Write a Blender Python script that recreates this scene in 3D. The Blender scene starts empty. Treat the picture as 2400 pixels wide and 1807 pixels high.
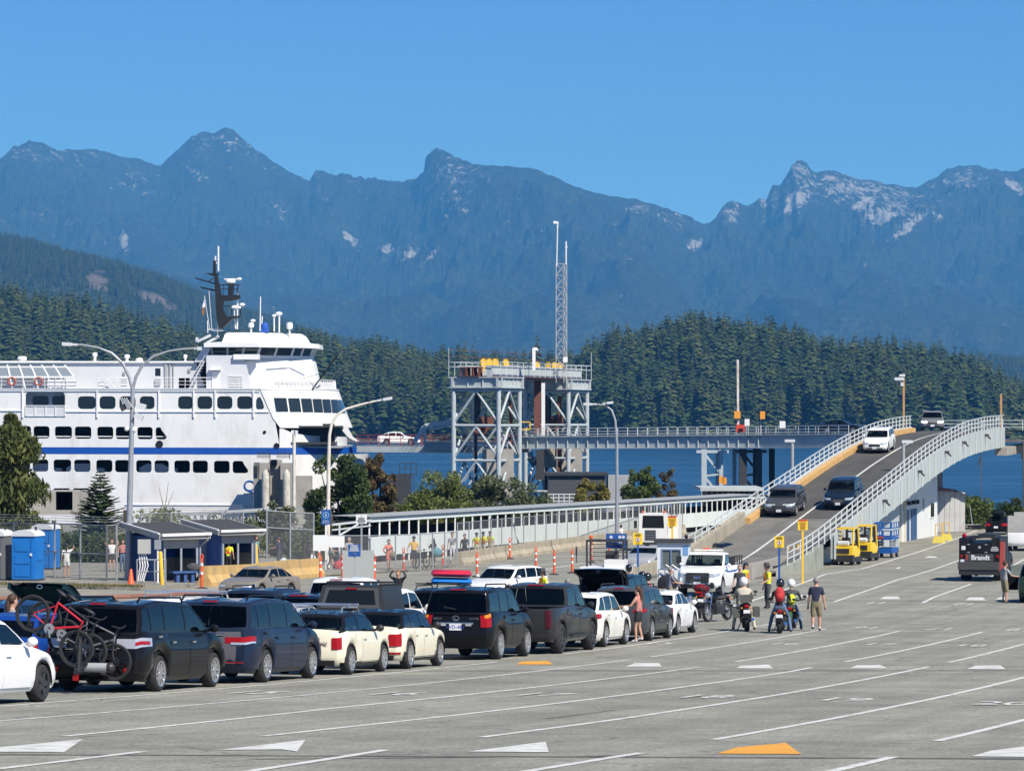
import bpy, bmesh, math, random
import numpy as np
from mathutils import Vector, Matrix
from mathutils.geometry import tessellate_polygon
R = math.radians
random.seed(7); RNG = np.random.default_rng(11)
sc = bpy.context.scene
COL = sc.collection
# ---------------------------------------------------------------- camera, world, sun, exposure
HC = 9.24                       # eye height above the quay apron (z = 0)
SEA = -8.3
F, CX, HZ = 8000.0, 1200.0, 980.0   # focal length and horizon of the photograph, in its pixels
cam = bpy.data.cameras.new('camera'); cam_o = bpy.data.objects.new('camera', cam); COL.objects.link(cam_o)
cam_o.location = (0, 0, HC); cam_o.rotation_euler = (R(90), 0, 0)
cam.sensor_width = 36; cam.lens = 120.0; cam.shift_y = 0.0319
cam.clip_start = 0.5; cam.clip_end = 120000
sc.camera = cam_o
SUN_EL, SUN_AZ = R(46), R(140)      # azimuth clockwise from +Y (the view), so to the right and behind
world = bpy.data.worlds.new('World'); sc.world = world; world.use_nodes = True
wn = world.node_tree
for n in list(wn.nodes): wn.nodes.remove(n)
sky = wn.nodes.new('ShaderNodeTexSky'); sky.sky_type = 'NISHITA'; sky.sun_disc = False
sky.sun_elevation = SUN_EL; sky.sun_rotation = SUN_AZ; sky.altitude = 1500
sky.air_density = 0.45; sky.dust_density = 0.0; sky.ozone_density = 5.0
bg = wn.nodes.new('ShaderNodeBackground'); bg.inputs[1].default_value = 0.098
wo = wn.nodes.new('ShaderNodeOutputWorld')
tint = wn.nodes.new('ShaderNodeMix'); tint.data_type = 'RGBA'; tint.blend_type = 'MULTIPLY'; tint.inputs[0].default_value = 1; tint.inputs[7].default_value = (.68,1.06,1.33,1)   # the camera's colour response, the same over the whole sky
wn.links.new(sky.outputs[0], tint.inputs[6]); wn.links.new(tint.outputs[2], bg.inputs[0]); wn.links.new(bg.outputs[0], wo.inputs[0])
sun = bpy.data.lights.new('sun', 'SUN'); sun.energy = 5.0; sun.angle = R(0.53); sun.color = (1.0, 0.95, 0.86)
sun_o = bpy.data.objects.new('sun', sun); COL.objects.link(sun_o)
sd = Vector((math.sin(SUN_AZ)*math.cos(SUN_EL), math.cos(SUN_AZ)*math.cos(SUN_EL), math.sin(SUN_EL)))
sun_o.rotation_euler = sd.to_track_quat('Z', 'Y').to_euler(); sun_o.location = sd*200
sc.view_settings.view_transform = 'Standard'; sc.view_settings.look = 'None'
sc.view_settings.exposure = 0.42; sc.view_settings.gamma = 1.0; sc.view_settings.use_curve_mapping = False
sc.render.engine = 'CYCLES'
cy = sc.cycles
cy.max_bounces = 6; cy.diffuse_bounces = 2; cy.glossy_bounces = 3; cy.transmission_bounces = 4; cy.transparent_max_bounces = 16; cy.volume_bounces = 0
cy.caustics_reflective = False; cy.caustics_refractive = False; cy.sample_clamp_indirect = 4
cy.use_denoising = True
# ---------------------------------------------------------------- materials
MATS = {}
def mat(name, col=(.5,.5,.5), rough=.6, metal=0., spec=.5, noise=0., nscale=8., bump=0., bscale=60., coat=0., dirt=None, emit=0.):
    """procedural principled material; noise = colour variation, dirt=(colour, amount, scale) blotches"""
    if name in MATS: return MATS[name]
    m = bpy.data.materials.new(name); m.use_nodes = True; MATS[name] = m
    nt = m.node_tree; N = nt.nodes; Lk = nt.links
    b = N['Principled BSDF']; b.inputs['Roughness'].default_value = rough; b.inputs['Metallic'].default_value = metal
    b.inputs['Specular IOR Level'].default_value = spec
    c4 = (*col, 1); b.inputs['Base Color'].default_value = c4
    if coat: b.inputs['Coat Weight'].default_value = coat; b.inputs['Coat Roughness'].default_value = .03; b.inputs['Coat IOR'].default_value = 1.33
    src = None
    if noise or dirt or bump:
        tc = N.new('ShaderNodeTexCoord')
    if noise:
        t = N.new('ShaderNodeTexNoise'); t.inputs['Scale'].default_value = nscale; t.inputs['Detail'].default_value = 5; t.inputs['Roughness'].default_value = .65
        Lk.new(tc.outputs['Object'], t.inputs['Vector'])
        mr = N.new('ShaderNodeMapRange'); mr.inputs[1].default_value = .25; mr.inputs[2].default_value = .75
        mr.inputs[3].default_value = 1-noise; mr.inputs[4].default_value = 1+noise; Lk.new(t.outputs[0], mr.inputs[0])
        mx = N.new('ShaderNodeMix'); mx.data_type = 'RGBA'; mx.blend_type = 'MULTIPLY'; mx.inputs[0].default_value = 1
        mx.inputs[6].default_value = c4; Lk.new(mr.outputs[0], mx.inputs[7]); src = mx.outputs[2]
    if dirt:
        dc, amt, ds = dirt
        t2 = N.new('ShaderNodeTexNoise'); t2.inputs['Scale'].default_value = ds; t2.inputs['Detail'].default_value = 6; t2.inputs['Roughness'].default_value = .7
        mp = N.new('ShaderNodeMapping'); mp.inputs['Scale'].default_value = (1,1,.35); Lk.new(tc.outputs['Object'], mp.inputs[0]); Lk.new(mp.outputs[0], t2.inputs['Vector'])
        mr2 = N.new('ShaderNodeMapRange'); mr2.inputs[1].default_value = .5; mr2.inputs[2].default_value = .72; mr2.inputs[3].default_value = 0; mr2.inputs[4].default_value = amt
        Lk.new(t2.outputs[0], mr2.inputs[0])
        mx2 = N.new('ShaderNodeMix'); mx2.data_type = 'RGBA'; mx2.inputs[6].default_value = c4
        if src: Lk.new(src, mx2.inputs[6])
        mx2.inputs[7].default_value = (*dc, 1); Lk.new(mr2.outputs[0], mx2.inputs[0]); src = mx2.outputs[2]
    if src: Lk.new(src, b.inputs['Base Color'])
    if bump:
        t3 = N.new('ShaderNodeTexNoise'); t3.inputs['Scale'].default_value = bscale; t3.inputs['Detail'].default_value = 3
        Lk.new(tc.outputs['Object'], t3.inputs['Vector'])
        bp = N.new('ShaderNodeBump'); bp.inputs['Strength'].default_value = bump; bp.inputs['Distance'].default_value = .02
        Lk.new(t3.outputs[0], bp.inputs['Height']); Lk.new(bp.outputs[0], b.inputs['Normal'])
    if emit:
        b.inputs['Emission Color'].default_value = c4; b.inputs['Emission Strength'].default_value = emit
    return m
def glassmat(name, tint=(.1,.12,.12), clear=.5):
    if name in MATS: return MATS[name]
    m = bpy.data.materials.new(name); m.use_nodes = True; MATS[name] = m
    nt = m.node_tree; N = nt.nodes; Lk = nt.links
    for n in list(N): N.remove(n)
    o = N.new('ShaderNodeOutputMaterial'); tr = N.new('ShaderNodeBsdfTransparent'); tr.inputs[0].default_value = (*[clear*c for c in (.85,1,.95)], 1)
    df = N.new('ShaderNodeBsdfDiffuse'); df.inputs[0].default_value = (*tint, 1)
    gl = N.new('ShaderNodeBsdfGlossy'); gl.inputs['Roughness'].default_value = .02; gl.inputs[0].default_value = (1,1,1,1)
    m1 = N.new('ShaderNodeMixShader'); m1.inputs[0].default_value = .06; Lk.new(tr.outputs[0], m1.inputs[1]); Lk.new(df.outputs[0], m1.inputs[2])
    lw = N.new('ShaderNodeFresnel'); lw.inputs[0].default_value = 1.38
    m2 = N.new('ShaderNodeMixShader'); Lk.new(lw.outputs[0], m2.inputs[0]); Lk.new(m1.outputs[0], m2.inputs[1]); Lk.new(gl.outputs[0], m2.inputs[2])
    Lk.new(m2.outputs[0], o.inputs[0]); return m
# ---------------------------------------------------------------- mesh builder
def V3(p): return Vector(p)
class MB:
    def __init__(s): s.v = []; s.f = []; s.m = []; s.mi = 0
    def add(s, vs, fs):
        o = len(s.v); s.v += [tuple(p) for p in vs]; s.f += [tuple(i+o for i in f) for f in fs]; s.m += [s.mi]*len(fs); return s
    def box(s, c, d, rz=0, M=None):
        x, y, z = (d[0]/2, d[1]/2, d[2]/2); cz, sz = math.cos(rz), math.sin(rz); vs = []
        for k in (-z, z):
            for a, b in ((-x,-y),(x,-y),(x,y),(-x,y)):
                p = Vector((a*cz-b*sz, a*sz+b*cz, k))
                if M is not None: p = M @ p
                vs.append((c[0]+p[0], c[1]+p[1], c[2]+p[2]))
        return s.add(vs, [(3,2,1,0),(4,5,6,7),(0,1,5,4),(1,2,6,5),(2,3,7,6),(3,0,4,7)])
    def bb(s, a, b):   # box from two corners
        return s.box([(p+q)/2 for p, q in zip(a, b)], [abs(q-p) for p, q in zip(a, b)])
    def bar(s, a, b, w, h=None, up=(0,0,1)):
        a, b = V3(a), V3(b); h = h or w; d = b-a; L = d.length
        if L < 1e-6: return s
        d.normalize(); u = V3(up)
        if abs(d.dot(u)) > .99: u = Vector((0,1,0))
        x = d.cross(u).normalized(); y = x.cross(d).normalized()
        vs = [p + x*(w/2*i) + y*(h/2*j) for p in (a, b) for i, j in ((-1,-1),(1,-1),(1,1),(-1,1))]
        return s.add(vs, [(0,1,2,3),(7,6,5,4),(4,5,1,0),(5,6,2,1),(6,7,3,2),(7,4,0,3)])
    def tube(s, pts, r, n=8, caps=True, closed=False):
        pts = [V3(p) for p in pts]; rs = r if isinstance(r, (list, tuple)) else [r]*len(pts)
        o = len(s.v); N = len(pts); up = None; vs = []
        for i, p in enumerate(pts):
            if closed: d = pts[(i+1) % N]-pts[i-1]
            else: d = pts[min(i+1, N-1)]-pts[max(i-1, 0)]
            if d.length < 1e-9: d = Vector((0,0,1))
            d.normalize()
            if up is None: up = Vector((0,0,1)) if abs(d.z) < .9 else Vector((1,0,0))
            x = d.cross(up)
            if x.length < 1e-6: x = d.cross(Vector((0,1,0)))
            x.normalize(); up = x.cross(d).normalized()
            for k in range(n):
                a = 2*math.pi*k/n; vs.append(p + x*(math.cos(a)*rs[i]) + up*(math.sin(a)*rs[i]))
        fs = []
        for i in range(N if closed else N-1):
            j = (i+1) % N
            for k in range(n):
                l = (k+1) % n; fs.append((i*n+k, i*n+l, j*n+l, j*n+k))
        if caps and not closed: fs.append(tuple(range(n-1, -1, -1))); fs.append(tuple((N-1)*n+k for k in range(n)))
        return s.add(vs, fs)
    def lathe(s, prof, n=20, axis='z', c=(0,0,0)):
        vs = []; fs = []
        for r, h in prof:
            for k in range(n):
                a = 2*math.pi*k/n; p = (r*math.cos(a), r*math.sin(a), h)
                if axis == 'x': p = (p[2], p[0], p[1])
                elif axis == 'y': p = (p[0], p[2], p[1])
                vs.append((c[0]+p[0], c[1]+p[1], c[2]+p[2]))
        P = len(prof)
        for i in range(P-1):
            for k in range(n):
                l = (k+1) % n
                q = (i*n+k, i*n+l, (i+1)*n+l, (i+1)*n+k)
                fs.append(q if axis != 'y' else q[::-1])
        return s.add(vs, fs)
    def prism(s, poly, h0, h1, axis='z'):
        """poly 2D CCW extruded; axis z: (x,y); axis y: poly is (x,z) ; axis x: poly is (y,z)"""
        n = len(poly)
        def P(a, b, h): return {'z': (a,b,h), 'y': (a,h,b), 'x': (h,a,b)}[axis]
        vs = [P(a,b,h0) for a,b in poly]+[P(a,b,h1) for a,b in poly]
        tri = tessellate_polygon([[Vector((a,b,0)) for a,b in poly]])
        fs = [(i, (i+1) % n, n+(i+1) % n, n+i) for i in range(n)]
        fs += [tuple(t) for t in tri] + [tuple(n+i for i in t[::-1]) for t in tri]
        return s.add(vs, fs)
    def sheet(s, poly3):
        return s.add(poly3, [tuple(range(len(poly3)))])
    def grid(s, P):   # P[i][j] points
        n, m = len(P), len(P[0]); vs = [p for r in P for p in r]
        return s.add(vs, [(i*m+j, i*m+j+1, (i+1)*m+j+1, (i+1)*m+j) for i in range(n-1) for j in range(m-1)])
    def wall(s, outer, holes, P, t):
        """outer/holes 2D loops, P(a,b,depth)->3D ; front at depth 0, reveal to depth t, back sheet too"""
        loops = [[Vector((a,b,0)) for a,b in l] for l in [outer]+holes]
        flat = [q for l in [outer]+holes for q in l]; tri = tessellate_polygon(loops); n = len(flat)
        vs = [P(a,b,0) for a,b in flat]+[P(a,b,t) for a,b in flat]
        fs = [tuple(x) for x in tri]+[tuple(n+i for i in x[::-1]) for x in tri]
        o = 0
        for l in [outer]+holes:
            k = len(l); fs += [(o+i, o+(i+1) % k, n+o+(i+1) % k, n+o+i) for i in range(k)]; o += k
        return s.add(vs, fs)
    def ball(s, c, r, n=10, m=7, sq=(1,1,1)):
        prof = [(max(1e-4, math.sin(math.pi*i/m))*r, -math.cos(math.pi*i/m)*r) for i in range(m+1)]
        t = MB(); t.lathe(prof, n); return s.add([(c[0]+x*sq[0], c[1]+y*sq[1], c[2]+z*sq[2]) for x,y,z in t.v], t.f)
    def xf(s, M): s.v = [tuple(M @ V3(p)) for p in s.v]; return s
    def join(s, o, M=None):
        return s.add([tuple(M @ V3(p)) for p in o.v] if M is not None else o.v, o.f)
    def mesh(s, name, mats, smooth=None):
        me = bpy.data.meshes.new(name); me.from_pydata(s.v, [], s.f)
        for m in (mats if isinstance(mats, (list, tuple)) else [mats]): me.materials.append(m)
        if any(s.m): me.polygons.foreach_set('material_index', s.m)
        if smooth is not None:
            me.polygons.foreach_set('use_smooth', [True]*len(s.f))
            if smooth < 180: me.set_sharp_from_angle(angle=R(smooth))
        me.validate(); me.update(); return me
    def obj(s, name, mats, parent=None, smooth=None, fix=False):
        me = s.mesh(name, mats, smooth)
        if fix:
            bm = bmesh.new(); bm.from_mesh(me); bmesh.ops.recalc_face_normals(bm, faces=bm.faces); bm.to_mesh(me); bm.free()
        return link(name, me, parent)
def link(name, me, parent=None):
    o = bpy.data.objects.new(name, me); COL.objects.link(o)
    if parent is not None: o.parent = parent
    return o
def tag(o, label=None, cat=None, group=None, kind=None):
    for k, v in (('label', label), ('category', cat), ('group', group), ('kind', kind)):
        if v: o[k] = v
    return o
def thing(name, label, cat, loc=(0,0,0), rz=0, group=None):
    o = bpy.data.objects.new(name, None); COL.objects.link(o); o.empty_display_size = .3
    o.location = loc; o.rotation_euler = (0,0,rz); return tag(o, label, cat, group)
def dup(o, loc=None, rz=None, label=None, group=None, parent=None):
    c = o.copy(); COL.objects.link(c)
    if parent is not None: c.parent = parent
    if loc is not None: c.location = loc
    if rz is not None: c.rotation_euler = (0,0,rz)
    if label: c['label'] = label
    if group: c['group'] = group
    for ch in list(o.children): dup(ch, parent=c)
    return c
def text(name, s, size, m, parent, loc, rot, ext=.002, align='CENTER', sx=1, bold=0):
    cu = bpy.data.curves.new(name, 'FONT'); cu.body = s; cu.size = size; cu.extrude = ext; cu.align_x = align; cu.align_y = 'CENTER'; cu.offset = bold; cu.resolution_u = 4
    cu.materials.append(m); t = bpy.data.objects.new('text_curve', cu)
    me = bpy.data.meshes.new_from_object(t); bpy.data.objects.remove(t); o = link(name, me, parent)
    if not me.materials: me.materials.append(m)
    o.location = loc; o.rotation_euler = rot; o.scale = (sx,1,1); return o
# ---------------------------------------------------------------- noise
def hash2(ix, iy, seed):
    h = (ix.astype(np.int64)*374761393 + iy.astype(np.int64)*668265263 + seed*974634541) & 0xffffffff
    h = ((h ^ (h >> 13))*1274126177) & 0xffffffff
    return ((h ^ (h >> 16)) & 0xffffff)/float(0xffffff)
def vnoise(x, y, seed=0):
    ix, iy = np.floor(x), np.floor(y); fx, fy = x-ix, y-iy
    fx = fx*fx*fx*(fx*(fx*6-15)+10); fy = fy*fy*fy*(fy*(fy*6-15)+10)
    a, b, c, d = hash2(ix,iy,seed), hash2(ix+1,iy,seed), hash2(ix,iy+1,seed), hash2(ix+1,iy+1,seed)
    return (a*(1-fx)+b*fx)*(1-fy)+(c*(1-fx)+d*fx)*fy
def fbm(x, y, seed=0, o=5, g=.5, ridged=False):
    t = 0*x; a = 1.; s = 0.
    for i in range(o):
        n = vnoise(x*2**i, y*2**i, seed+i)
        if ridged: n = 1-np.abs(2*n-1)
        t = t+a*n; s += a; a *= g
    return t/s
def sstep(a, b, x):
    t = np.clip((np.asarray(x, float)-a)/(b-a), 0, 1); return t*t*(3-2*t)
# ---------------------------------------------------------------- the lie of the land and the lanes
TH = R(14.6)                     # heading of the lanes, to the right of the view
DL = Vector((math.sin(TH), math.cos(TH), 0)); DP = Vector((math.cos(TH), -math.sin(TH), 0))
def ground_np(X, Y):
    X = np.asarray(X, float); Y = np.asarray(Y, float)
    yc = np.clip(Y, 5, 150); d = 1.1534+.0747463*yc-1.95506e-4*yc**2
    t = np.clip(Y-150, 0, 140); d = d+.0161*t-5e-5*t*t
    d = d+2.5734e-3*X*(1-sstep(150,260,Y))
    return HC-d+.35*(1-sstep(-17,-9,X))*sstep(118,145,Y)*(1-sstep(190,230,Y))
def G(X, Y): return float(ground_np(X, Y))
def W(u, v, Y): return Vector(((u-CX)/F*Y, Y, HC-(v-HZ)/F*Y))
def gp(u, v, up=0.):
    Ys = np.linspace(22, 420, 4000); g = HC-(v-HZ)/F*Ys-(ground_np((u-CX)/F*Ys, Ys)+up)
    i = np.where((g[:-1] < 0) & (g[1:] >= 0))[0]; i = i[0] if len(i) else int(np.argmin(abs(g)))
    y = float(Ys[i]); return Vector(((u-CX)/F*y, y, G((u-CX)/F*y, y)+up))
def at(u, Y, up=0.):
    x = (u-CX)/F*Y; return Vector((x, Y, G(x, Y)+up))
def lane(p, u):       # point of lane line p (metres across the lot) seen at photograph column u
    Y = p/((u-CX)/F*math.cos(TH)-math.sin(TH)); return at(u, Y)
def pq(p, q): x = DP.x*p+DL.x*q; y = DP.y*p+DL.y*q; return Vector((x, y, G(x, y)))
# ================================================================ LAND, WATER, MOUNTAINS
K = 1.0855
def np_mesh(name, X, Y, Z, m, smooth=True):
    n, k = X.shape; me = bpy.data.meshes.new(name)
    co = np.stack([X, Y, Z], -1).reshape(-1, 3).astype(np.float32)
    i = np.arange(n*k).reshape(n, k); q = np.stack([i[:-1,:-1], i[:-1,1:], i[1:,1:], i[1:,:-1]], -1).reshape(-1, 4)
    me.vertices.add(len(co)); me.vertices.foreach_set('co', co.ravel())
    me.loops.add(q.size); me.loops.foreach_set('vertex_index', q.ravel().astype(np.int32))
    me.polygons.add(len(q)); me.polygons.foreach_set('loop_start', np.arange(0, q.size, 4, dtype=np.int32))
    me.polygons.foreach_set('use_smooth', np.full(len(q), smooth)); me.update(calc_edges=True); me.materials.append(m); return me
def nodes(m):
    m.use_nodes = True; return m.node_tree.nodes, m.node_tree.links, m.node_tree.nodes['Principled BSDF']
def tnoise(N, L, vec, scale, det=4, rough=.6):
    t = N.new('ShaderNodeTexNoise'); t.inputs['Scale'].default_value = scale; t.inputs['Detail'].default_value = det; t.inputs['Roughness'].default_value = rough
    L.new(vec, t.inputs['Vector']); return t.outputs[0]
def mrange(N, L, src, a, b, c=0., d=1.):
    r = N.new('ShaderNodeMapRange'); r.interpolation_type = 'SMOOTHSTEP'
    for i, x in enumerate((a, b, c, d)): r.inputs[i+1].default_value = x
    L.new(src, r.inputs[0]); return r.outputs[0]
def mixc(N, L, fac, a, b, mode='MIX'):
    x = N.new('ShaderNodeMix'); x.data_type = 'RGBA'; x.blend_type = mode
    for s, i in ((fac, 0), (a, 6), (b, 7)):
        if isinstance(s, (int, float)): x.inputs[i].default_value = s
        elif isinstance(s, tuple): x.inputs[i].default_value = (*s, 1)
        else: L.new(s, x.inputs[i])
    return x.outputs[2]
def mathn(N, L, op, a, b=0.):
    x = N.new('ShaderNodeMath'); x.operation = op
    for i, s in enumerate((a, b)):
        if isinstance(s, (int, float)): x.inputs[i].default_value = s
        else: L.new(s, x.inputs[i])
    return x.outputs[0]
def terrain_mat(name, fs, rock=(.36,.35,.33), forest=(.030,.046,.026), forest2=(.055,.075,.035)):
    m = bpy.data.materials.new(name); N, L, b = nodes(m)
    b.inputs['Roughness'].default_value = .9; b.inputs['Specular IOR Level'].default_value = .1
    g = N.new('ShaderNodeNewGeometry'); at_ = N.new('ShaderNodeAttribute'); at_.attribute_name = 'rock'
    n1 = tnoise(N, L, g.outputs['Position'], fs, 5, .7); n2 = tnoise(N, L, g.outputs['Position'], fs*.12, 4, .6); n3 = tnoise(N, L, g.outputs['Position'], fs*.5, 6, .8)
    col = mixc(N, L, mrange(N, L, n1, .38, .62), tuple(c*.7 for c in forest), tuple(c*1.25 for c in forest2))
    col = mixc(N, L, mrange(N, L, n2, .35, .65, 0, .6), col, tuple(c*.75 for c in forest))
    rk = mathn(N, L, 'ADD', at_.outputs['Fac'], mathn(N, L, 'MULTIPLY', mathn(N, L, 'SUBTRACT', n3, .5), 3.4))
    rc = mixc(N, L, n1, rock, tuple(c*.62 for c in rock))
    col = mixc(N, L, mrange(N, L, rk, .5, .68), col, rc); L.new(col, b.inputs['Base Color'])
    bp = N.new('ShaderNodeBump'); bp.inputs['Strength'].default_value = 1; bp.inputs['Distance'].default_value = .9/fs
    L.new(n1, bp.inputs['Height']); L.new(bp.outputs[0], b.inputs['Normal']); return m
def interp(pts, u): return np.interp(u, [p[0] for p in pts], [p[1] for p in pts])
def px_rock(X, Y, Z, spots):
    u = (CX+F*X/Y)/K; v = (HZ-F*(Z-HC)/Y)/K; r = np.zeros_like(u)
    for (a, b, ra, rb, tilt, s) in spots:
        c, n = math.cos(R(tilt)), math.sin(R(tilt)); du, dv = u-a, v-b
        x, y = (du*c+dv*n)/ra, (-du*n+dv*c)/rb; r = np.maximum(r, s*np.clip(1.35-np.sqrt(x*x+y*y), 0, 1))
    return r
def set_attr(me, name, arr):
    a = me.attributes.new(name, 'FLOAT', 'POINT'); a.data.foreach_set('value', np.asarray(arr, np.float32).ravel())
SKY = [(-1500,420),(-900,300),(-500,380),(-200,330),(-60,360),(0,345),(30,318),(65,303),(95,310),(125,325),(150,322),(170,326),(190,321),(235,330),(260,338),(290,340),(320,352),(347,357),(385,320),(415,292),(440,286),(460,291),(470,284),(485,278),(505,281),(520,295),(560,330),(600,355),(640,378),(668,390),(680,372),(695,369),(720,378),(740,373),(765,382),(800,385),(840,390),(870,392),(900,385),(915,370),(918,345),(930,328),(945,321),(960,323),(985,340),(1010,350),(1040,357),(1080,360),(1120,361),(1160,367),(1200,383),(1240,403),(1290,417),(1320,425),(1360,428),(1400,437),(1440,452),(1480,462),(1500,475),(1530,483),(1545,470),(1560,447),(1580,433),(1600,440),(1612,447),(1640,430),(1655,432),(1660,415),(1670,402),(1685,400),(1700,375),(1712,352),(1725,346),(1740,350),(1750,365),(1762,372),(1780,367),(1800,368),(1820,375),(1850,385),(1890,393),(1930,400),(1965,404),(1980,405),(2000,392),(2020,385),(2045,365),(2070,360),(2100,358),(2140,365),(2170,370),(2185,372),(2211,363),(2300,350),(2500,420),(2900,360),(3700,480)]
def mountains():
    u = np.concatenate([np.linspace(-1500,-120,90)[:-1], np.linspace(-120,2330,1150), np.linspace(2330,3700,90)[1:]])
    t = np.concatenate([np.linspace(0,1,230), np.linspace(1,1.10,8)[1:]])
    U, T = np.meshgrid(u, t); A = (U*K-CX)/F
    r0 = (HZ-interp(SKY, u)*K)/F; ug = np.linspace(-1500, 3700, 2600); rg = (HZ-interp(SKY, ug)*K)/F
    def blur(sg):
        k = np.exp(-.5*(np.arange(-300, 301)*2/sg)**2); k /= k.sum(); return np.interp(u, ug, np.convolve(np.pad(rg, 300, 'edge'), k, 'valid'))
    w1, w2 = sstep(.55, .86, t)[:,None], sstep(.86, 1., t)[:,None]
    wob = (sstep(.5, .8, T)-sstep(.93, 1, T))*(fbm(U/30., T*7, 77, 3)-.5)*90
    def at_u(arr, UU): return np.interp(UU.ravel(), u, arr).reshape(UU.shape)
    ridge = at_u(blur(110), U)*(1-w1)+at_u(blur(26), U+wob)*(w1-w2)+at_u(r0, U+wob*.3)*w2 if False else at_u(blur(110), U)*(1-w1)+at_u(blur(26), U+wob)*w1*(1-w2)+at_u(r0, U+wob*.25)*w1*w2
    yr = 19600+900*np.sin(U/300.)-1400*np.exp(-((U-1150)/330.)**2)
    Y = 9800+(yr-9800)*T; X = A*Y
    wig = fbm(X/2600, Y/2600, 5, 3)*1400
    sp = fbm((X+wig)/1900, Y/5200, 3, 5, .5, True); sp2 = fbm(X/420, Y/700, 9, 6, .6, True)
    Tc = np.minimum(T, 1)
    s = np.where(Tc < .75, Tc*.80, .6+(Tc-.75)*1.6)
    env = np.sin(np.pi*np.clip(Tc, 0, 1))**.8
    ang = ridge*s+env*((sp-.62)*.062+(sp2-.6)*(.009+.034*sstep(.55,.9,Tc)))
    ang = np.minimum(ang, ridge*(.25+.75*Tc**.6)); ang = np.maximum(ang, -.0012)
    crest = (1-np.abs(1-Tc)*8).clip(0, 1)
    Z = HC+ang*Y+crest*(fbm(X/60, Y/60, 21, 3)-.5)*26
    back = T > 1; Z = np.where(back, (HC+ridge*yr)*(1-(T-1)*2.9), Z); Z = np.maximum(Z, -11)
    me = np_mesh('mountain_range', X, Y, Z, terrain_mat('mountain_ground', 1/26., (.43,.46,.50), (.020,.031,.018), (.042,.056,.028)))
    alt = Z/(HC+ridge*yr+1)
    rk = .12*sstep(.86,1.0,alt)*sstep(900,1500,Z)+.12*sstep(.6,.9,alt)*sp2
    rk = rk+px_rock(X, Y, Z, [(485,310,75,26,5,.20),(420,372,40,9,30,.5),(120,340,120,22,5,.17),(290,395,60,30,20,.25),(268,522,10,26,-12,.9),(228,525,6,20,-10,.45),
        (755,515,38,9,42,.85),(838,538,28,12,5,.8),(880,550,24,14,-38,.9),(925,558,28,5,-38,.8),(965,380,80,45,0,.33),(910,410,14,45,10,.5),(980,440,40,40,0,.36),(860,380,40,8,0,.4),
        (1720,430,34,17,-25,.95),(1700,455,60,9,-24,.75),(1725,372,28,26,0,.44),(1580,465,22,30,0,.48),(1650,430,24,20,0,.46),(1760,400,30,12,0,.45),(1790,385,20,8,0,.7),(1868,440,30,17,-20,.8),(1905,465,48,16,-18,.85),(1960,490,60,11,-38,.85),(1930,450,90,45,0,.42),(1830,410,90,30,0,.45),
        (2080,395,45,28,0,.40),(2195,405,26,10,38,.95),(2178,395,12,7,30,.8),(2040,460,30,5,-35,.6),(1500,528,28,13,-15,.7),(1450,470,60,25,10,.3),(1380,450,40,14,10,.35),(1340,540,50,40,0,.2),(1865,570,8,10,0,.5),
        (20,480,30,20,0,.3),(110,470,60,25,15,.28),(600,450,50,20,30,.2),(700,425,12,14,0,.4)])
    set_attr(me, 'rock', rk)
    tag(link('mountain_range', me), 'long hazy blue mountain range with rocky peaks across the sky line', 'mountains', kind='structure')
mountains()
# ---- conifers for the wooded shores
BARK = mat('fir_bark', (.10,.075,.055), .9, noise=.3, nscale=3)
def leafmat(name, a, b, scale=.5, trans=.15, ob=False):
    if name in MATS: return MATS[name]
    m = bpy.data.materials.new(name); MATS[name] = m; N, L, p = nodes(m)
    p.inputs['Roughness'].default_value = .7; p.inputs['Specular IOR Level'].default_value = .25
    g = N.new('ShaderNodeNewGeometry'); oi = N.new('ShaderNodeObjectInfo')
    n = tnoise(N, L, g.outputs['Position'], scale, 3)
    col = mixc(N, L, mrange(N, L, n, .3, .7), a, b)
    col = mixc(N, L, mathn(N, L, 'MULTIPLY', mathn(N, L, 'POWER', oi.outputs['Random'], 2.), .55 if ob else .15), col, (.105,.110,.034) if ob else tuple(c*1.2 for c in b))
    col = mixc(N, L, 1., col, mrange(N, L, g.outputs['Random Per Island'], 0, 1, .75, 1.25), 'MULTIPLY')
    L.new(col, p.inputs['Base Color'])
    p.inputs['Subsurface Weight'].default_value = 0
    if trans:
        tr = N.new('ShaderNodeBsdfTranslucent'); L.new(col, tr.inputs[0]); ms = N.new('ShaderNodeMixShader'); ms.inputs[0].default_value = trans
        o = N['Material Output']; L.new(p.outputs[0], ms.inputs[1]); L.new(tr.outputs[0], ms.inputs[2]); L.new(ms.outputs[0], o.inputs[0])
    return m
FIR = leafmat('fir_needles', (.016,.038,.012), (.048,.080,.022), .12, 0, True)
FIR2 = leafmat('far_fir_needles', (.032,.050,.028), (.055,.078,.038), .05, 0, True)
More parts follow.
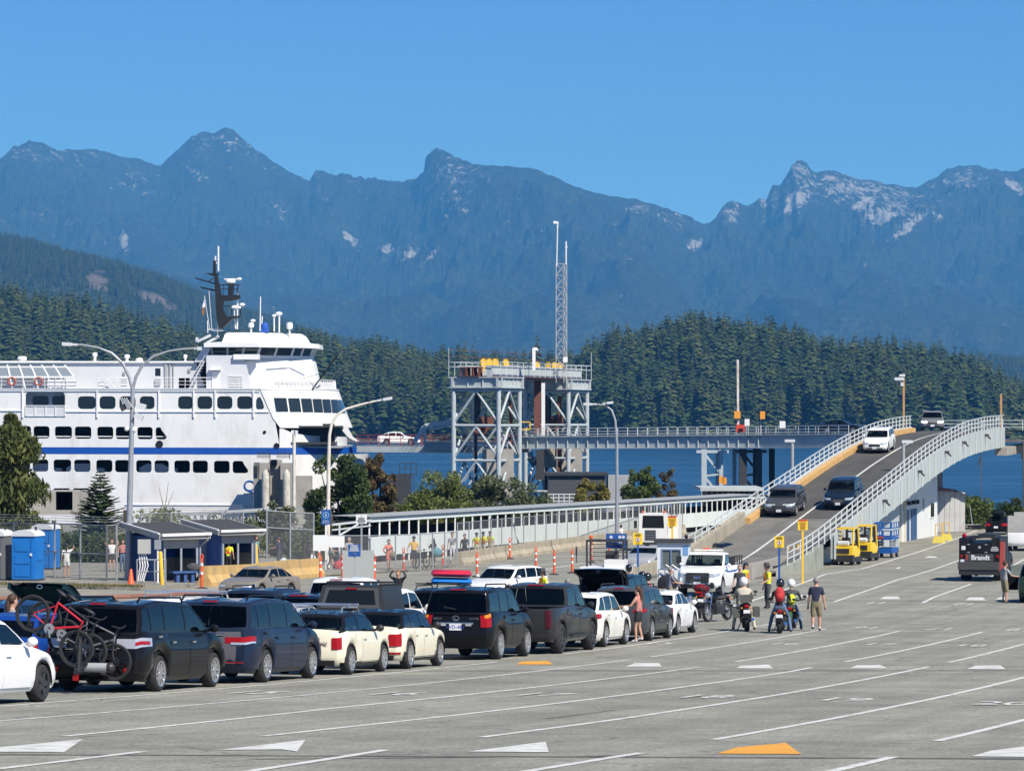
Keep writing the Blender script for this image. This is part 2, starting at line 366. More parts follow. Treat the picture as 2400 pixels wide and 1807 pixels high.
def conifer_crown(h, r, whorls, per, seed, droop=.35, base=.1, leaf=1.):
    rnd = random.Random(seed); b = MB(); ph = 0; px = rnd.uniform(.75, 1.15); lo = rnd.uniform(0, 6.28)
    for w in range(whorls):
        t = w/(whorls-1); z = h*(base+(1-base)*t**.92); rr = r*((1-t)**(px*.8)*.93+.05)*rnd.uniform(.72, 1.12)
        k = max(3, int(per*(1-.5*t)))
        for i in range(k):
            ph += 2.399; a = ph+rnd.uniform(-.3, .3); L_ = rr*rnd.uniform(.62, 1.15)*(1+.22*math.cos(a-lo)); wd = L_*rnd.uniform(.26, .42)*leaf
            c, s = math.cos(a), math.sin(a); dz = -L_*droop*rnd.uniform(.4, 1.4); z0 = z+rnd.uniform(-.3, .3)*h/whorls
            def P(f, o, q): return (c*L_*f-s*o, s*L_*f+c*o, z0+q)
            b.add([P(0,-wd*.2,.25*wd), P(.35,-wd,dz*.25-.25*wd), P(.75,-wd*.62,dz*.72-.2*wd), P(1,0,dz), P(.75,wd*.62,dz*.72-.2*wd), P(.35,wd,dz*.25-.25*wd), P(.45,0,dz*.3+.28*wd)],
                  [(0,1,6),(1,2,6),(2,3,6),(3,4,6),(4,5,6),(5,0,6)])
    return b
def trunk(h, r, n=6, lean=0): return MB().tube([(0,0,-1.2),(lean*.3,0,h*.4),(lean,0,h*.97)], [r,r*.7,r*.08], n)
protos = bpy.data.collections.new('conifer_kinds')
FIRS = []
for i, (hh, rr, wh, pr) in enumerate([(1,.26,15,11),(1,.21,17,10),(1,.31,13,11),(1,.24,15,10),(1,.36,11,12),(1,.18,17,9)]):
    cb = conifer_crown(hh, rr, wh, pr, 40+i, base=[.06,.14,.05,.22,.08,.3][i]); tb = trunk(hh, .011)
    j = MB(); j.add(cb.v, cb.f); j.mi = 1; j.add(tb.v, tb.f)
    o = bpy.data.objects.new('conifer_kind', j.mesh('conifer', [FIR, BARK])); protos.objects.link(o)
    FIRS.append((cb.mesh('conifer_crown', FIR), tb.mesh('conifer_trunk', BARK)))
def scatter(name, P, S, coll, label):
    me = bpy.data.meshes.new(name); me.vertices.add(len(P)); me.vertices.foreach_set('co', np.asarray(P, np.float32).ravel())
    set_attr(me, 'size', S); o = link(name, me)
    ng = bpy.data.node_groups.new(name, 'GeometryNodeTree'); ng.interface.new_socket('Geometry', in_out='INPUT', socket_type='NodeSocketGeometry'); ng.interface.new_socket('Geometry', in_out='OUTPUT', socket_type='NodeSocketGeometry')
    N, L = ng.nodes, ng.links; gi, go = N.new('NodeGroupInput'), N.new('NodeGroupOutput')
    ci = N.new('GeometryNodeCollectionInfo'); ci.inputs[0].default_value = coll; ci.inputs[1].default_value = True; ci.inputs[2].default_value = True
    ip = N.new('GeometryNodeInstanceOnPoints'); ip.inputs['Pick Instance'].default_value = True
    rv = N.new('FunctionNodeRandomValue'); rv.data_type = 'FLOAT_VECTOR'; rv.inputs[0].default_value = (-.04,-.04,0); rv.inputs[1].default_value = (.04,.04,6.28)
    na = N.new('GeometryNodeInputNamedAttribute'); na.data_type = 'FLOAT'; na.inputs[0].default_value = 'size'
    L.new(gi.outputs[0], ip.inputs['Points']); L.new(ci.outputs[0], ip.inputs['Instance']); L.new(rv.outputs[0], ip.inputs['Rotation']); L.new(na.outputs[0], ip.inputs['Scale']); L.new(ip.outputs[0], go.inputs[0])
    md = o.modifiers.new('scatter', 'NODES'); md.node_group = ng
    return tag(o, label, 'forest', kind='stuff')
def wooded_hill(name, tops, y0, dy, th, uu, n, seed, label, flabel, hmin, hmax, fs=1/9., rocks=(), skip=0):
    """tops: traced line of tree tops in the photo; the ground lies th below it at its crest"""
    u = np.linspace(uu[0], uu[1], 260); t = np.linspace(0, 1.5, 60); U, T = np.meshgrid(u, t); A = (U*K-CX)/F
    def surf(U, T):
        yc = y0+dy*(1+.18*np.sin(U/130.+seed)); Y = y0+(yc-y0)*T+40*np.sin(U/77.+seed)*(1-T); X = (U*K-CX)/F*Y
        zc = np.maximum(HC+(HZ-interp(tops, U)*K)/F*yc-th, SEA-1.0)
        prof = np.where(T < 1, np.sin(np.minimum(T, 1)*np.pi/2)**.85, 1-.8*(T-1)**1.2*2)
        z = SEA-1.5+(zc-SEA+1.5)*prof+(fbm(X/60, Y/60, seed, 3)-.5)*6*np.clip(T*4, 0, 1)*(T < 1.)
        return X, Y, np.maximum(z, -11.)
    X, Y, Z = surf(U, T); me = np_mesh(name, X, Y, Z, terrain_mat(name+'_ground', fs, rock=(.20,.175,.155)))
    rk = px_rock(X, Y, Z, rocks)+.8*(Z < SEA+4)*(Z > -10.8); set_attr(me, 'rock', rk)
    tag(link(name, me), label, 'hill', kind='structure')
    r = np.random.default_rng(seed); U2 = r.uniform(uu[0], uu[1], n); T2 = r.uniform(.03, 1.16, n)**.9
    X2, Y2, Z2 = surf(U2, T2); ok = (Z2 > SEA+2) & (px_rock(X2, Y2, Z2, rocks) < .4)
    P = np.stack([X2, Y2, Z2-.5], -1)[ok]; S = hmin+(hmax-hmin)*r.random(len(P))**1.5
    scatter(name.replace('hill', 'forest'), P, S, protos, flabel); return surf
RT = [(700,830),(800,800),(900,790),(985,760),(1040,772),(1130,775),(1240,770),(1280,745),(1325,728),(1370,720),(1420,706),(1470,694),(1500,684),(1540,695),(1600,704),(1640,708),(1700,710),(1740,722),(1770,742),(1840,744),(1900,742),(1960,750),(2020,758),(2080,770),(2120,790),(2170,815),(2211,845),(2290,880),(2400,910),(2700,960)]
LT = [(-700,640),(-300,590),(0,618),(60,630),(120,644),(200,650),(230,668),(300,694),(380,708),(440,722),(560,722),(640,722),(690,728),(740,748),(800,744),(850,748),(900,764),(940,780),(980,800),(1060,850),(1200,910),(1400,960)]
MT = [(-800,380),(-300,430),(0,502),(60,512),(130,535),(250,560),(330,585),(400,612),(440,630),(520,662),(620,690),(700,722),(800,735),(900,750),(960,775),(1020,800),(1150,850),(1400,905),(1700,920)]
FT = [(1500,905),(1800,850),(1950,800),(2050,768),(2110,760),(2211,768),(2500,730),(3000,700)]
wooded_hill('middle_hill', MT, 6300, 1700, 22, (-800,1500), 16000, 3, 'hazy wooded hill with bare rock patches behind the ferry', 'far conifer wood covering the hazy hill behind the ferry', 17, 27, 1/16.,
    rocks=((210,610,26,30,-30,.9),(170,640,30,10,-20,.7),(330,645,45,14,18,1.),(370,665,20,8,10,.7),(60,640,20,8,0,.5)))
wooded_hill('distant_hill', FT, 6500, 900, 20, (1500,3000), 7000, 4, 'low hazy wooded hill at the far edge of the sound', 'far conifer wood on the low hazy hill', 16, 26, 1/18.)
srf_r = wooded_hill('island_hill', RT, 2450, 330, 30, (650,2750), 5200, 5, 'wooded island hill across the water', 'dense dark conifer wood covering the island hill', 17, 42, rocks=((120+2000,930,80,14,0,.7),))
srf_l = wooded_hill('shore_hill', LT, 2480, 420, 31, (-700,1400), 5600, 6, 'wooded shore hill behind the ferry', 'dense dark conifer wood on the shore behind the ferry', 17, 42, rocks=((790,925,50,22,0,.75),(1310,820,14,10,0,.6)))
# the trees that stand out along the crest
def crest_tree(u, top, Y, kind, lab):
    x = (u*K-CX)/F*Y; zt = HC+(HZ-top*K)/F*Y; U = np.array([[float(u)]]); h = lab[1]
    t = thing('conifer_tree', lab[0], 'tree', (x, Y, zt-h), random.uniform(0, 6), lab[2] if len(lab) > 2 else None)
    for me, nm in zip(FIRS[kind], ('crown', 'trunk')):
        o = link(nm, me, t); o.scale = (h*1.05, h*1.05, h)
crest_tree(1160, 718, 2700, 2, ('lone conifer with wide crown rising above the low wood behind the steel gantry', 34))
crest_tree(990, 740, 2700, 5, ('thin sparse conifer just left of the steel gantry', 30))
crest_tree(1325, 690, 2720, 0, ('tall pointed conifer at the left shoulder of the island hill', 38))
crest_tree(1503, 662, 2760, 2, ('tallest conifer on top of the island hill', 40))
crest_tree(1476, 680, 2760, 1, ('narrow conifer just left of the tallest tree on the island hill', 34))
for i, (u, v) in enumerate([(1375,708),(1395,712),(1425,692),(1448,690),(1535,680),(1562,684),(1585,692),(1608,692),(1632,690),(1660,700),(1690,694),(1715,698),(1745,716),(1795,728),(1842,726),(1868,730),(1890,722),(1925,736),(1955,738),(1990,742),(2015,738),(2045,752),(2075,756)]):
    crest_tree(u, v, 2740+random.uniform(-20, 30), i % 5, ('dark conifer on the crest line of the island hill', random.uniform(30, 42), 'conifers along the island crest'))
for i, (u, v) in enumerate([(8,600),(34,605),(75,620),(150,628),(186,622),(262,672),(318,690),(352,695),(705,712),(735,728),(775,730),(858,728),(905,745)]):
    crest_tree(u, v, 2860+random.uniform(-20, 30), i % 5, ('dark conifer on the crest line of the shore wood behind the ferry', random.uniform(30, 37), 'conifers along the shore crest'))
# ---- water
def water():
    m = bpy.data.materials.new('sea_water'); N, L, b = nodes(m)
    b.inputs['Base Color'].default_value = (.004,.042,.115,1); b.inputs['Roughness'].default_value = .16; b.inputs['IOR'].default_value = 1.33
    g = N.new('ShaderNodeNewGeometry'); mp = N.new('ShaderNodeMapping'); mp.inputs['Scale'].default_value = (.35,1,1); L.new(g.outputs['Position'], mp.inputs[0])
    a = tnoise(N, L, mp.outputs[0], .55, 4, .6); c = tnoise(N, L, mp.outputs[0], .09, 3, .5); d = tnoise(N, L, mp.outputs[0], .012, 3, .5)
    h = mathn(N, L, 'ADD', mathn(N, L, 'MULTIPLY', a, .9), mathn(N, L, 'MULTIPLY', c, 2.2))
    h = mathn(N, L, 'MULTIPLY', h, mrange(N, L, d, .35, .65, .45, 1.7))
    bp = N.new('ShaderNodeBump'); bp.inputs['Strength'].default_value = 1.; bp.inputs['Distance'].default_value = 1.1
    L.new(h, bp.inputs['Height']); L.new(bp.outputs[0], b.inputs['Normal'])
    X, Y = np.meshgrid(np.linspace(-8500, 8500, 30), np.concatenate([np.linspace(300, 3000, 20), np.linspace(3400, 15000, 20)]))
    tag(link('sea', np_mesh('sea', X, Y, X*0+SEA, m)), 'rippled deep blue sea water', 'water', kind='structure')
water()
# ---- quay and holding lot
def asphalt(name, base, speck=.42, warm=(1,1,1), stain=.5):
    m = bpy.data.materials.new(name); MATS[name] = m; N, L, b = nodes(m); b.inputs['Roughness'].default_value = .88; b.inputs['Specular IOR Level'].default_value = .3
    g = N.new('ShaderNodeNewGeometry'); pos = g.outputs['Position']
    rt = N.new('ShaderNodeMapping'); rt.inputs['Rotation'].default_value = (0,0,TH); L.new(pos, rt.inputs[0])
    ac = N.new('ShaderNodeMapping'); ac.inputs['Scale'].default_value = (.06,1.2,1); L.new(rt.outputs[0], ac.inputs[0])   # streaks across the lanes
    al = N.new('ShaderNodeMapping'); al.inputs['Scale'].default_value = (1.3,.05,1); L.new(rt.outputs[0], al.inputs[0])   # wheel tracks along them
    f1 = tnoise(N, L, pos, 19, 4, .75); f2 = tnoise(N, L, pos, .35, 6, .65); f3 = tnoise(N, L, pos, 3.2, 5, .7); f4 = tnoise(N, L, ac.outputs[0], 1., 5, .6); f5 = tnoise(N, L, al.outputs[0], 1., 4, .6)
    c = mixc(N, L, mrange(N, L, f1, .3, .7), tuple(x*(1-speck) for x in base), tuple(x*(1+speck) for x in base))
    c = mixc(N, L, 1., c, mrange(N, L, f2, .25, .75, .80, 1.18), 'MULTIPLY')
    c = mixc(N, L, 1., c, mrange(N, L, f3, .3, .7, .90, 1.1), 'MULTIPLY')
    c = mixc(N, L, 1., c, mrange(N, L, f5, .35, .7, .88, 1.06), 'MULTIPLY')
    if name == 'lot_asphalt':      # oil drips down the middle of each lane
        sp = N.new('ShaderNodeSeparateXYZ'); L.new(rt.outputs[0], sp.inputs[0]); w = mathn(N, L, 'COSINE', mathn(N, L, 'MULTIPLY', mathn(N, L, 'ADD', sp.outputs[0], 23.4), 2.279))
        c = mixc(N, L, mathn(N, L, 'MULTIPLY', mrange(N, L, w, .3, 1.), mrange(N, L, f3, .42, .66, 0, .34)), c, tuple(x*.5 for x in base))
    c = mixc(N, L, mrange(N, L, f4, .62, .72, 0, stain), c, tuple(x*.55 for x in base))
    cr = N.new('ShaderNodeTexVoronoi'); cr.feature = 'DISTANCE_TO_EDGE'; cr.inputs['Scale'].default_value = .13
    wp = N.new('ShaderNodeMixRGB') if False else None
    nz = N.new('ShaderNodeTexNoise'); nz.inputs['Scale'].default_value = .8; nz.inputs['Detail'].default_value = 6; L.new(pos, nz.inputs['Vector'])
    vm = N.new('ShaderNodeVectorMath'); vm.operation = 'MULTIPLY_ADD'; L.new(nz.outputs['Color'], vm.inputs[0]); vm.inputs[1].default_value = (1.6,1.6,0); L.new(pos, vm.inputs[2]); L.new(vm.outputs[0], cr.inputs['Vector'])
    ck = mrange(N, L, cr.outputs[0], .0, .006, .55, 0); c = mixc(N, L, ck, c, tuple(x*.35 for x in base))
    L.new(c, b.inputs['Base Color'])
    bp = N.new('ShaderNodeBump'); bp.inputs['Strength'].default_value = .5; bp.inputs['Distance'].default_value = .008; L.new(f1, bp.inputs['Height']); L.new(bp.outputs[0], b.inputs['Normal']); return m
ASPH = asphalt('lot_asphalt', (.262,.257,.218))
xs = np.concatenate([np.linspace(-900,-70,12)[:-1], np.arange(-70, 81, 1.), np.linspace(80,900,12)[1:]])
ys = np.concatenate([np.linspace(-60,24,10)[:-1], np.arange(24, 292, 1.), [296,300,304,308,330,420,900,3000]])
XX, YY = np.meshgrid(xs, ys); ZZ = ground_np(XX, YY); ZZ = np.where(YY > 300, np.maximum(-12, ZZ-(YY-300)*1.55), ZZ)
ZZ = ZZ+np.where((YY > 200) & (YY < 305), (fbm(XX/5, YY/5, 2, 3)-.5)*.0, 0)
ground = tag(link('ground', np_mesh('ground', XX, YY, ZZ, ASPH)), 'worn grey asphalt of the vehicle holding lot', 'ground', kind='structure')
PAINT = mat('road_paint_white', (.62,.62,.59), .75, noise=.2, nscale=2.2, dirt=((.26,.255,.22), .95, 3.2))
PAINTO = mat('road_paint_orange', (.72,.33,.035), .75, noise=.12, nscale=2, dirt=((.35,.22,.1), .4, 2.))
def strip(pts, w, name='lane_line', m=None, up=.006):
    """painted line through ground points, draped on the asphalt"""
    Q = []
    for a, b in zip(pts[:-1], pts[1:]):
        n = max(1, int((b-a).length/1.2))
        for i in range(n): Q.append(a.lerp(b, i/n))
    Q.append(pts[-1]); P = []
    for i, q in enumerate(Q):
        d = (Q[min(i+1, len(Q)-1)]-Q[max(i-1, 0)]); d.z = 0; d.normalize(); s = Vector((d.y, -d.x, 0))*(w/2); row = []
        for k in (-1, 1): x = q+s*k; row.append((x.x, x.y, G(x.x, x.y)+up))
        P.append(row)
    return MB().grid(P).obj(name, m or PAINT, ground)
def uvline(*uv, w=.13): return strip([gp(*p) for p in uv], w)
for p, q0, q1 in ((-22.0,40.,83.),(-22.0,90.,128.),(-19.25,36.,86.),(-19.25,88.5,117.)):
    strip([pq(p, q0), pq(p, q1)], .12)
for l in ([(151,1725),(800,1657.6),(1450,1587),(1640,1563)],[(1724,1550.5),(2108,1479)],[(616,1725),(800,1705),(1450,1630),(1600,1610),(1850,1574),(1902,1564)],[(1978,1551),(2301,1481)],
          [(1127,1728),(1450,1685),(1600,1663),(2140,1570),(2178,1562)],[(2225,1552),(2400,1509),(2520,1480)],[(1674,1733),(2400,1587.4),(2520,1562)],[(2196,1736.4),(2400,1687),(2560,1648)],
          [(-140,1815),(0,1801.6),(333,1761.5)],[(560,1811),(800,1774),(905,1757)],[(1190,1815),(1450,1772.5),(1505,1764)],[(1900,1820),(1954,1806),(2092,1773.7)],
          [(1650,1440),(1831,1385),(1935,1345),(2020,1333),(2193,1280),(2290,1243)],[(1956,1410),(1992,1397.5),(2100,1360),(2180,1337),(2290,1297)],[(2162,1412.7),(2193,1397.5),(2276,1368.6)],[(2300,1362),(2420,1300)],
          [(1230,1399),(1600,1353),(1700,1341)],[(1120,1362),(1330,1325),(1480,1302)]):
    uvline(*l, w=.14 if l[0][1] > 1450 else .17)
strip([gp(1600,1474), gp(2420,1482)], .09, 'stop_line')
TAR = mat('tar_seam', (.10,.098,.09), .9, noise=.3, nscale=1.5, dirt=((.24,.235,.2), 1., 1.4))
for a, b_, w in (((-60,1768),(2460,1778),.30),((400,1572),(2460,1571),.35),((1500,1404),(2420,1410),.4),((600,1779),(1500,1770),.12),((1280,1684),(1440,1664),.06)): strip([gp(*a), gp((a[0]+b_[0])/2, (a[1]+b_[1])/2), gp(*b_)], w, 'tar_seam', TAR, .004)
def poly_mark(uv, m, name):
    P = [gp(*p) for p in uv]; c = sum(P, Vector())/len(P); n = 10; b = MB()
    b.sheet([(p.x, p.y, G(p.x, p.y)+.007) for p in P]); return b.obj(name, m, ground)
for uv in ([(-60,1757),(194,1733),(150,1763),(-60,1762)],[(513,1757.5),(716,1734),(696,1761.5),(660,1757)],[(1096,1761.5),(1279,1738),(1286,1763)],[(2277,1773),(2323,1759),(2400,1750),(2470,1744),(2500,1775)],
           [(1725,1566),(1737,1560),(1801,1556.7),(1812,1566)],[(1991,1566),(2008,1559),(2063,1557.7),(2080,1566)],[(2266,1567.5),(2287,1559.5),(2345,1559),(2357,1568)],[(1466,1562),(1488,1554),(1544,1553),(1551,1562)],
           [(2062,1404),(2074,1398),(2103,1397.5),(2111,1404)],[(2262,1406.5),(2273,1399.5),(2303,1399.5),(2311,1407)],[(1858,1399.5),(1866,1395),(1893,1394),(1894,1400)],[(2332,1405),(2345,1399),(2366,1399),(2350,1406)],
           [(2166,1307),(2177,1303),(2192,1303.5),(2198,1307)],[(2099,1332),(2105,1329),(2113,1329.5),(2106,1333)]):
    poly_mark(uv, PAINT, 'arrow_wedge')
for uv in ([(1681,1766.5),(1727,1752),(1842,1741),(1878,1767.5)],[(1211,1557),(1222,1550),(1284,1548.5),(1296,1557)]): poly_mark(uv, PAINTO, 'orange_wedge')
def number(s, u, v, h=1.8, flip=False):
    P = gp(u, v); t = text('lane_number', s, 1., PAINT, ground, P+Vector((0,0,.012)), (0,0,0), 0., bold=.012)
    slope = math.atan((G(P.x+DL.x, P.y+DL.y)-G(P.x-DL.x, P.y-DL.y))/2)
    M = Matrix.Rotation(-TH+(math.pi if flip else 0), 4, 'Z') @ Matrix.Rotation(slope*(-1 if flip else 1), 4, 'X')
    t.rotation_euler = M.to_euler(); t.scale = (.95, h/.72, 1)
for s, u, v in (('15',599,1623),('16',929,1626),('17',1269,1628),('18',1650,1633),('19',1978,1640),('20',2350,1649),('15',1545,1508),('16',1839,1509),('17',2060,1510),('18',2274,1513)): number(s, u, v)
for s, u, v in (('16',2032,1471),('17',2206,1474),('18',2392,1476),('15',1850,1468),('11',2055,1413),('12',2262,1416)): number(s, u, v, 2.2, True)
# ---- haze
def haze():
    b = MB().bb((-9200,-400,-14), (9200,22600,1800)); m = bpy.data.materials.new('haze_air'); m.use_nodes = True; N, L = m.node_tree.nodes, m.node_tree.links
    for n in list(N): N.remove(n)
    o = N.new('ShaderNodeOutputMaterial'); v = N.new('ShaderNodeVolumePrincipled'); v.inputs['Color'].default_value = (.10,.42,1,1); v.inputs['Absorption Color'].default_value = (.3,.3,.3,1); v.inputs['Density'].default_value = 6.0e-5; v.inputs['Anisotropy'].default_value = 0.
    L.new(v.outputs[0], o.inputs['Volume']); tag(b.obj('haze', m), 'thin blue summer haze over the sound', 'haze', kind='stuff')
haze()
# ================================================================ FERRY
WHITE = mat('ship_white', (.73,.725,.70), .45, noise=.05, nscale=.35, dirt=((.42,.37,.31), .42, .5), bump=.12, bscale=.6)
WHITE2 = mat('white_paint', (.76,.755,.74), .45, noise=.04, nscale=1.)
SGREY = mat('ship_grey_white', (.58,.59,.61), .5, noise=.05, nscale=.6, dirt=((.45,.45,.45), .25, .5))
NAVYB = mat('stripe_blue', (.005,.070,.34), .45, noise=.08, nscale=.8)
DARKIN = mat('dark_deck_interior', (.035,.037,.04), .8, noise=.2, nscale=.5)  # near-black colour stands in for the unlit interiors
BLACKP = mat('black_paint', (.009,.009,.010), .5, noise=.2, nscale=2)
DGLASS = mat('dark_window_glass', (.010,.013,.016), .08, spec=.3)
BGLASS = mat('blue_window_glass', (.020,.032,.042), .07, spec=.35)
STEEL = mat('galvanised_steel', (.33,.35,.37), .45, metal=.3, noise=.12, nscale=4)
GREYM = mat('grey_paint', (.33,.34,.35), .6, noise=.1, nscale=2)
RUSTW = mat('rust_streaked_white', (.66,.62,.55), .7, noise=.1, nscale=2, dirt=((.30,.14,.06), .8, 2.2))
SHIPY, PM = 375.0, 375.0/F
def sx(zx): return (zx/2.449-CX)*PM
def sz(zy): return HC-(560+zy/2.449-HZ)*PM
FR = thing('ferry', 'large white car ferry with blue stripe berthed beyond the fence', 'ferry', (sx(900), SHIPY+13.5, SEA))
def fobj(b, name, m, parent=None, smooth=None):
    o = b.obj(name, m, parent or FR, smooth)
    if parent is None: o.location = (-FR.location.x, -FR.location.y, -FR.location.z)
    return o
def rrect(x0, x1, y0, y1, r, cut=0):
    """rounded rectangle loop, y up; cut = slant taken off the upper right corner"""
    L_ = []
    for (cx, cy_, a0) in ((x1-r, y0+r, -90), (x1-r-cut, y1-r, 0), (x0+r, y1-r, 90), (x0+r, y0+r, 180)):
        for k in range(4): a = R(a0+30*k); L_.append((cx+r*math.cos(a), cy_+r*math.sin(a)))
    return L_
def fwin(a, b, y0, y1, r=.35, cut=0): return rrect(sx(a), sx(b), sz(y1), sz(y0), min(r, .3*abs(sz(y0)-sz(y1))), cut*PM/2.449)
ports, lights = [], []
low = [(-620,-525),(-508,-412),(-385,-290),(-272,-178),(-150,-58),(-42,48),(80,170),(187,277),(307,408),(425,519),(552,645),(660,742),(781,870),(886,969),(1000,1090),(1106,1193),(1228,1318),(1335,1425)]
for a, b in low: ports.append(fwin(a, b, 1263+a*.008, 1333+a*.008, .3, 26 if a == 1335 else 0))
for a, b in ((-610,-515),(-498,-402),(-370,-275),(-258,-165),(-140,-48),(-32,62),(86,178),(192,284),(315,413),(429,524),(558,650),(664,748),(788,876),(893,957)): ports.append(fwin(a, b, 1073+a*.008, 1143+a*.008, .3, 30 if a == 893 else 0))
for a, b in ((305,403),(417,517)): ports.append(fwin(a, b, 1430, 1488, .25))
for a, b in ((-600,-500),(-470,-370),(-250,-150),(-125,-30)): lights.append(fwin(a, b, 900, 972, .4))
for a, b in ((447,548),(571,663),(685,778),(802,887),(1022,1107),(1133,1218),(1246,1334),(1361,1449)): lights.append(fwin(a, b, 903, 976, .4))
lights.append([(sx(x), sz(y)) for x, y in ((1470,925),(1480,910),(1494,908),(1508,935),(1516,965),(1508,978),(1474,978),(1469,965))][::-1])
balc = fwin(147, 373, 881, 1018, .35)
def band(za, zb, xr, hs):
    """one strake of plating between two heights, with its openings, in short plates"""
    hs = sorted([h for h in hs if za < sum(p[1] for p in h)/len(h) < zb], key=lambda h: min(p[0] for p in h)); cut = [sx(-1500)]
    for a, b in zip(hs[:-1], hs[1:]):
        ra, lb_ = max(p[0] for p in a), min(p[0] for p in b)
        if lb_-ra > .1: cut.append((ra+lb_)/2)
    for i, x0 in enumerate(cut):
        last = i == len(cut)-1; q = [h for h in hs if x0 < sum(p[0] for p in h)/len(h) and (last or sum(p[0] for p in h)/len(h) < cut[i+1])]
        o = [(x0, za), (xr(za) if last else cut[i+1], za), (xr(zb) if last else cut[i+1], zb), (x0, zb)]
        fobj(MB().wall(o, q, lambda a, b, d: (a, SHIPY+d, b), .22), 'hull_plating', WHITE)
_xr = lambda z: float(np.interp(-z, [-sz(862), -sz(1040), -sz(1080)], [sx(1500), sx(1575), sx(1605)]))
_all = ports+lights+[balc]; zlv = [sz(862), sz(1045), sz(1190), sz(1390), sz(1530), SEA-1]
for za, zb in zip(zlv[1:], zlv[:-1]): band(za, zb, _xr, _all)
# far side, stern end, decks inside (dark car decks behind the open ports)
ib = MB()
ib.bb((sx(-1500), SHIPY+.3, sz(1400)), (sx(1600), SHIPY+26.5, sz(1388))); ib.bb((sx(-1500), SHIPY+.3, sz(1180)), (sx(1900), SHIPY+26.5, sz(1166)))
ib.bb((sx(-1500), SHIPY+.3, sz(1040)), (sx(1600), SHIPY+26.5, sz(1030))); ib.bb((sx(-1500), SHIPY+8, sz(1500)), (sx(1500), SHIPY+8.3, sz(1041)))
ib.bb((sx(1600), SHIPY+3.4, sz(1190)), (sx(1900), SHIPY+3.5, sz(1060))); ib.bb((sx(1895), SHIPY+5, sz(1190)), (sx(1905), SHIPY+22, sz(1060))); ib.bb((sx(1560), SHIPY+.6, sz(1082)), (sx(1950), SHIPY+26, sz(1072)))  # dark walls and ceiling put in to blacken the bow slit
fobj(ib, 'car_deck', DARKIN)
fobj(MB().bb((sx(-1500), SHIPY+26.7, SEA-1), (sx(1640), SHIPY+27, sz(864))).bb((sx(-1500)-.3, SHIPY, SEA-1), (sx(-1500)-.01, SHIPY+27, sz(864))), 'far_side', WHITE)
# saloon behind the glazed row
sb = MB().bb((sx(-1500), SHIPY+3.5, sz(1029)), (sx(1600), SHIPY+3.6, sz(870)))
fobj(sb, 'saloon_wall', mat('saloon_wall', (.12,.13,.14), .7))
for l in lights:
    c = MB(); c.add([(a, SHIPY+.10, b) for a, b in l], [tuple(range(len(l)))]); fobj(c, 'window_pane', BGLASS if l is lights[-1] else DGLASS)
# balcony recess
bb_ = MB().bb((sx(140), SHIPY+1.6, sz(1022)), (sx(380), SHIPY+1.75, sz(878))); fobj(bb_, 'balcony_back', SGREY)
fobj(MB().bb((sx(140), SHIPY+.2, sz(1024)), (sx(380), SHIPY+1.7, sz(1018))), 'balcony_floor', SGREY); fobj(MB().bb((sx(140), SHIPY+.2, sz(882)), (sx(380), SHIPY+1.7, sz(874))), 'balcony_ceiling', SGREY)
for a, b in ((175,268),(288,372)):
    l = fwin(a, b, 900, 955, .3); fobj(MB().add([(p, SHIPY+1.55, q) for p, q in l], [tuple(range(len(l)))]), 'window_pane', DGLASS)
rb = MB()
for x in (147,200,262,318,373): rb.bar((sx(x), SHIPY-.06, sz(1018)), (sx(x), SHIPY-.06, sz(957)), .09)
rb.bar((sx(145), SHIPY-.06, sz(957)), (sx(375), SHIPY-.06, sz(957)), .09); rb.bar((sx(145), SHIPY-.06, sz(1016)), (sx(375), SHIPY-.06, sz(1016)), .09)
rail = fobj(rb, 'balcony_railing', WHITE2); fobj(MB().bb((sx(150), SHIPY-.02, sz(1012)), (sx(370), SHIPY+.0, sz(962))), 'balcony_screen', SGREY)
# posts in the open ports, hand rails, drain pipes, rubbing strakes
tr = MB()
for x in (130,558,912,1112,1236,1455,-60,-300): tr.bar((sx(x), SHIPY-.09, sz(1026)), (sx(x), SHIPY-.09, sz(866)), .16)
for a, b, y in ((-1500,125,982),(378,1545,990),(-1500,1490,868),(720,1470,1524)): tr.bar((sx(a), SHIPY-.06, sz(y)), (sx(b), SHIPY-.06, sz(y+(b-a)*.002)), .12)
fobj(tr, 'drain_pipes', WHITE2)
for a, b, y in ((-140,62,1133),(86,284,1133),(315,524,1133),(558,748,1133),(788,950,1133),(305,517,1478)): fobj(MB().bar((sx(a), SHIPY+.3, sz(y)), (sx(b), SHIPY+.3, sz(y+1)), .09), 'port_rail', WHITE2)
for x, y, r in ((915,1178,21),(1588,1188,17),(1519,1108,9)):
    b = MB(); b.lathe([(0,.02),(r*PM/2.449*.82,.02),(r*PM/2.449*.82,-.06),(r*PM/2.449,-.06),(r*PM/2.449,.03)], 18, 'y', (sx(x), SHIPY-.03, sz(y))); fobj(b, 'porthole', DGLASS if r < 10 else BLACKP)
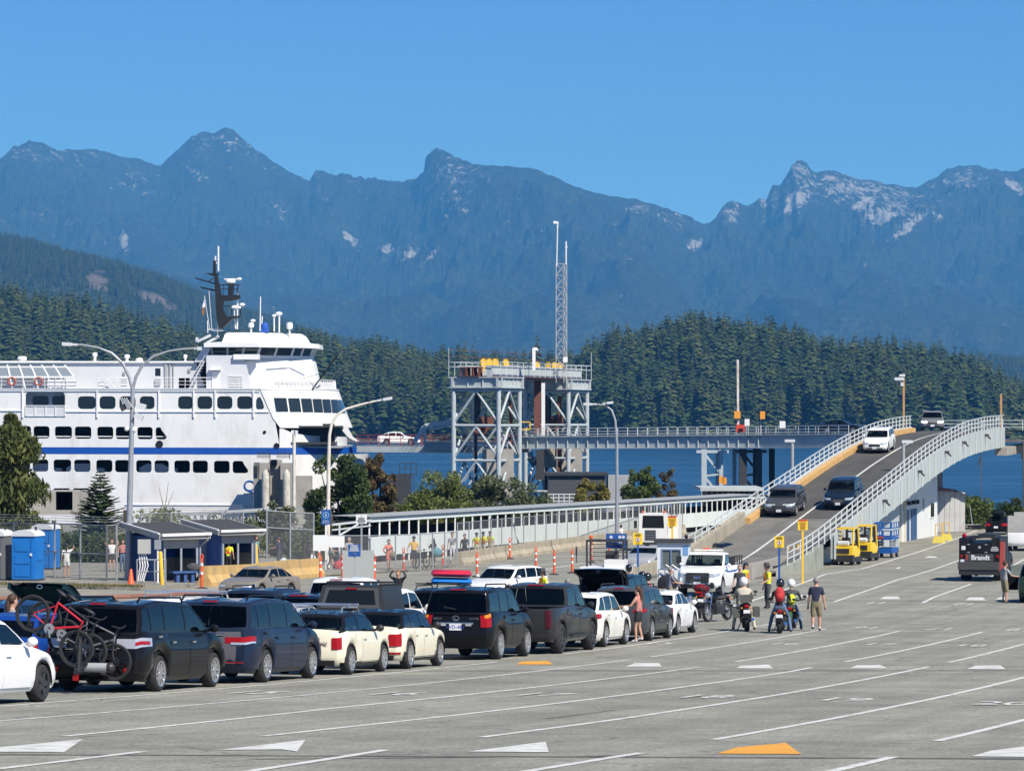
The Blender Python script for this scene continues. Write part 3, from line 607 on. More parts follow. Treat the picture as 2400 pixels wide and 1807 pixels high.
# curved bow
SB = sx(1500)
def bow(a, x0, x1):     # a 0..1 from the flat side to the centre line
    t = a*math.pi/2; return (x0+(x1-x0)*math.sin(t)**.9, SHIPY+13.5*(1-math.cos(t))**.85)
def bowgrid(x0f, x1f, zs, n=22, out=0., a1=1.):
    P = []
    for z in zs:
        row = []
        for i in range(n+1):
            x, y = bow(a1*i/n, x0f(z), x1f(z)); row.append((x+out*.7, y-out, z))
        P.append(row)
    return P
zC = [sz(y) for y in (1084,1060,1030,990,950,912,880,862)]
ip = lambda ys, xs: (lambda z: float(np.interp(-(z), [-sz(y) for y in ys], [sx(x) for x in xs])))
xC0 = ip([862,1030,1084],[1490,1565,1606]); xC1 = ip([862,912,990,1084],[1903,1922,1950,1987])
cb = MB().grid(bowgrid(xC0, xC1, zC, out=.08)); P2 = bowgrid(xC0, xC1, zC, out=.08); cb.grid([[(x, 2*(SHIPY+13.5)-y, z) for x, y, z in r][::-1] for r in P2]); fobj(cb, 'bow_superstructure', WHITE, smooth=50)
fr_ = MB()
for k, (a, b) in enumerate(((1572,1640),(1650,1712),(1720,1776),(1782,1829),(1833,1874),(1878,1912),(1914,1940))):
    g = []
    for t in (0, .5, 1):
        z = sz(990-78*t+k*1.5); row = []
        for j in range(4):
            xx = sx(a+(b-a)*j/3+(1-t)*13-4); x0, x1 = xC0(z), xC1(z); s_ = min(.9995, max(0, (xx-x0)/(x1-x0)))**(1/.9); al = math.asin(s_)*2/math.pi
            x, y = bow(al, x0, x1); row.append((x+.10, y-.13, z))
        g.append(row)
    q = MB().grid(g); fobj(q, 'bow_window', BGLASS, smooth=60)
# bulwark below the slit, blue stripe, hull bow
def hb(zs, x1f, out=0.): return bowgrid(lambda z: sx(1604), x1f, zs, out=out)
topz = lambda f: sz(float(np.interp(f, [0,.12,.3,.8,1],[1082,1116,1130,1138,1143])))
P = []
for i in range(5):
    row = []
    for j in range(23):
        x, y = bow(j/22, sx(1604), sx(1957)); zt = topz(j/22); row.append((x, y, zt+(sz(1240)-zt)*i/4))
    P.append(row)
b = MB().grid(P[::-1]); b.grid([[(x, 2*(SHIPY+13.5)-y, z) for x, y, z in r] for r in P]); fobj(b, 'bow_bulwark', WHITE, smooth=50)
zl = [SEA-1, sz(1700), sz(1500), sz(1400), sz(1238)]; P = hb(zl, ip([1238,1500,1700],[2085,2040,1985]))
b = MB().grid(P); b.grid([[(x, 2*(SHIPY+13.5)-y, z) for x, y, z in r][::-1] for r in P]); fobj(b, 'bow_hull', WHITE, smooth=50)
b = MB().grid(hb([sz(1236.5), sz(1198)], lambda z: sx(2075), .03)); b.add([(sx(-1500), SHIPY-.03, sz(1228)), (sx(1604), SHIPY-.03, sz(1236.5)), (sx(1604), SHIPY-.03, sz(1198)), (sx(-1500), SHIPY-.03, sz(1190))], [(0,1,2,3)]); fobj(b, 'blue_stripe', NAVYB)
fobj(MB().bb((sx(1605), SHIPY+1, sz(1200)), (sx(1960), SHIPY+26, sz(1190))), 'bow_deck', GREYM)
# curved wing at the bow corner
b = MB().prism([(sx(x), sz(y)) for x, y in ((1975,1062),(1990,1100),(2012,1138),(2048,1162),(2030,1166),(1985,1140),(1950,1100))][::-1], SHIPY+5.5, SHIPY+6.1, 'y'); fobj(b, 'bow_wing', WHITE2)
text('name_letter', 'Q', 1.75, NAVYB, FR, Vector((sx(1433), SHIPY-.05, sz(1420)))-FR.location, (R(90),0,0), .01)
# ---- sun deck
fobj(MB().bb((sx(-1500), SHIPY-.12, sz(864)), (sx(1500), SHIPY+27.1, sz(857))), 'sun_deck', SGREY)
P = bowgrid(lambda z: sx(1488), lambda z: sx(1906), [sz(864), sz(857)], out=.12); c0 = [(sx(1488), SHIPY+13.5)]
b = MB().grid(P); r0 = P[1]; r1 = [(x, 2*(SHIPY+13.5)-y, z) for x, y, z in r0][::-1]; b.sheet(r0+r1); fobj(b, 'bow_deck_plate', WHITE2)
rl = MB(); y_ = SHIPY+.15; xs_ = list(range(-1480, 1490, 62))
for x in xs_: rl.bar((sx(x), y_, sz(857)), (sx(x), y_, sz(796)), .055)
for yy, w in ((796,.075),(816,.05),(836,.05)): rl.bar((sx(-1490), y_, sz(yy)), (sx(1484), y_, sz(yy)), w)
fobj(rl, 'sun_deck_railing', WHITE2)
rl = MB(); pts = [bow(i/26, sx(1488), sx(1893)) for i in range(27)]; pts = [(x, y+.15) for x, y in pts]
for (x, y) in pts: rl.bar((x, y, sz(857)), (x-.12, y, sz(806)), .06)
for yy, w in ((806,.07),(830,.05)): rl.tube([(x-.1, y, sz(yy)) for x, y in pts], w/2, 5)
fobj(rl, 'bow_railing', WHITE2)
sb = MB()
for x in range(3, 24): (xa, ya), (xb, yb) = pts[x], pts[x+1]; sb.sheet([(xa-.05, ya+.04, sz(856)), (xb-.05, yb+.04, sz(856)), (xb-.12, yb+.04, sz(816)), (xa-.12, ya+.04, sz(816))])
fobj(sb, 'bow_rail_screen', SGREY)
# deckhouse, solarium, funnel vents
dh = MB().wall([(sx(-1400), sz(857)), (sx(1160), sz(857)), (sx(1105), sz(705)), (sx(-1400), sz(705))][::1], [[(sx(1005), sz(855)), (sx(1070), sz(855)), (sx(1070), sz(792)), (sx(1005), sz(792))], [(sx(868), sz(785)), (sx(900), sz(785)), (sx(900), sz(740)), (sx(868), sz(740))]], lambda a, b, d: (a, SHIPY+4+d, b), .15)
dhouse = fobj(dh, 'deckhouse', SGREY); fobj(MB().bb((sx(-1410), SHIPY+3.7, sz(708)), (sx(1138), SHIPY+23, sz(698))), 'deckhouse_roof', WHITE2)
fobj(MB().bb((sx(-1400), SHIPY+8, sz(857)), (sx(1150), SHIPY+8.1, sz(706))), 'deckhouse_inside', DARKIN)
fobj(MB().bb((sx(866), SHIPY+4.08, sz(786)), (sx(902), SHIPY+4.12, sz(739))), 'window_pane', DGLASS)
for x0, x1, y0, y1 in ((683,697,760,780),(868,900,802,838),(925,940,700,855),(1062,1075,740,760),(952,958,700,855),(974,976,700,855)): fobj(MB().bb((sx(x0), SHIPY+3.82, sz(y1)), (sx(x1), SHIPY+3.98, sz(y0))), 'wall_fitting', GREYM)
def louvre(x0, x1, y0, y1, yy):
    b = MB(); n = 7
    for k in range(n): b.bb((sx(x0), yy-.05, sz(y0+(y1-y0)*(k+.55)/n)), (sx(x1), yy+.02, sz(y0+(y1-y0)*k/n)))
    fobj(b, 'louvre', WHITE2)
louvre(668, 708, 788, 842, SHIPY+3.95)
st = MB()
for k in range(9): st.bb((sx(1080+8*k)-.25, SHIPY+2.6, sz(855-16*k)), (sx(1080+8*k)+.25, SHIPY+3.5, sz(853-16*k)))
for yy in (SHIPY+2.55, SHIPY+3.5): st.bar((sx(1075), yy, sz(857)), (sx(1160), yy, sz(700)), .12); st.bar((sx(1075), yy, sz(818)), (sx(1165), yy, sz(665)), .07)
fobj(st, 'stairway', SGREY)
st = MB()
for yy in (SHIPY+2.2, SHIPY+3.2): st.bar((sx(600), yy, sz(800)), (sx(660), yy, sz(857)), .1); st.bar((sx(612), yy, sz(790)), (sx(640), yy, sz(797)), .06)
for k in range(6): st.bb((sx(603+10*k)-.2, SHIPY+2.2, sz(803+9*k)), (sx(603+10*k)+.2, SHIPY+3.2, sz(802+9*k)))
fobj(st, 'stairway', WHITE2)
so = MB(); gl = MB()
top = [(sx(x), SHIPY+5.0, sz(700)) for x in range(-620, 340, 62)]; n = len(top)
mid = [(top[i][0]+(.9 if i > n-9 else 0)*(i-(n-9))/8*1.0, SHIPY+3.4, sz(733)) for i in range(n)]; bot = [(mid[i][0]+.9*max(0, (i-(n-9))/8), SHIPY+2.8, sz(790)) for i in range(n)]
for i in range(n):
    so.bar(top[i], mid[i], .17); so.bar(mid[i], bot[i], .17); so.bar(bot[i], (bot[i][0]+.3, bot[i][1], sz(856)), .12)
    if i < n-1:
        for r_ in (top, mid, bot): so.bar(r_[i], r_[i+1], .15)
        gl.add([top[i], top[i+1], mid[i+1], mid[i]], [(0,1,2,3)]); gl.add([mid[i], mid[i+1], bot[i+1], bot[i]], [(0,1,2,3)])
fobj(so, 'solarium_frame', WHITE2); fobj(gl, 'solarium_glass', mat('solarium_glass', (.20,.24,.26), .08, spec=.8))
for x0, x1, y0 in ((270,352,808),(358,434,808),(560,598,822)): fobj(MB().bb((sx(x0), SHIPY+.25, sz(852)), (sx(x1), SHIPY+.85, sz(y0))), 'deck_locker', WHITE2)
ORB = mat('life_ring_red', (.45,.10,.06), .6)
for x in (68, 222):
    b = MB(); b.tube([(sx(x)+.42*math.cos(a*.524), SHIPY-.05, sz(817)+.42*math.sin(a*.524)) for a in range(12)], .10, 6, closed=True); fobj(b, 'life_ring', ORB)
for x, y0, y1, r in ((60,665,700,22),(487,643,700,12),(676,654,700,13),(748,675,700,17),(1018,654,702,9),(-220,650,700,20),(-480,660,700,18)):
    w = r*PM/2.449; h0, h1 = sz(y1), sz(y0); b = MB().lathe([(w*.7,h0),(w*.7,h1-.45),(w*1.15,h1-.42),(w*1.3,h1-.2),(w,h1-.02),(0,h1)], 14, c=(sx(x), SHIPY+9, 0)); fobj(b, 'roof_vent', WHITE2, smooth=40)
# ---- wheelhouse
def ring(xl, xs, xf, yn, z, f=4.): yf = 2*(SHIPY+13.5)-yn; return [(xl,yn,z),(xs,yn,z),(xf-(xf-xs)*.35,yn+f*.45,z),(xf,yn+f,z),(xf,yf-f,z),(xf-(xf-xs)*.35,yf-f*.45,z),(xs,yf,z),(xl,yf,z)]
def loft(b, rings, cap=True):
    n = len(rings[0]); o = len(b.v)
    for r in rings: b.v += [tuple(p) for p in r]
    for i in range(len(rings)-1):
        for k in range(n): l = (k+1) % n; b.f.append((o+i*n+k, o+i*n+l, o+(i+1)*n+l, o+(i+1)*n+k)); b.m.append(b.mi)
    if cap: b.f.append(tuple(o+(len(rings)-1)*n+k for k in range(n))); b.m.append(b.mi)
    return b
b = loft(MB(), [ring(sx(1175), sx(1400), sx(1800), SHIPY+3.2, sz(857), 7), ring(sx(1175), sx(1390), sx(1765), SHIPY+3.2, sz(700), 7), ring(sx(1175), sx(1330), sx(1745), SHIPY+3.4, sz(663), 7)]); fobj(b, 'bridge_trunk', WHITE2)
fobj(MB().bb((sx(1172), SHIPY+2.6, sz(857)), (sx(1335), SHIPY+3.19, sz(666))).prism([(sx(x), sz(y)) for x, y in ((1335,663),(1400,700),(1430,857),(1335,857))][::-1], SHIPY+2.6, SHIPY+3.19, 'y'), 'bridge_side_house', SGREY)
fobj(MB().prism([(sx(x), sz(y)) for x, y in ((1100,703),(1160,600),(1200,600),(1176,663),(1176,703))][::-1], SHIPY+3.3, SHIPY+22, 'y'), 'bridge_wing', SGREY)
fobj(MB().bb((sx(1205), SHIPY+2.5, sz(855)), (sx(1250), SHIPY+2.58, sz(760))), 'bridge_door', WHITE2); fobj(MB().bb((sx(1192), SHIPY+1.8, sz(752)), (sx(1258), SHIPY+2.6, sz(740))), 'door_canopy', WHITE2)
louvre(1300, 1382, 782, 850, SHIPY+2.55)
b = MB().bb((sx(1330), SHIPY+2.2, sz(690)), (sx(1480), SHIPY+3.4, sz(660))); fobj(b, 'bridge_wing_bulwark', WHITE2)
WB, WT = ring(sx(1200), sx(1460), sx(1742), SHIPY+4.2, sz(672), 6.5), ring(sx(1192), sx(1480), sx(1765), SHIPY+4.0, sz(612), 6.5)
def lerp3(a, b, t): return tuple(p+(q-p)*t for p, q in zip(a, b))
fobj(loft(MB(), [WB, [lerp3(p, q, .99) for p, q in zip(WB, WT)]]), 'wheelhouse_glazing', mat('wheelhouse_glass', (.03,.045,.05), .06, spec=.8))
b = MB()
for k in range(len(WB)):
    l = (k+1) % len(WB); n = max(1, int(round((V3(WB[k])-V3(WB[l])).length/1.9)))
    for i in range(n): p, q = lerp3(WB[k], WB[l], i/n), lerp3(WT[k], WT[l], i/n); b.bar(p, q, .22)
    b.bar(WB[k], WB[l], .3); b.bar(WT[k], WT[l], .3)
fobj(b, 'window_mullions', WHITE2)
b = loft(MB(), [ring(sx(1185), sx(1470), sx(1760), SHIPY+3.9, sz(612), 6.5), ring(sx(1160), sx(1480), sx(1805), SHIPY+2.2, sz(600)-.35, 7.5), ring(sx(1160), sx(1480), sx(1803), SHIPY+2.2, sz(594), 7.5), ring(sx(1255), sx(1460), sx(1735), SHIPY+4.6, sz(585), 6), ring(sx(1268), sx(1428), sx(1708), SHIPY+5.2, sz(541), 6), ring(sx(1280), sx(1420), sx(1690), SHIPY+5.8, sz(530), 6)]); fobj(b, 'wheelhouse_roof', WHITE2)
b = MB().bar((sx(1115), SHIPY+4, sz(585)), (sx(1190), SHIPY+4, sz(548)), .9, .25).bar((sx(1160), SHIPY+6, sz(590)), (sx(1230), SHIPY+6, sz(552)), .9, .25).bar((sx(1112), SHIPY+4, sz(590)), (sx(1112), SHIPY+4, sz(560)), .3).bar((sx(1195), SHIPY+5, sz(520)), (sx(1260), SHIPY+5, sz(520)), .07)
fobj(b, 'bridge_wing_canopies', SGREY)
# mast and aerials (drawn at the ship's centre line)
MY = SHIPY+12.; mb = MB()
def mp(zx, zy): return (440+zx/5.267-CX)*(MY/F), HC-(560+zy/5.267-HZ)*(MY/F)
def mpoly(pts, d): mb.prism([mp(*p) for p in pts][::-1], MY-d/2, MY+d/2, 'y')
mpoly([(330,440),(365,440),(400,600),(415,690),(470,700),(640,690),(650,740),(520,770),(440,770),(430,840),(475,960),(575,955),(650,950),(650,972),(560,985),(430,1105),(390,1110),(360,980),(345,700)], 1.3)
mpoly([(215,425),(385,425),(380,440),(320,462)], .9)
def mbar(a, b, w): p, q = mp(*a), mp(*b); mb.bar((p[0], MY, p[1]), (q[0], MY, q[1]), w)
for a, b, w in (((330,440),(332,270),.35),((95,485),(335,555),.16),((255,528),(320,480),.1),((160,600),(345,640),.2),((525,700),(535,545),.55),((385,568),(640,568),.12),((400,620),(620,620),.08),((620,568),(612,690),.1),((440,568),(440,690),.07),((570,568),(568,690),.07),((430,832),(660,832),.09),((480,832),(485,960),.07),((540,832),(545,950),.08),((660,832),(650,960),.1),((600,900),(655,900),.06)): mbar(a, b, w)
fobj(mb, 'mast', BLACKP)
wb_ = MB()
def wbar(a, b, w, yy=MY): p, q = mp(*a), mp(*b); wb_.bar((p[0], yy, p[1]), (q[0], yy, q[1]), w)
for a, b, w in (((380,90),(380,400),.16),((343,212),(343,290),.14),((450,497),(650,497),.14),((378,680),(370,1200),.13),((618,680),(612,1115),.15),((575,840),(578,950),.12),((578,950),(590,1110),.1),((900,712),(893,1140),.1),((920,955),(912,1140),.1),((1068,945),(1068,1145),.13),((1133,905),(1130,1155),.15),((207,700),(270,1110),.05),((262,640),(298,1110),.05),((245,1010),(248,1160),.08),((250,1118),(375,1118),.09)): wbar(a, b, w)
for x, y, r in ((335,300,.18),(530,528,.42),(635,497,.22),(580,845,.32),(630,848,.22),(672,812,.24),(805,1010,.22),(1068,948,.2),(1125,925,.3)):
    p = mp(x, y); wb_.ball((p[0], MY, p[1]), r, 8, 6, (1.4,1,.8))
for x, y0, y1, r in ((815,1045,1100,.36),(1285,1040,1120,.38)):
    p, q = mp(x, y0), mp(x, y1); wb_.lathe([(.02,p[1]),(r*.8,p[1]-.05),(r,p[1]-.3),(r*.9,q[1]),(.1,q[1]-.1),(.1,q[1]-.8)], 12, c=(p[0], MY-4, 0))
fobj(wb_, 'aerials', WHITE2, smooth=40)
p = mp(990, 1100); b = MB().ball((p[0], MY-5, p[1]), .42, 10, 7, (1,1,1.3)).bar((p[0], MY-5, p[1]-.6), (p[0], MY-5, p[1]-.1), .9, .5); fobj(b, 'covered_instrument', mat('blue_cover', (.02,.09,.42), .7))
fl = MB(); p0 = mp(205, 700)
def fp(x, y): q = mp(x, y); return (q[0], MY+.3*math.sin(x*.2), q[1])
fl.add([fp(205,740), fp(188,800), fp(178,850), fp(215,845), fp(222,790)], [(0,1,2,3,4)]); fobj(fl, 'flag_field', mat('flag_white_blue', (.45,.45,.55), .9, noise=.5, nscale=6))
fl = MB(); fl.add([fp(178,850), fp(172,900), fp(190,960), fp(205,920), fp(215,845)], [(0,1,2,3,4)]); fobj(fl, 'flag_sun', mat('flag_ochre', (.42,.22,.07), .9, noise=.4, nscale=8))
b = MB(); b.tube([(sx(1780), SHIPY+4, sz(862)), (sx(1930), SHIPY+4, sz(660))], .09, 6); b.bar((sx(1845), SHIPY+4, sz(765)), (sx(1700), SHIPY+4, sz(805)), .05); fobj(b, 'jackstaff', BLACKP)
b = MB().bar((sx(1520), SHIPY+4.4, sz(727)), (sx(1745), SHIPY+8, sz(740)), .1); fobj(b, 'trunk_rail', SGREY)
# cars on the ferry car deck, seen through the ports
for x, y in ((235,1300),(480,1310),(900,1310)):
    w = 2.1; b = MB().prism([(sx(x)-w, sz(1338)), (sx(x)+w, sz(1338)), (sx(x)+w, sz(1318)), (sx(x)+w*.55, sz(1312)), (sx(x)+.2*w, sz(1290)), (sx(x)-.6*w, sz(1290)), (sx(x)-w, sz(1314))], SHIPY+1.5, SHIPY+3.2, 'y')
    o = tag(b.obj('stowed_car', mat('dim_white_car', (.5,.5,.52), .3)), {235:'pale car parked on the car deck behind the leftmost lower port', 480:'pale car on the car deck behind the second pair of lower ports', 900:'dim car on the car deck behind the lower ports beside the lamp post'}[x], 'car')
# ================================================================ BERTH: GANTRY, BRIDGE, RAMP
TOWERP = mat('gantry_paint', (.41,.46,.475), .55, noise=.10, nscale=1.5, dirt=((.28,.20,.14), .35, .8))
GIRD = mat('girder_paint', (.44,.48,.48), .6, noise=.08, nscale=.8, dirt=((.25,.22,.18), .3, .6))
RUSTP = mat('rust_red_steel', (.15,.055,.04), .8, noise=.25, nscale=1.5)
YELP = mat('yellow_paint', (.78,.47,.03), .5, noise=.12, nscale=2, dirt=((.35,.2,.08), .4, 2))
CONC = mat('concrete', (.33,.31,.275), .9, noise=.18, nscale=1.2, dirt=((.17,.16,.14), .6, .8), bump=.3, bscale=8)
CONCW = mat('warm_concrete', (.36,.32,.245), .9, noise=.2, nscale=1., dirt=((.17,.15,.115), .7, 1.1), bump=.3, bscale=8)
RAILP = mat('pale_rail_paint', (.53,.56,.56), .5, noise=.08, nscale=2)
DARKS = mat('dark_steel', (.035,.037,.04), .6, noise=.2, nscale=1)
def at0(root):
    root['_'] = 0; del root['_']; return root
def wob(b, name, m, root, smooth=None, sub=None):
    """build in world coordinates, hang under an unrotated root"""
    o = b.obj(name, m, sub or root, smooth)
    if sub is None: o.location = (-root.location.x, -root.location.y, -root.location.z)
    return o
AX, CR = Vector((.94,-.34,0)).normalized(), Vector((.34,.94,0)).normalized()
def tz(zx, zy, Y): return W(1040+zx/4.8975, 820+zy/4.8975, Y)
NLc, NRc = tz(630, 450, 365), tz(1430, 482, 387)
GT = thing('loading_gantry', 'pale steel gantry with two lattice towers and yellow sheaves over the link span', 'gantry', (NLc.x, NLc.y, SEA))
def tower(NC, name):
    z0 = NC.z; corners = [NC-AX*5.15, NC, NC+CR*6.6, NC-AX*5.15+CR*6.6]
    lv = [12.25, 8.44, 4.68, .9, -2.9, -6.7]
    for c in corners: wob(MB().tube([(c.x, c.y, SEA-2), (c.x, c.y, 12.5)], .26, 10), 'tower_leg', TOWERP, GT, 40)
    for k in range(4):
        a, b = corners[k], corners[(k+1) % 4]; m = (a+b)/2
        for i, z in enumerate(lv[:5]):
            wob(MB().tube([(a.x, a.y, z), (b.x, b.y, z)], .16, 8), 'tower_brace', TOWERP, GT, 40)
            z2 = lv[i+1]+.25
            for e in (a, b): wob(MB().tube([(m.x, m.y, z-.1), (e.x, e.y, z2)], .14, 7), 'tower_diagonal', TOWERP, GT, 40)
    # box girders round the head
    for a, b in ((corners[0], corners[1]), (corners[1], corners[2]), (corners[3], corners[2]), (corners[0], corners[3])):
        d = (b-a).normalized(); a2, b2 = a-d*.45, b+d*.45; g = MB()
        g.bar((a2.x, a2.y, 13.05), (b2.x, b2.y, 13.05), .28, .95); g.bar((a2.x, a2.y, 13.60), (b2.x, b2.y, 13.60), .75, .12); g.bar((a2.x, a2.y, 12.52), (b2.x, b2.y, 12.52), .75, .12)
        n = max(2, int((b-a).length/1.3)); s = Vector((d.y, -d.x, 0))*.2
        for i in range(n+1): p = a+d*((b-a).length*i/n); g.bar((p.x+s.x, p.y+s.y, 12.58), (p.x+s.x, p.y+s.y, 13.54), .12)
        wob(g, 'head_girder', GIRD, GT)
    # ladder and platform inside
    c = NC-AX*2.5+CR*2; s = MB()
    for k in range(26): s.bar((c.x-2.3+.17*k, c.y, 1.+.24*k), (c.x-2.3+.17*k, c.y+.9, 1.+.24*k), .2, .05)
    for o in (0, .9): s.bar((c.x-2.4, c.y+o, .9), (c.x+2.1, c.y+o, 7.2), .12, .2); s.bar((c.x-2.4, c.y+o, 1.9), (c.x+2.1, c.y+o, 8.2), .06)
    wob(s, 'access_stair', TOWERP, GT)
    b = MB().box((c.x+1.6, c.y+.8, 3.3), (3.4, 3.2, 5.2)); wob(b, 'counterweight', CONC, GT)
    b = MB()
    for dx, dy in ((.4,-1.),(1.1,-.2),(.1,.6)): b.box((c.x-.3+dx, c.y+dy, 9.0), (.7,.6,.8)).tube([(c.x+dx, c.y+dy, 8.8), (c.x+dx-1.2, c.y+dy, 7.6)], .3, 8)
    wob(b, 'hoist_machinery', RUSTP, GT); wob(MB().bar((c.x-.8, c.y+.5, 12.5), (c.x-.8, c.y+.5, -6), .35), 'guide_rail', DARKS, GT)
    return corners
CA, CB = tower(NLc, 'a'), tower(NRc, 'b')
# cross girders between the towers carrying the sheaves
for o in (-1.0, -4.2):
    a, b = NLc+AX*o-CR*.3, NRc+AX*o+CR*6.8; g = MB().bar((a.x, a.y, 14.25), (b.x, b.y, 14.25), .5, 1.15).bar((a.x, a.y, 14.86), (b.x, b.y, 14.86), .8, .1); wob(g, 'cross_girder', GIRD, GT)
a, b = NLc-AX*2.6-CR*.2, NRc-AX*2.6+CR*6.6; wob(MB().bar((a.x, a.y, 13.72), (b.x, b.y, 13.72), 4.4, .1), 'top_platform', RUSTP, GT)
for k in range(3):
    p = NLc-AX*(3.9-.75*k)-CR*.6; wob(MB().wall([(-.33,-.5),(.33,-.5),(.33,.5),(-.33,.5)], [[(-.26,-.42),(.26,-.42),(.26,.42),(-.26,.42)]], lambda q, w, d: (p.x+AX.x*q+CR.x*d, p.y+AX.y*q+CR.y*d, 14.2+w), 1.2), 'rusty_box_end', RUSTP, GT)
def sheave(zx, zy, Y, nm):
    p = tz(zx, zy, Y); n = Vector((.80,.0,0)); n = Vector((.8,-.6,0)); b = MB()
    b.lathe([(.0,.06),(.12,.06),(.12,.03),(.42,.03),(.44,.07),(.50,.07),(.50,-.07),(.44,-.07),(.42,-.03),(.12,-.03),(.12,-.06),(0,-.06)], 20, 'x'); ang = math.atan2(n.y, n.x)
    o = wob(b.xf(Matrix.Translation(p) @ Matrix.Rotation(ang, 4, 'Z') @ Matrix.Scale(1.05, 4)), 'sheave', YELP, GT, 30)
    wob(MB().bar((p.x, p.y, p.z-.9), (p.x, p.y, p.z-.1), .25), 'sheave_stand', YELP, GT)
for zx, zy, Y in ((457,155,369),(524,155,370),(594,155,371),(714,160,374),(1070,190,382),(1195,187,386),(1272,195,388),(1335,193,389)): sheave(zx, zy, Y, '')
rl = MB()
path = [CA[0]-AX*.4-CR*.4, CA[1]+AX*.4-CR*.4, CB[2]+AX*.4+CR*.4, CB[3]-AX*.4+CR*.4, CA[0]-AX*.4-CR*.4]
for a, b in zip(path[:-1], path[1:]):
    for z in (14.75, 15.25): rl.bar((a.x, a.y, z), (b.x, b.y, z), .06)
    n = max(2, int((b-a).length/1.8))
    for i in range(n): p = a.lerp(b, i/n); rl.bar((p.x, p.y, 13.7), (p.x, p.y, 15.25), .06)
for q in (path[0], path[2]): rl.bar((q.x, q.y, 13.7), (q.x, q.y, 16.8), .05)
wob(rl, 'top_railing', RAILP, GT)
rr_ = MB(); a, b = path[0], path[3]; rr_.bar((a.x, a.y, 16.6), (b.x, b.y, 16.6), .04).bar((a.x, a.y, 15.9), (b.x, b.y, 15.9), .04); wob(rr_, 'rusty_wire_rail', RUSTP, GT)
for zx, w, m, Y, y0, y1 in ((1075,.75,RUSTP,383,350,960),(1330,.5,RUSTP,388,530,1400),(1142,.4,WHITE2,378,380,985),(770,.4,RUSTP,372,560,1270),(1215,.35,DARKS,392,480,870),(405,.35,DARKS,376,470,860),(1100,.9,DARKS,388,1150,1490),(1130,.5,DARKS,388,1150,1490)):
    p, q = tz(zx, y0, Y), tz(zx, y1, Y); wob(MB().bar(p, q, w), 'hanger_column', m, GT)
p = tz(1215, 1215, 380); wob(MB().box(p, (1.2,1.2,2.6)), 'counterweight', CONCW, GT)
p = tz(938, 870, 372); wob(MB().box((p.x-.5,p.y,p.z), (.12,.5,.8)).box((p.x+.5,p.y,p.z), (.12,.5,.8)).box((p.x,p.y,p.z+.4), (1.1,.5,.12)).box((p.x,p.y,p.z-.4), (1.1,.5,.12)), 'yellow_gate', YELP, GT)
p, q = tz(1035, -20, 372), tz(1035, 235, 372); wob(MB().bar(p, q, .35).bar(tz(1030,-15,372), tz(1075,-8,372), .3).bar(tz(1075,-8,372), tz(1075,10,372), .2), 'crane_post', WHITE2, GT)
c = MB()
for k in range(5): p = tz(965+14*k, 1170, 379); c.tube([p, tz(975+14*k, 1260+12*k, 379), tz(1005+14*k, 1330, 379), tz(1060, 1300-10*k, 379)], .05, 5)
wob(c, 'hanging_cables', DARKS, GT)
# lattice aerial mast
MY2 = 384.; ma = thing('aerial_mast', 'slender three legged lattice mast with aerials behind the gantry', 'mast', tuple(W(1316, 855, MY2)))
u0, u1 = 1303.5, 1328.5; b = MB(); lg = [Vector((W(u0,855,MY2).x, MY2, 0)), Vector((W(u1,855,MY2).x, MY2, 0)), Vector((W(1322,855,MY2).x, MY2+1.1, 0))]
zb, zt_ = W(0,866,MY2).z, W(0,618,MY2).z; H_ = zt_-zb
for l in lg: b.bar((l.x, l.y, zb-1.5), (l.x, l.y, zt_), .085)
for k in range(9):
    za, zc = zb+H_*k/9, zb+H_*(k+1)/9
    for i in range(3):
        p, q = lg[i], lg[(i+1) % 3]; b.bar((p.x,p.y,za), (q.x,q.y,zc), .05); b.bar((q.x,q.y,za), (p.x,p.y,zc), .05); b.bar((p.x,p.y,zc), (q.x,q.y,zc), .05)
wob(b, 'lattice', mat('mast_galvanised', (.42,.43,.43), .5, metal=.2, noise=.1), ma)
b = MB().bar(W(1305,625,MY2), W(1307,528,MY2), .11).bar(W(1297,521,MY2), W(1309,523,MY2), .28).bar(W(1307,534,MY2), W(1307,521,MY2), .16); wob(b, 'camera_arm', WHITE2, ma)
b = MB().bar(W(1327,620,MY2), W(1327,566,MY2), .13).bar(W(1325,578,MY2), W(1330,580,MY2), .15); wob(b, 'whip_aerial', WHITE2, ma)
b = MB().box(W(1325,843,MY2), (.5,.4,.6)); wob(b, 'junction_box', WHITE2, ma)
# ---- bridge from the gantry to the ramp head
BRP = [(1190,373.5),(1430,367.),(1650,361.),(1830,356.),(1990,350.)]
def bedge(t):
    k = [0,.3,.575,.8,1]; u = np.interp(t, k, [p[0] for p in BRP]); Y = np.interp(t, k, [p[1] for p in BRP]); return u, Y
BD = thing('approach_bridge', 'grey plate girder road bridge leading from the gantry to the ramp head', 'bridge', (10, 366, SEA))
def bz(t, k): return {'bot': 5.87+.33*t, 'top': 7.16+.42*t, 'rail': 8.06+.44*t}[k]
n = 34
def bp(t, z, off=0.):
    u, Y = bedge(t); x = (u-CX)/F*Y; return Vector((x+CR.x*off, Y+CR.y*off, z))
for off, nm in ((0,'near'), (6.6,'far')):
    for i in range(4):
        a, b_ = i/4, (i+1)/4; g = MB()
        g.bar(bp(a, (bz(a,'bot')+bz(a,'top'))/2, off), bp(b_, (bz(b_,'bot')+bz(b_,'top'))/2, off), .12, 1.3)
        g.bar(bp(a, bz(a,'bot')+.05, off), bp(b_, bz(b_,'bot')+.05, off), .5, .09); g.bar(bp(a, bz(a,'top')+.03, off), bp(b_, bz(b_,'top')+.03, off), .6, .12)
        wob(g, 'plate_girder', GIRD, BD)
st = MB()
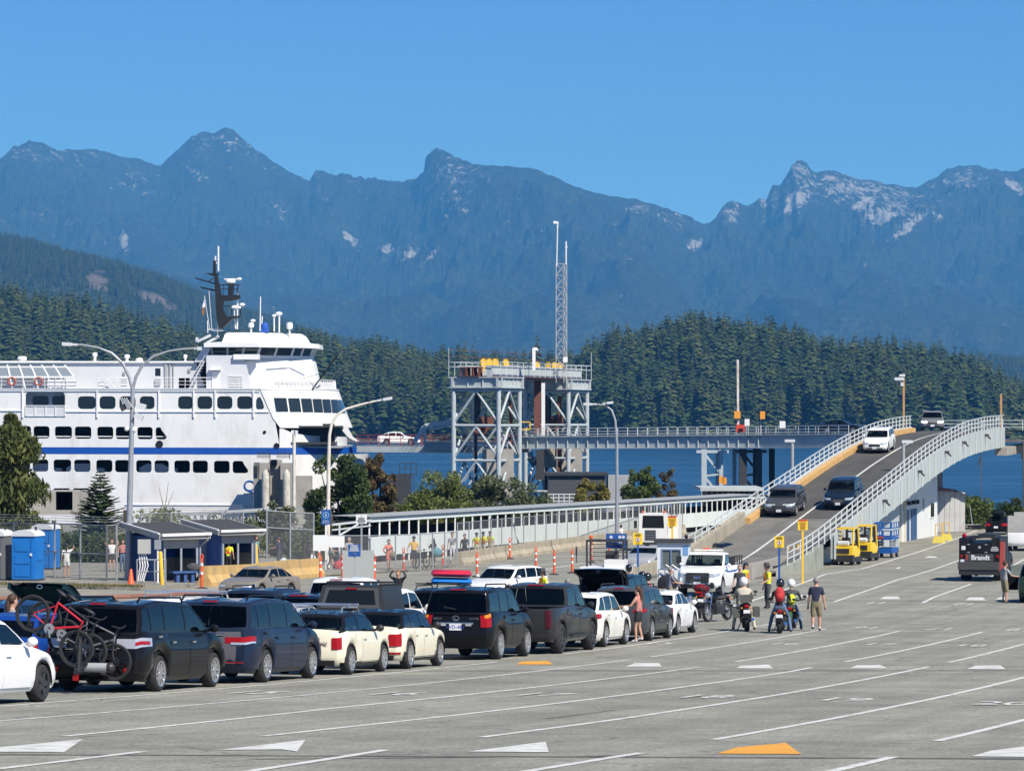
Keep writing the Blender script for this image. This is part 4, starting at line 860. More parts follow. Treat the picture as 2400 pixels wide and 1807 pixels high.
for i in range(n+1): t = i/n; st.bar(bp(t, bz(t,'bot')+.1, -.12), bp(t, bz(t,'top')-.03, -.12), .10, .14)
wob(st, 'girder_stiffeners', GIRD, BD)
d_ = MB().grid([[bp(i/20, bz(i/20,'top')+.1, o) for o in (-.2, 6.9)] for i in range(21)]); wob(d_, 'bridge_deck', asphalt('deck_asphalt', (.07,.07,.068)), BD)
for off in (-.15, 6.75):
    r_ = MB()
    for i in range(n+1): t = i/n; r_.bar(bp(t, bz(t,'top'), off), bp(t, bz(t,'rail'), off), .07)
    for f in (1., .62, .3):
        for i in range(12): a, c = i/12, (i+1)/12; r_.bar(bp(a, bz(a,'top')+(bz(a,'rail')-bz(a,'top'))*f, off), bp(c, bz(c,'top')+(bz(c,'rail')-bz(c,'top'))*f, off), .075)
    wob(r_, 'bridge_railing', RAILP, BD)
def bent(u, Y, w, m, legs=.34):
    b = thing('bridge_bent', f'steel trestle bent under the bridge', 'bent', (0,0,0)); return b
for (ua, ub, Y, m, wd, lab) in ((1650,1690,357,TOWERP,.55,'pale braced steel trestle under the bridge'),(1741,1779,359,DARKS,.8,'dark steel trestle under the bridge beside the ramp')):
    b0, b1 = W(ua,1052,Y), W(ub,1052,Y); t = thing('trestle_bent', lab, 'trestle', (b0.x, Y, SEA-1))
    for p in (b0, b1, b0+CR*5, b1+CR*5): wob(MB().bar((p.x, p.y, SEA-2), (p.x, p.y, 6.0), wd if p in (b0,) else wd*.75), 'trestle_leg', m, t)
    x = MB()
    for k in range(3): z = 5.6-2.4*k; x.bar((b0.x, Y, z), (b1.x, Y, z-2.2), .25); x.bar((b1.x, Y, z-2.2), (b0.x, Y, z-2.4), .2)
    wob(x, 'trestle_bracing', m, t); wob(MB().bar((b0.x-.8, Y, 5.75), (b1.x+.8, Y, 5.75), .5, .3), 'trestle_cap', m, t)
# link span to the ferry
LS = thing('link_span', 'short steel link span with red railings between the ferry bow and gantry', 'link span', (-12, 376, SEA))
la, lb = W(838,1052,380), W(1195,1054,374)
wob(MB().bar(la, lb, .5, .7).bar(la+CR*6, lb+CR*6, .5, .7), 'span_girder', GIRD, LS)
wob(MB().add([la+Vector((0,-.3,.4)), lb+Vector((0,-.3,.4)), lb+CR*6.4+Vector((0,0,.4)), la+CR*6.4+Vector((0,0,.4))], [(0,1,2,3)]), 'span_deck', GREYM, LS)
REDP = mat('red_rail_paint', (.26,.05,.045), .6, noise=.2)
for off in (0, 6.2):
    r_ = MB()
    for f in (.35,.75,1.15): r_.bar(la+CR*off+Vector((0,0,.4+f)), lb+CR*off+Vector((0,0,.4+f)), .07)
    for i in range(15): p = la.lerp(lb, i/14)+CR*off; r_.bar(p+Vector((0,0,.3)), p+Vector((0,0,1.58)), .07)
    wob(r_, 'red_railing', REDP, LS)
def z2(zx, zy, Y): return W(800+zx/2.25, 500+zy/2.25, Y)
wob(MB().bar(z2(385,1205,372), z2(440,1125,372), .5).bar(z2(440,1118,372), z2(440,1210,372), .3).bar(z2(440,1122,373), z2(590,1095,373), .25, .5).bar(z2(460,1142,373), z2(590,1112,373), .2), 'lifting_arm', GIRD, LS)
wob(MB().box(z2(540,1228,375), (4.2,3,1.0)), 'hinge_beam', GREYM, LS)
# fendering dolphins by the bow
def z3(zx, zy, Y): return W(560+zx/5.027, 920+zy/5.027, Y)
DO = thing('fender_dolphin', 'weathered concrete dolphin with two pale round piles against the ferry', 'dolphin', tuple(z3(400,1350,368))); DO.location.z = SEA-1
for x0, x1, nm in ((170,250,'a'),(240,362,'b'),(490,610,'c')):
    a, c = z3(x0,1600,369.5), z3(x1,830 if x0 > 200 else 830,369.5); wob(MB().bb((a.x, 369.3+.1*(x0 == 170), SEA-2), (c.x, 372.5-.1*(x0 == 170), c.z)), 'dolphin_wall', CONC, DO)
a, c = z3(355,0,371), z3(500,790,371); wob(MB().bb((a.x, 370.5, SEA-2), (c.x, 372.3, c.z)), 'dolphin_back', CONC, DO)
a, c = z3(372,0,369), z3(440,790,369); wob(MB().bb((a.x, 369.8, z3(0,855,369).z), (c.x, 370.45, c.z)), 'fender_block', BLACKP, DO)
PILE = mat('weathered_pile', (.50,.48,.42), .85, noise=.3, nscale=1.5, dirt=((.30,.22,.12), .7, 1.3))
for x0, x1 in ((268,358),(518,605)):
    a, c = z3(x0,0,368.4), z3(x1,935,368.4); r = (c.x-a.x)/2; wob(MB().lathe([(r,SEA-2),(r,c.z-.5),(r*.85,c.z-.1),(r*.3,c.z+.25),(0,c.z+.3)], 16, c=((a.x+c.x)/2, 368.4, 0)), 'round_pile', PILE, DO, 50)
fb = MB()
for k in range(8): a, c = z3(178,830+18*k,369), z3(240,830+18*k,369); fb.bar((a.x,369.1,a.z), (c.x,369.1,c.z), .1)
for a0, a1 in ((210,365),(440,598)):
    for k in range(4): a, c = z3(a0,705+20*k,369), z3(a1,705+20*k,369); fb.bar((a.x,369.1,a.z), (c.x,369.1,c.z), .08)
    fb.bar((c.x,369.1,z3(0,705,369).z), (c.x,369.1,z3(0,790,369).z), .08)
wob(fb, 'dolphin_railing', DARKS, DO)
# low fender wall, yellow pole, tanks beyond the bushes
t = thing('berth_pile', 'rusty yellow post standing beside the dolphin', 'post', tuple(z3(640,1300,366))); t.location.z = SEA-1
wob(MB().tube([z3(648,1650,366), z3(650,470,366)], .19, 10), 'post_shaft', RUSTW, t, 50); wob(MB().box(z3(640,465,366), (.4,.4,.4)).box(z3(672,468,366), (.4,.4,.4)), 'post_lamps', WHITE2, t)
t = thing('berth_block', 'grey concrete wing wall in front of the ferry bow', 'wall', tuple(z3(700,1300,371))); t.location.z = SEA-1
a, c = z3(615,0,371), z3(860,980,371); wob(MB().bb((a.x, 370.8, SEA-2), (c.x, 372, c.z)), 'wing_wall', CONC, t)
t = thing('pump_house', 'dark steel fender cabin with railings beside the link span', 'cabin', tuple(z3(1900,1330,352))); t.location.z = -6
a, c = z3(1740,0,352), z3(2015,965,352); wob(MB().bb((a.x, 351, -11), (c.x, 355, c.z)), 'cabin_body', DARKS, t)
r_ = MB()
for x in (1893,1960,2025,2090): r_.bar((z3(x,0,352).x, 352, c.z-.1), (z3(x,0,352).x, 352, z3(0,830,352).z), .07)
for y in (830,895,960): r_.bar((z3(1893,0,352).x, 352, z3(0,y,352).z), (z3(2090,0,352).x, 352, z3(0,y,352).z), .07)
for x in (2035,2062): r_.bar((z3(x,0,352).x, 352, c.z), (z3(x,0,352).x, 352, -8), .06)
for k in range(7): r_.bar((z3(2035,0,352).x, 352, c.z-.5*k), (z3(2062,0,352).x, 352, c.z-.5*k), .05)
wob(r_, 'cabin_railing', DARKS, t)
t = thing('machinery_house', 'long dark flat roofed machinery house below the bridge', 'building', tuple(W(1345,1180,330))); t.location.z = 0
a, c = W(1285,1108,330), W(1418,1160,330); wob(MB().bb((a.x, 329, -9), (c.x, 337, a.z-.25)), 'house_wall', mat('dark_cladding', (.06,.065,.07), .6, noise=.1), t); wob(MB().bb((a.x-.3, 328.7, a.z-.25), (c.x+.3, 337.3, a.z)), 'house_roof', DARKS, t)
a, c = W(1418,1115,331), W(1480,1160,331); wob(MB().bb((a.x+.3, 331, -9), (c.x, 337, a.z)), 'house_annexe', GREYM, t)
# low service railings and shed roof in front of it
t = thing('service_railing', 'white pipe railing in front of the dark machinery house', 'railing', tuple(W(1330,1175,318))); r_ = MB()
for v in (1158,1166,1174): r_.bar(W(1285,v,318), W(1372,v,318), .07)
for k in range(8): u = 1285+87*k/7; r_.bar(W(u,1158,318), W(u,1182,318), .07)
wob(r_, 'rail_pipes', WHITE2, t)
t = thing('flat_roof_kiosk', 'low kiosk with flat pale roof and dark windows beside the ramp', 'kiosk', tuple(W(1710,1180,305))); t.location.z = 0
a, c = W(1640,1142,300), W(1786,1146,300); wob(MB().bb((a.x, 299, a.z-.3), (c.x, 308, a.z)), 'kiosk_roof', GIRD, t); wob(MB().bb((a.x+.6, 300, 0), (c.x-.6, 307, a.z-.3)), 'kiosk_wall', mat('dim_brown_wall', (.13,.10,.09), .7, noise=.2), t)
b = MB()
for k in range(10): x = a.x+.6+k*(c.x-a.x-1.2)/9; b.bb((x-.05, 299.9, .2), (x+.05, 299.98, a.z-.3))
wob(b, 'kiosk_mullions', GIRD, t)
# ---- the ramp
RX, RY, TG = 14.3, 209.5, math.tan(TH)
RZ = ([150,180,186,192,198,204,209.5,227,239.6,258,270,281,292,310,345],[0,0,0.0,1.05,1.55,2.15,2.81,4.54,5.90,7.39,7.90,8.13,8.2,8.1,7.9])
def rz_(Y):
    if Y < 192: g = G(RX+(Y-RY)*TG, Y); return g+.02+max(0, (Y-184)/8)**2*.28
    return float(np.interp(Y, RZ[0], RZ[1]))
_ys = np.linspace(178, 345, 90); _z = np.array([rz_(y) for y in _ys]); _z = np.convolve(np.pad(_z, 4, 'edge'), np.ones(9)/9, 'valid')
def rp(Y, off, up=0.):
    """point on the ramp: Y along the left kerb, off metres to its right"""
    z = float(np.interp(Y, _ys, _z)); return Vector((RX+(Y-RY)*TG+DP.x*off, Y+DP.y*off, z+up))
RW = 6.3
RM = thing('vehicle_ramp', 'long two lane concrete and steel ramp rising to the ferry bridge', 'ramp', (RX, RY, 0))
DASPH = asphalt('ramp_asphalt', (.085,.083,.078), stain=.3); LASPH = asphalt('ramp_concrete_road', (.17,.165,.15))
Yr = np.concatenate([np.linspace(181,209,12), np.linspace(212,345,50)])
wob(MB().grid([[rp(y, o) for o in np.linspace(0, RW, 5)] for y in Yr[:13]]), 'ramp_apron', LASPH, RM)
wob(MB().grid([[rp(y, o) for o in np.linspace(0, RW, 5)] for y in Yr[12:]]), 'ramp_road', DASPH, RM)
wob(MB().grid([[rp(y, o) for o in (RW, RW+11)] for y in np.linspace(293, 345, 10)][::1]), 'ramp_head_deck', DASPH, RM)
def rstrip(ys_, o0, o1, w, nm, m):
    P = []
    for k, y in enumerate(ys_): o = o0+(o1-o0)*k/(len(ys_)-1); P.append([rp(y, o-w/2, .03), rp(y, o+w/2, .03)])
    return wob(MB().grid(P), nm, m, RM)
rstrip(np.linspace(184, 283, 60), 2.95, 3.1, .16, 'centre_line', PAINT)
P = [rp(283+2*k, 3.1+.09*k*k, .03) for k in range(7)]; wob(MB().grid([[p, p+Vector((.05,-.22,0))] for p in P]), 'centre_line', PAINT, RM)
# left side: kerb timber, parapet panels, railing
KERB = mat('ochre_kerb_paint', (.60,.36,.13), .8, noise=.2, nscale=1.5, dirt=((.30,.20,.12), .6, 1.5))
yk = np.linspace(209.5, 281, 27)
for i in range(26): wob(MB().bar(rp(yk[i], .15, .17), rp(yk[i+1]-.08, .15, .17), .34, .36), 'kerb_timber', KERB, RM)
PANEL = mat('parapet_panel', (.55,.57,.55), .6, noise=.08, nscale=.8, dirt=((.35,.32,.27), .35, .9)); PANELR = mat('side_girder_panel', (.43,.47,.46), .55, noise=.07, nscale=.6, dirt=((.36,.36,.33), .35, .5))
yp = np.linspace(207, 282, 29)
for i in range(28):
    a, b = yp[i], yp[i+1]-.05; wob(MB().add([rp(a,-.12,-.9), rp(b,-.12,-.9), rp(b,-.12,.42), rp(a,-.12,.42), rp(a,-.3,-.9), rp(b,-.3,-.9), rp(b,-.3,.42), rp(a,-.3,.42)], [(0,1,2,3),(7,6,5,4),(3,2,6,7),(1,0,4,5),(0,3,7,4),(2,1,5,6)]), 'parapet_panel', PANEL, RM)
def railing(ys_, off, h0, h1, nm, post=1.9, rails=(1.,.66,.33)):
    r_ = MB(); Ls = []
    for f in rails:
        for a, b in zip(ys_[:-1], ys_[1:]): r_.bar(rp(a, off, h0+(h1-h0)*f), rp(b, off, h0+(h1-h0)*f), .06)
    y = ys_[0]
    while y <= ys_[-1]: r_.bar(rp(y, off, h0-.1), rp(y, off, h1), .07); y += post
    return wob(r_, nm, RAILP, RM)
railing(list(np.linspace(190, 282, 40)), -.2, .40, 1.32, 'left_railing')
railing(list(np.linspace(188, 289, 42)), RW+.25, .25, 1.30, 'right_railing', 2.0, (1.,.68,.36))
# right side girder panels with ribs
yp = np.concatenate([np.linspace(203, 290, 27)])
for i in range(26):
    a, b = yp[i], yp[i+1]-.05; dn = lambda y: -1.15-.25*min(1, max(0, (y-215)/20))
    wob(MB().add([rp(a,RW+.3,dn(a)), rp(b,RW+.3,dn(b)), rp(b,RW+.3,.28), rp(a,RW+.3,.28), rp(a,RW+.1,dn(a)), rp(b,RW+.1,dn(b)), rp(b,RW+.1,.28), rp(a,RW+.1,.28)], [(3,2,1,0),(4,5,6,7),(7,6,2,3),(0,1,5,4),(4,7,3,0),(1,2,6,5)]), 'side_girder_panel', PANELR, RM)
    wob(MB().bar(rp(a,RW+.36,dn(a)), rp(a,RW+.36,.25), .12), 'girder_rib', PANELR, RM)
fb = MB()
for y in (222,238,252,262,276,290): p = rp(y, RW+.45, -.15); fb.box((p.x, p.y, p.z), (.3,.3,.2)); fb.bar(p, p+Vector((.3,0,-.3)), .12)
wob(fb, 'girder_lamps', DARKS, RM)
# underside: lower flange and cross beams, columns
wob(MB().grid([[rp(y, o, -.85) for o in (-.2, RW+.2)] for y in np.linspace(206, 318, 30)]), 'ramp_soffit', GREYM, RM)
for y, off in ((292,.6),(292,RW+2),(305,RW+4),(318,RW+6)):
    p = rp(y, off, -.9); wob(MB().bar((p.x, p.y, -10), (p.x, p.y, p.z), .8), 'ramp_column', CONC if y > 280 else GREYM, RM)
p, q = rp(300, RW+.6, -1.9), rp(300, RW+12, -1.9); wob(MB().bar(p, q, 1.6, 1.1), 'head_beam', CONC, RM); p, q = rp(288, RW+.2, -1.7), rp(306, RW+.5, -1.5); wob(MB().bar(p, q, 1.0, .7), 'head_beam', CONC, RM)
# rear railing of the ramp head
r_ = MB()
for f in (.4,.75,1.1):
    for k in range(8): r_.bar(rp(345, -6+3*k, f), rp(345, -3+3*k, f), .07)
for k in range(13): r_.bar(rp(345, -6+2*k, -.1), rp(345, -6+2*k, 1.12), .08)
wob(r_, 'head_railing', RAILP, RM)
r_ = MB()
for f in (.4,.75,1.1): r_.bar(rp(300, RW+9, f+.1), rp(345, RW+11, f), .07)
for k in range(8): p = rp(300, RW+9, 0).lerp(rp(345, RW+11, 0), k/7); r_.bar(p, p+Vector((0,0,1.15)), .08)
wob(r_, 'head_railing', RAILP, RM)
# retaining wing walls at the foot
ww = MB(); P0, P1 = [], []
for y in np.linspace(178, 209.3, 12):
    a = rp(max(y, 178), 0); x = RX+(y-RY)*TG-.35; top = max(G(x, y)+.55, (a.z if y >= 178 else G(x, y))+.75-.3*max(0, (195-y)/25)); P0.append((x, y, top)); P1.append((x, y, G(x, y)-.3))
b = MB().grid([P1, P0]); b.grid([P0, [(x+.38, y-.05, z) for x, y, z in P0]]); b.grid([[(x+.38, y-.05, z) for x, y, z in P0], [(x+.38, y-.05, z) for x, y, z in P1]]); wob(b, 'wing_wall', CONCW, RM)
def graffiti():
    m = mat('stained_wall', (.30,.31,.26), .85, noise=.25, nscale=.9, dirt=((.10,.17,.11), .8, .9)); return m
P0, P1 = [], []
for y in np.linspace(184, 199, 8): a = rp(y, RW+.35); P0.append(a+Vector((0,0,.28))); P1.append(Vector((a.x, a.y, G(a.x, a.y)-.2)))
wob(MB().grid([P0, P1]).grid([[p-DP*.3 for p in P0], P0]), 'stained_side_wall', graffiti(), RM)
P0, P1 = [], []
for y in np.linspace(199, 238, 10): a = rp(y, RW-1.0); P0.append(a+Vector((0,0,-1.2))); P1.append(Vector((a.x, a.y, -.2)))
wob(MB().grid([P0, P1]), 'side_wall', PANELR, RM)
# ---- white building under the ramp
BW = thing('ramp_building', 'white clad building tucked under the ramp with blue doors', 'building', (28.5, 250, 0))
CORR = mat('corrugated_cream', (.55,.52,.43), .7, noise=.1, nscale=1, dirt=((.30,.16,.08), .6, .8)); CLAD = mat('white_cladding', (.70,.71,.69), .6, noise=.05, nscale=.7, dirt=((.5,.48,.44), .3, .8)); DOORB = mat('blue_door', (.035,.085,.19), .5, noise=.1)
A0, A1 = Vector((28.6, 250.5, 0)), Vector((33.4, 268, 0)); dA = (A1-A0).normalized(); LA = (A1-A0).length
topA = lambda s: rp(250.5+s*dA.y, RW).z-1.5
b = MB()
nb = 24
for i in range(nb):
    a, c = A0+dA*(LA*i/nb), A0+dA*(LA*(i+.94)/nb); zt = topA(LA*i/nb); wob(MB().add([(a.x,a.y,-.1),(c.x,c.y,-.1),(c.x,c.y,zt+.35),(a.x,a.y,zt+.3),(a.x-.15,a.y+.05,-.1),(c.x-.15,c.y+.05,-.1),(c.x-.15,c.y+.05,zt+.35),(a.x-.15,a.y+.05,zt+.3)], [(0,1,2,3),(7,6,5,4),(0,3,7,4),(1,5,6,2),(3,2,6,7)]), 'wall_panel', CLAD, BW)
B0 = Vector((27.3-2.6, 250.6, 0))
for i in range(9):
    x0 = 24.9+3.7*i/9; wob(MB().bar((x0+.2, 250.5+.06*(i % 2), -.1), (x0+.2, 250.5+.06*(i % 2), 3.6+.02*i), .38, .12, (0,1,0)), 'corrugated_rib', CORR, BW)
wob(MB().bb((24.8,250.62,-.1), (28.5,251,4.0)).bb((24.8,251,-.1), (29.0,266,3.9)), 'building_core', CORR, BW)
def wallpt(s, z, out=.05): p = A0+dA*s; return Vector((p.x+dA.y*out, p.y-dA.x*out, z))
def wallbox(s0, s1, z0, z1, nm, m, out=.06):
    a, c = wallpt(s0, z0, .0), wallpt(s1, z0, .0); b = MB().add([wallpt(s0,z0,.0),wallpt(s1,z0,.0),wallpt(s1,z1,.0),wallpt(s0,z1,.0),wallpt(s0,z0,out),wallpt(s1,z0,out),wallpt(s1,z1,out),wallpt(s0,z1,out)], [(4,5,6,7),(0,4,7,3),(1,2,6,5),(7,6,2,3),(0,1,5,4)]); return wob(b, nm, m, BW)
for s0, s1, m in ((.35,1.9,CLAD),(2.0,3.3,DOORB),(4.3,5.6,DOORB),(5.9,7.0,DOORB)): wallbox(s0, s1, .02, 2.45, 'door', m, .07)
wallbox(14.0, 16.0, 1.5, 2.75, 'window_frame', WHITE2, .06); wallbox(14.15, 14.95, 1.6, 2.65, 'window_pane', DGLASS, .08); wallbox(15.1, 15.85, 1.6, 2.65, 'window_pane', DGLASS, .08)
for s in (2.6, 5.0, 6.6): wallbox(s-.2, s+.2, 2.8, 3.1, 'wall_lamp', BLACKP, .3)
wallbox(10.4, 10.8, 2.2, 3.1, 'wall_vent', GREYM, .08)
t = thing('storage_shed', 'weathered grey clad shed beyond the white building', 'shed', (36.5, 280, 0)); SHED = mat('grey_white_boards', (.50,.50,.49), .8, noise=.1, nscale=1, dirt=((.3,.26,.22), .5, .9))
for i in range(6): x0 = 34.4+.42*i; wob(MB().bb((x0, 278+.02*(i % 2), -.1), (x0+.40, 278.3, 3.3-.05*max(0, i-3))), 'wall_board', SHED, t)
wob(MB().bb((34.5,278.3,-.1), (36.9,288,3.1)), 'shed_core', SHED, t); wob(MB().add([(34.1,277.6,3.45),(36.0,277.6,3.45),(37.2,277.6,2.9),(37.2,288.4,2.9),(36.0,288.4,3.45),(34.1,288.4,3.45)], [(0,1,4,5),(1,2,3,4)]).bb((34.1,277.6,3.3), (36.0,277.75,3.46)), 'shed_roof', mat('reddish_roof', (.22,.13,.12), .8, noise=.2), t)
# ================================================================ WALKWAY, FENCES, HUTS, LAMPS, SIGNS
# low barrier along the right foot of the ramp
t = thing('concrete_barrier', 'low concrete barrier curving from the ramp foot towards the white pickup', 'barrier', (0,0,0))
pts = [gp(1884,1318), gp(1850,1330), gp(1815,1341), gp(1780,1350), gp(1752,1357)]; t.location = pts[-1]
for a, b in zip(pts[:-1], pts[1:]): wob(MB().bar(a+Vector((0,0,.36)), b.lerp(a,.02)+Vector((0,0,.36)), .42, .8), 'barrier_unit', CONC, t)
# ---- covered walkway
PALEW = mat('pale_walkway_panel', (.66,.72,.70), .55, noise=.04, nscale=.6, dirt=((.45,.47,.44), .25, .7)); WTRIM = mat('walkway_trim', (.70,.72,.70), .5, noise=.06)
DARKW = mat('walkway_shade', (.03,.03,.032), .8, noise=.2)  # near-black colour stands in for shade inside and under the walkway
E0, E1 = Vector((-8.3,200,0)), Vector((22.4,301,0)); eD = (E1-E0).normalized(); eN = Vector((eD.y,-eD.x,0)); EL = (E1-E0).length
def wk(s, z, off=0.): p = E0+eD*s; return Vector((p.x-eN.x*off, p.y-eN.y*off, z-.0086*s))
CW = thing('covered_walkway', 'long pale covered foot passenger walkway with open window bays behind the fence', 'walkway', tuple(E0))
npst = 58
for i in range(0, npst, 2):
    a, b = EL*i/npst, EL*(i+2)/npst-.03
    wob(MB().add([wk(a,3.14),wk(b,3.14),wk(b,3.42),wk(a,3.42),wk(a,3.14,.15),wk(b,3.14,.15),wk(b,3.42,.15),wk(a,3.42,.15)], [(0,1,2,3),(7,6,5,4),(3,2,6,7),(1,0,4,5)]), 'roof_fascia', PALEW, CW)
    wob(MB().add([wk(a,1.14),wk(b,1.14),wk(b,2.27),wk(a,2.27),wk(a,1.14,.12),wk(b,1.14,.12),wk(b,2.27,.12),wk(a,2.27,.12)], [(0,1,2,3),(7,6,5,4),(3,2,6,7),(1,0,4,5)]), 'side_panel', PALEW, CW)
for i in range(npst+1):
    s = EL*i/npst; wob(MB().bar(wk(s,2.2,.06), wk(s,3.2,.06), .09, .09, (0,1,0)), 'bay_post', WTRIM, CW)
    if i % 2 == 0: wob(MB().bar(wk(s,.2,.06), wk(s,1.2,.06), .10, .10, (0,1,0)), 'lower_post', WTRIM, CW)
wob(MB().grid([[wk(s,3.45,-.15), wk(s,3.52,2.6)] for s in np.linspace(0, EL, 12)]).grid([[wk(s,3.20,.15), wk(s,3.2,2.6)] for s in np.linspace(0, EL, 12)]), 'walkway_roof', mat('roof_membrane', (.30,.32,.33), .8, noise=.1), CW)
wob(MB().grid([[wk(s,1.12,.1), wk(s,1.12,2.6)] for s in np.linspace(0, EL, 12)]).grid([[wk(s,1.1,2.5), wk(s,2.62,2.5)] for s in np.linspace(0, EL, 12)]), 'floor_and_dark_panel', DARKW, CW)  # floor, and a dark far panel added to darken the open bays
b = MB()
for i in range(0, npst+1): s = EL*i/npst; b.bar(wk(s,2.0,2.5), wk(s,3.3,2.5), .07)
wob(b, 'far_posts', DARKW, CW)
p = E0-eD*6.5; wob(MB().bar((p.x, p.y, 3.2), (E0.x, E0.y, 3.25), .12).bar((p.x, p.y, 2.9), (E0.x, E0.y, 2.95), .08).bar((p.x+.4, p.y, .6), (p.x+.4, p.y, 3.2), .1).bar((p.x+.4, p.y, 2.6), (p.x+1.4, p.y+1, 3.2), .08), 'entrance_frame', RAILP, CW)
wob(MB().add([wk(0,.3,.5), wk(EL,.3,.5), wk(EL,1.13,.5), wk(0,1.13,.5)], [(0,1,2,3)]), 'gap_shade_sheet', DARKW, CW)  # dark sheet stands in for the shaded gap below the side panels
# ---- chain link
def chainlink():
    m = bpy.data.materials.new('chain_link'); m.use_nodes = True; N, L = m.node_tree.nodes, m.node_tree.links; b = N['Principled BSDF']
    b.inputs['Base Color'].default_value = (.36,.37,.38,1); b.inputs['Roughness'].default_value = .5; b.inputs['Metallic'].default_value = .4
    g = N.new('ShaderNodeNewGeometry'); sp = N.new('ShaderNodeSeparateXYZ'); L.new(g.outputs['Position'], sp.inputs[0])
    h = mathn(N, L, 'ADD', sp.outputs[0], mathn(N, L, 'MULTIPLY', sp.outputs[1], .6)); k = 12.5
    def wire(op):
        s = mathn(N, L, 'FRACT', mathn(N, L, 'MULTIPLY', mathn(N, L, op, h, sp.outputs[2]), k)); return mathn(N, L, 'LESS_THAN', s, .115)
    a = mathn(N, L, 'MAXIMUM', wire('ADD'), wire('SUBTRACT')); tr = N.new('ShaderNodeBsdfTransparent'); mx = N.new('ShaderNodeMixShader')
    L.new(a, mx.inputs[0]); L.new(tr.outputs[0], mx.inputs[1]); L.new(b.outputs[0], mx.inputs[2]); L.new(mx.outputs[0], N['Material Output'].inputs[0]); return m
CHAIN = chainlink()
def fence(label, pts, h, base=0., spacing=2.6, mid=True, barb=False, r=.04):
    """pts: ground points; posts, rails and mesh"""
    t = thing('chain_link_fence', label, 'fence', tuple(pts[0])); P = []
    for a, b in zip(pts[:-1], pts[1:]):
        n = max(1, round((b-a).length/spacing)); P += [a.lerp(b, i/n) for i in range(n)]
    P.append(pts[-1])
    for p in P: wob(MB().tube([(p.x,p.y,p.z+base-.05), (p.x,p.y,p.z+base+h)], r, 6), 'fence_post', STEEL, t)
    rl = MB(); rl.tube([(p.x,p.y,p.z+base+h-.03) for p in P], r*.6, 5); wob(rl, 'top_rail', STEEL, t)
    if mid: wob(MB().tube([(p.x,p.y,p.z+base+h*mid) for p in P], r*.6, 5), 'middle_rail', STEEL, t)
    wob(MB().grid([[(p.x,p.y+.02,p.z+base+.05) for p in P], [(p.x,p.y+.02,p.z+base+h-.04) for p in P]]), 'wire_mesh', CHAIN, t)
    if barb:
        w = MB()
        for k in range(3): w.tube([(p.x,p.y-.05*k,p.z+base+h+.12+.12*k) for p in P], .012, 4)
        wob(w, 'barbed_wire', STEEL, t)
    return t
fence('tall chain link fence with barbed wire beside the portable toilets', [gp(-60,1352,.0), gp(128,1360), gp(250,1368)], 2.75, 0, 3.2, .5, True, .05)
fence('chain link return fence between the lamp post and the blue shelter', [gp(250,1368), gp(296,1364)], 2.75, 0, 1.6, .5, True, .05)
fence('tall chain link fence standing behind the two blue shelters', [at(330,188), at(470,192), at(570,196)], 2.9, 0, 3., False, True, .045)
fence('chain link fence panels right of the blue shelters with waiting people', [at(625,183), at(680,183), at(735,184)], 3.3, 0, 1.3, .72, False, .05)
fence('chain link fence in front of the walkway entrance queue', [at(735,184), at(868,186), at(985,190), at(1070,197)], 2.1, 0, 2.2, False, False, .045)
# concrete units with fence along the foot path
P = [gp(1072,1326), gp(1200,1306), gp(1330,1288), gp(1425,1275), gp(1520,1262), gp(1600,1252)]
bl = thing('path_barrier', 'row of rounded concrete barrier units along the foot path', 'barrier', tuple(P[0]))
Q = []
for a, b in zip(P[:-1], P[1:]):
    n = max(1, round((b-a).length/3.6)); Q += [a.lerp(b, i/n) for i in range(n)]
Q.append(P[-1])
def jersey(b, a, c, h=.75, w0=.55, w1=.26):
    d = (c-a).normalized(); s = Vector((d.y,-d.x,0)); prof = [(-w0/2,-.1),(-w0/2,.18),(-w1/2,h*.55),(-w1/2,h),(w1/2,h),(w1/2,h*.55),(w0/2,.18),(w0/2,-.1)]
    A = [a+d*.04+s*x+Vector((0,0,z)) for x, z in prof]; B = [c-d*.04+s*x+Vector((0,0,z)) for x, z in prof]; n = len(prof)
    return b.add(A+B, [(i, (i+1) % n, n+(i+1) % n, n+i) for i in range(n)]+[tuple(range(n-1,-1,-1)), tuple(range(n, 2*n))])
for a, b in zip(Q[:-1], Q[1:]): wob(jersey(MB(), a, b, .8, .75, .4), 'barrier_unit', CONCW, bl)
fence('chain link fence standing on the concrete units along the foot path', [q+Vector((0,0,.78))-Vector((0,-.1,0)) for q in Q], 1.75, 0, 2.4, False, False, .04)
# yellow painted jersey barriers near the shelters
YB = mat('yellow_barrier', (.52,.34,.13), .85, noise=.2, nscale=1.5, dirt=((.24,.20,.15), .75, 1.2))
P = [gp(478,1374), gp(590,1368), gp(672,1356), gp(748,1350)]
for i, (a, b) in enumerate(zip(P[:-1], P[1:])):
    o = jersey(MB(), a, b, .95, .7, .3).obj('jersey_barrier', YB); o.location = (0,0,0)
    tag(o, ['long faded yellow concrete barrier end beside the striped pole', 'faded yellow concrete barrier behind the tan sedan', 'short faded yellow concrete barrier below the carrying woman'][i], 'barrier', 'faded yellow concrete barriers')
# kerb and foot path on the left
kb = MB(); KP = [gp(-80,1376), gp(160,1380), gp(330,1384), gp(440,1377), gp(470,1372), gp(700,1352), gp(1000,1334), gp(1072,1327)]
SIDEW = asphalt('path_concrete', (.27,.255,.215), .15, stain=.25)
Pn = []
for p in KP: Pn.append(p)
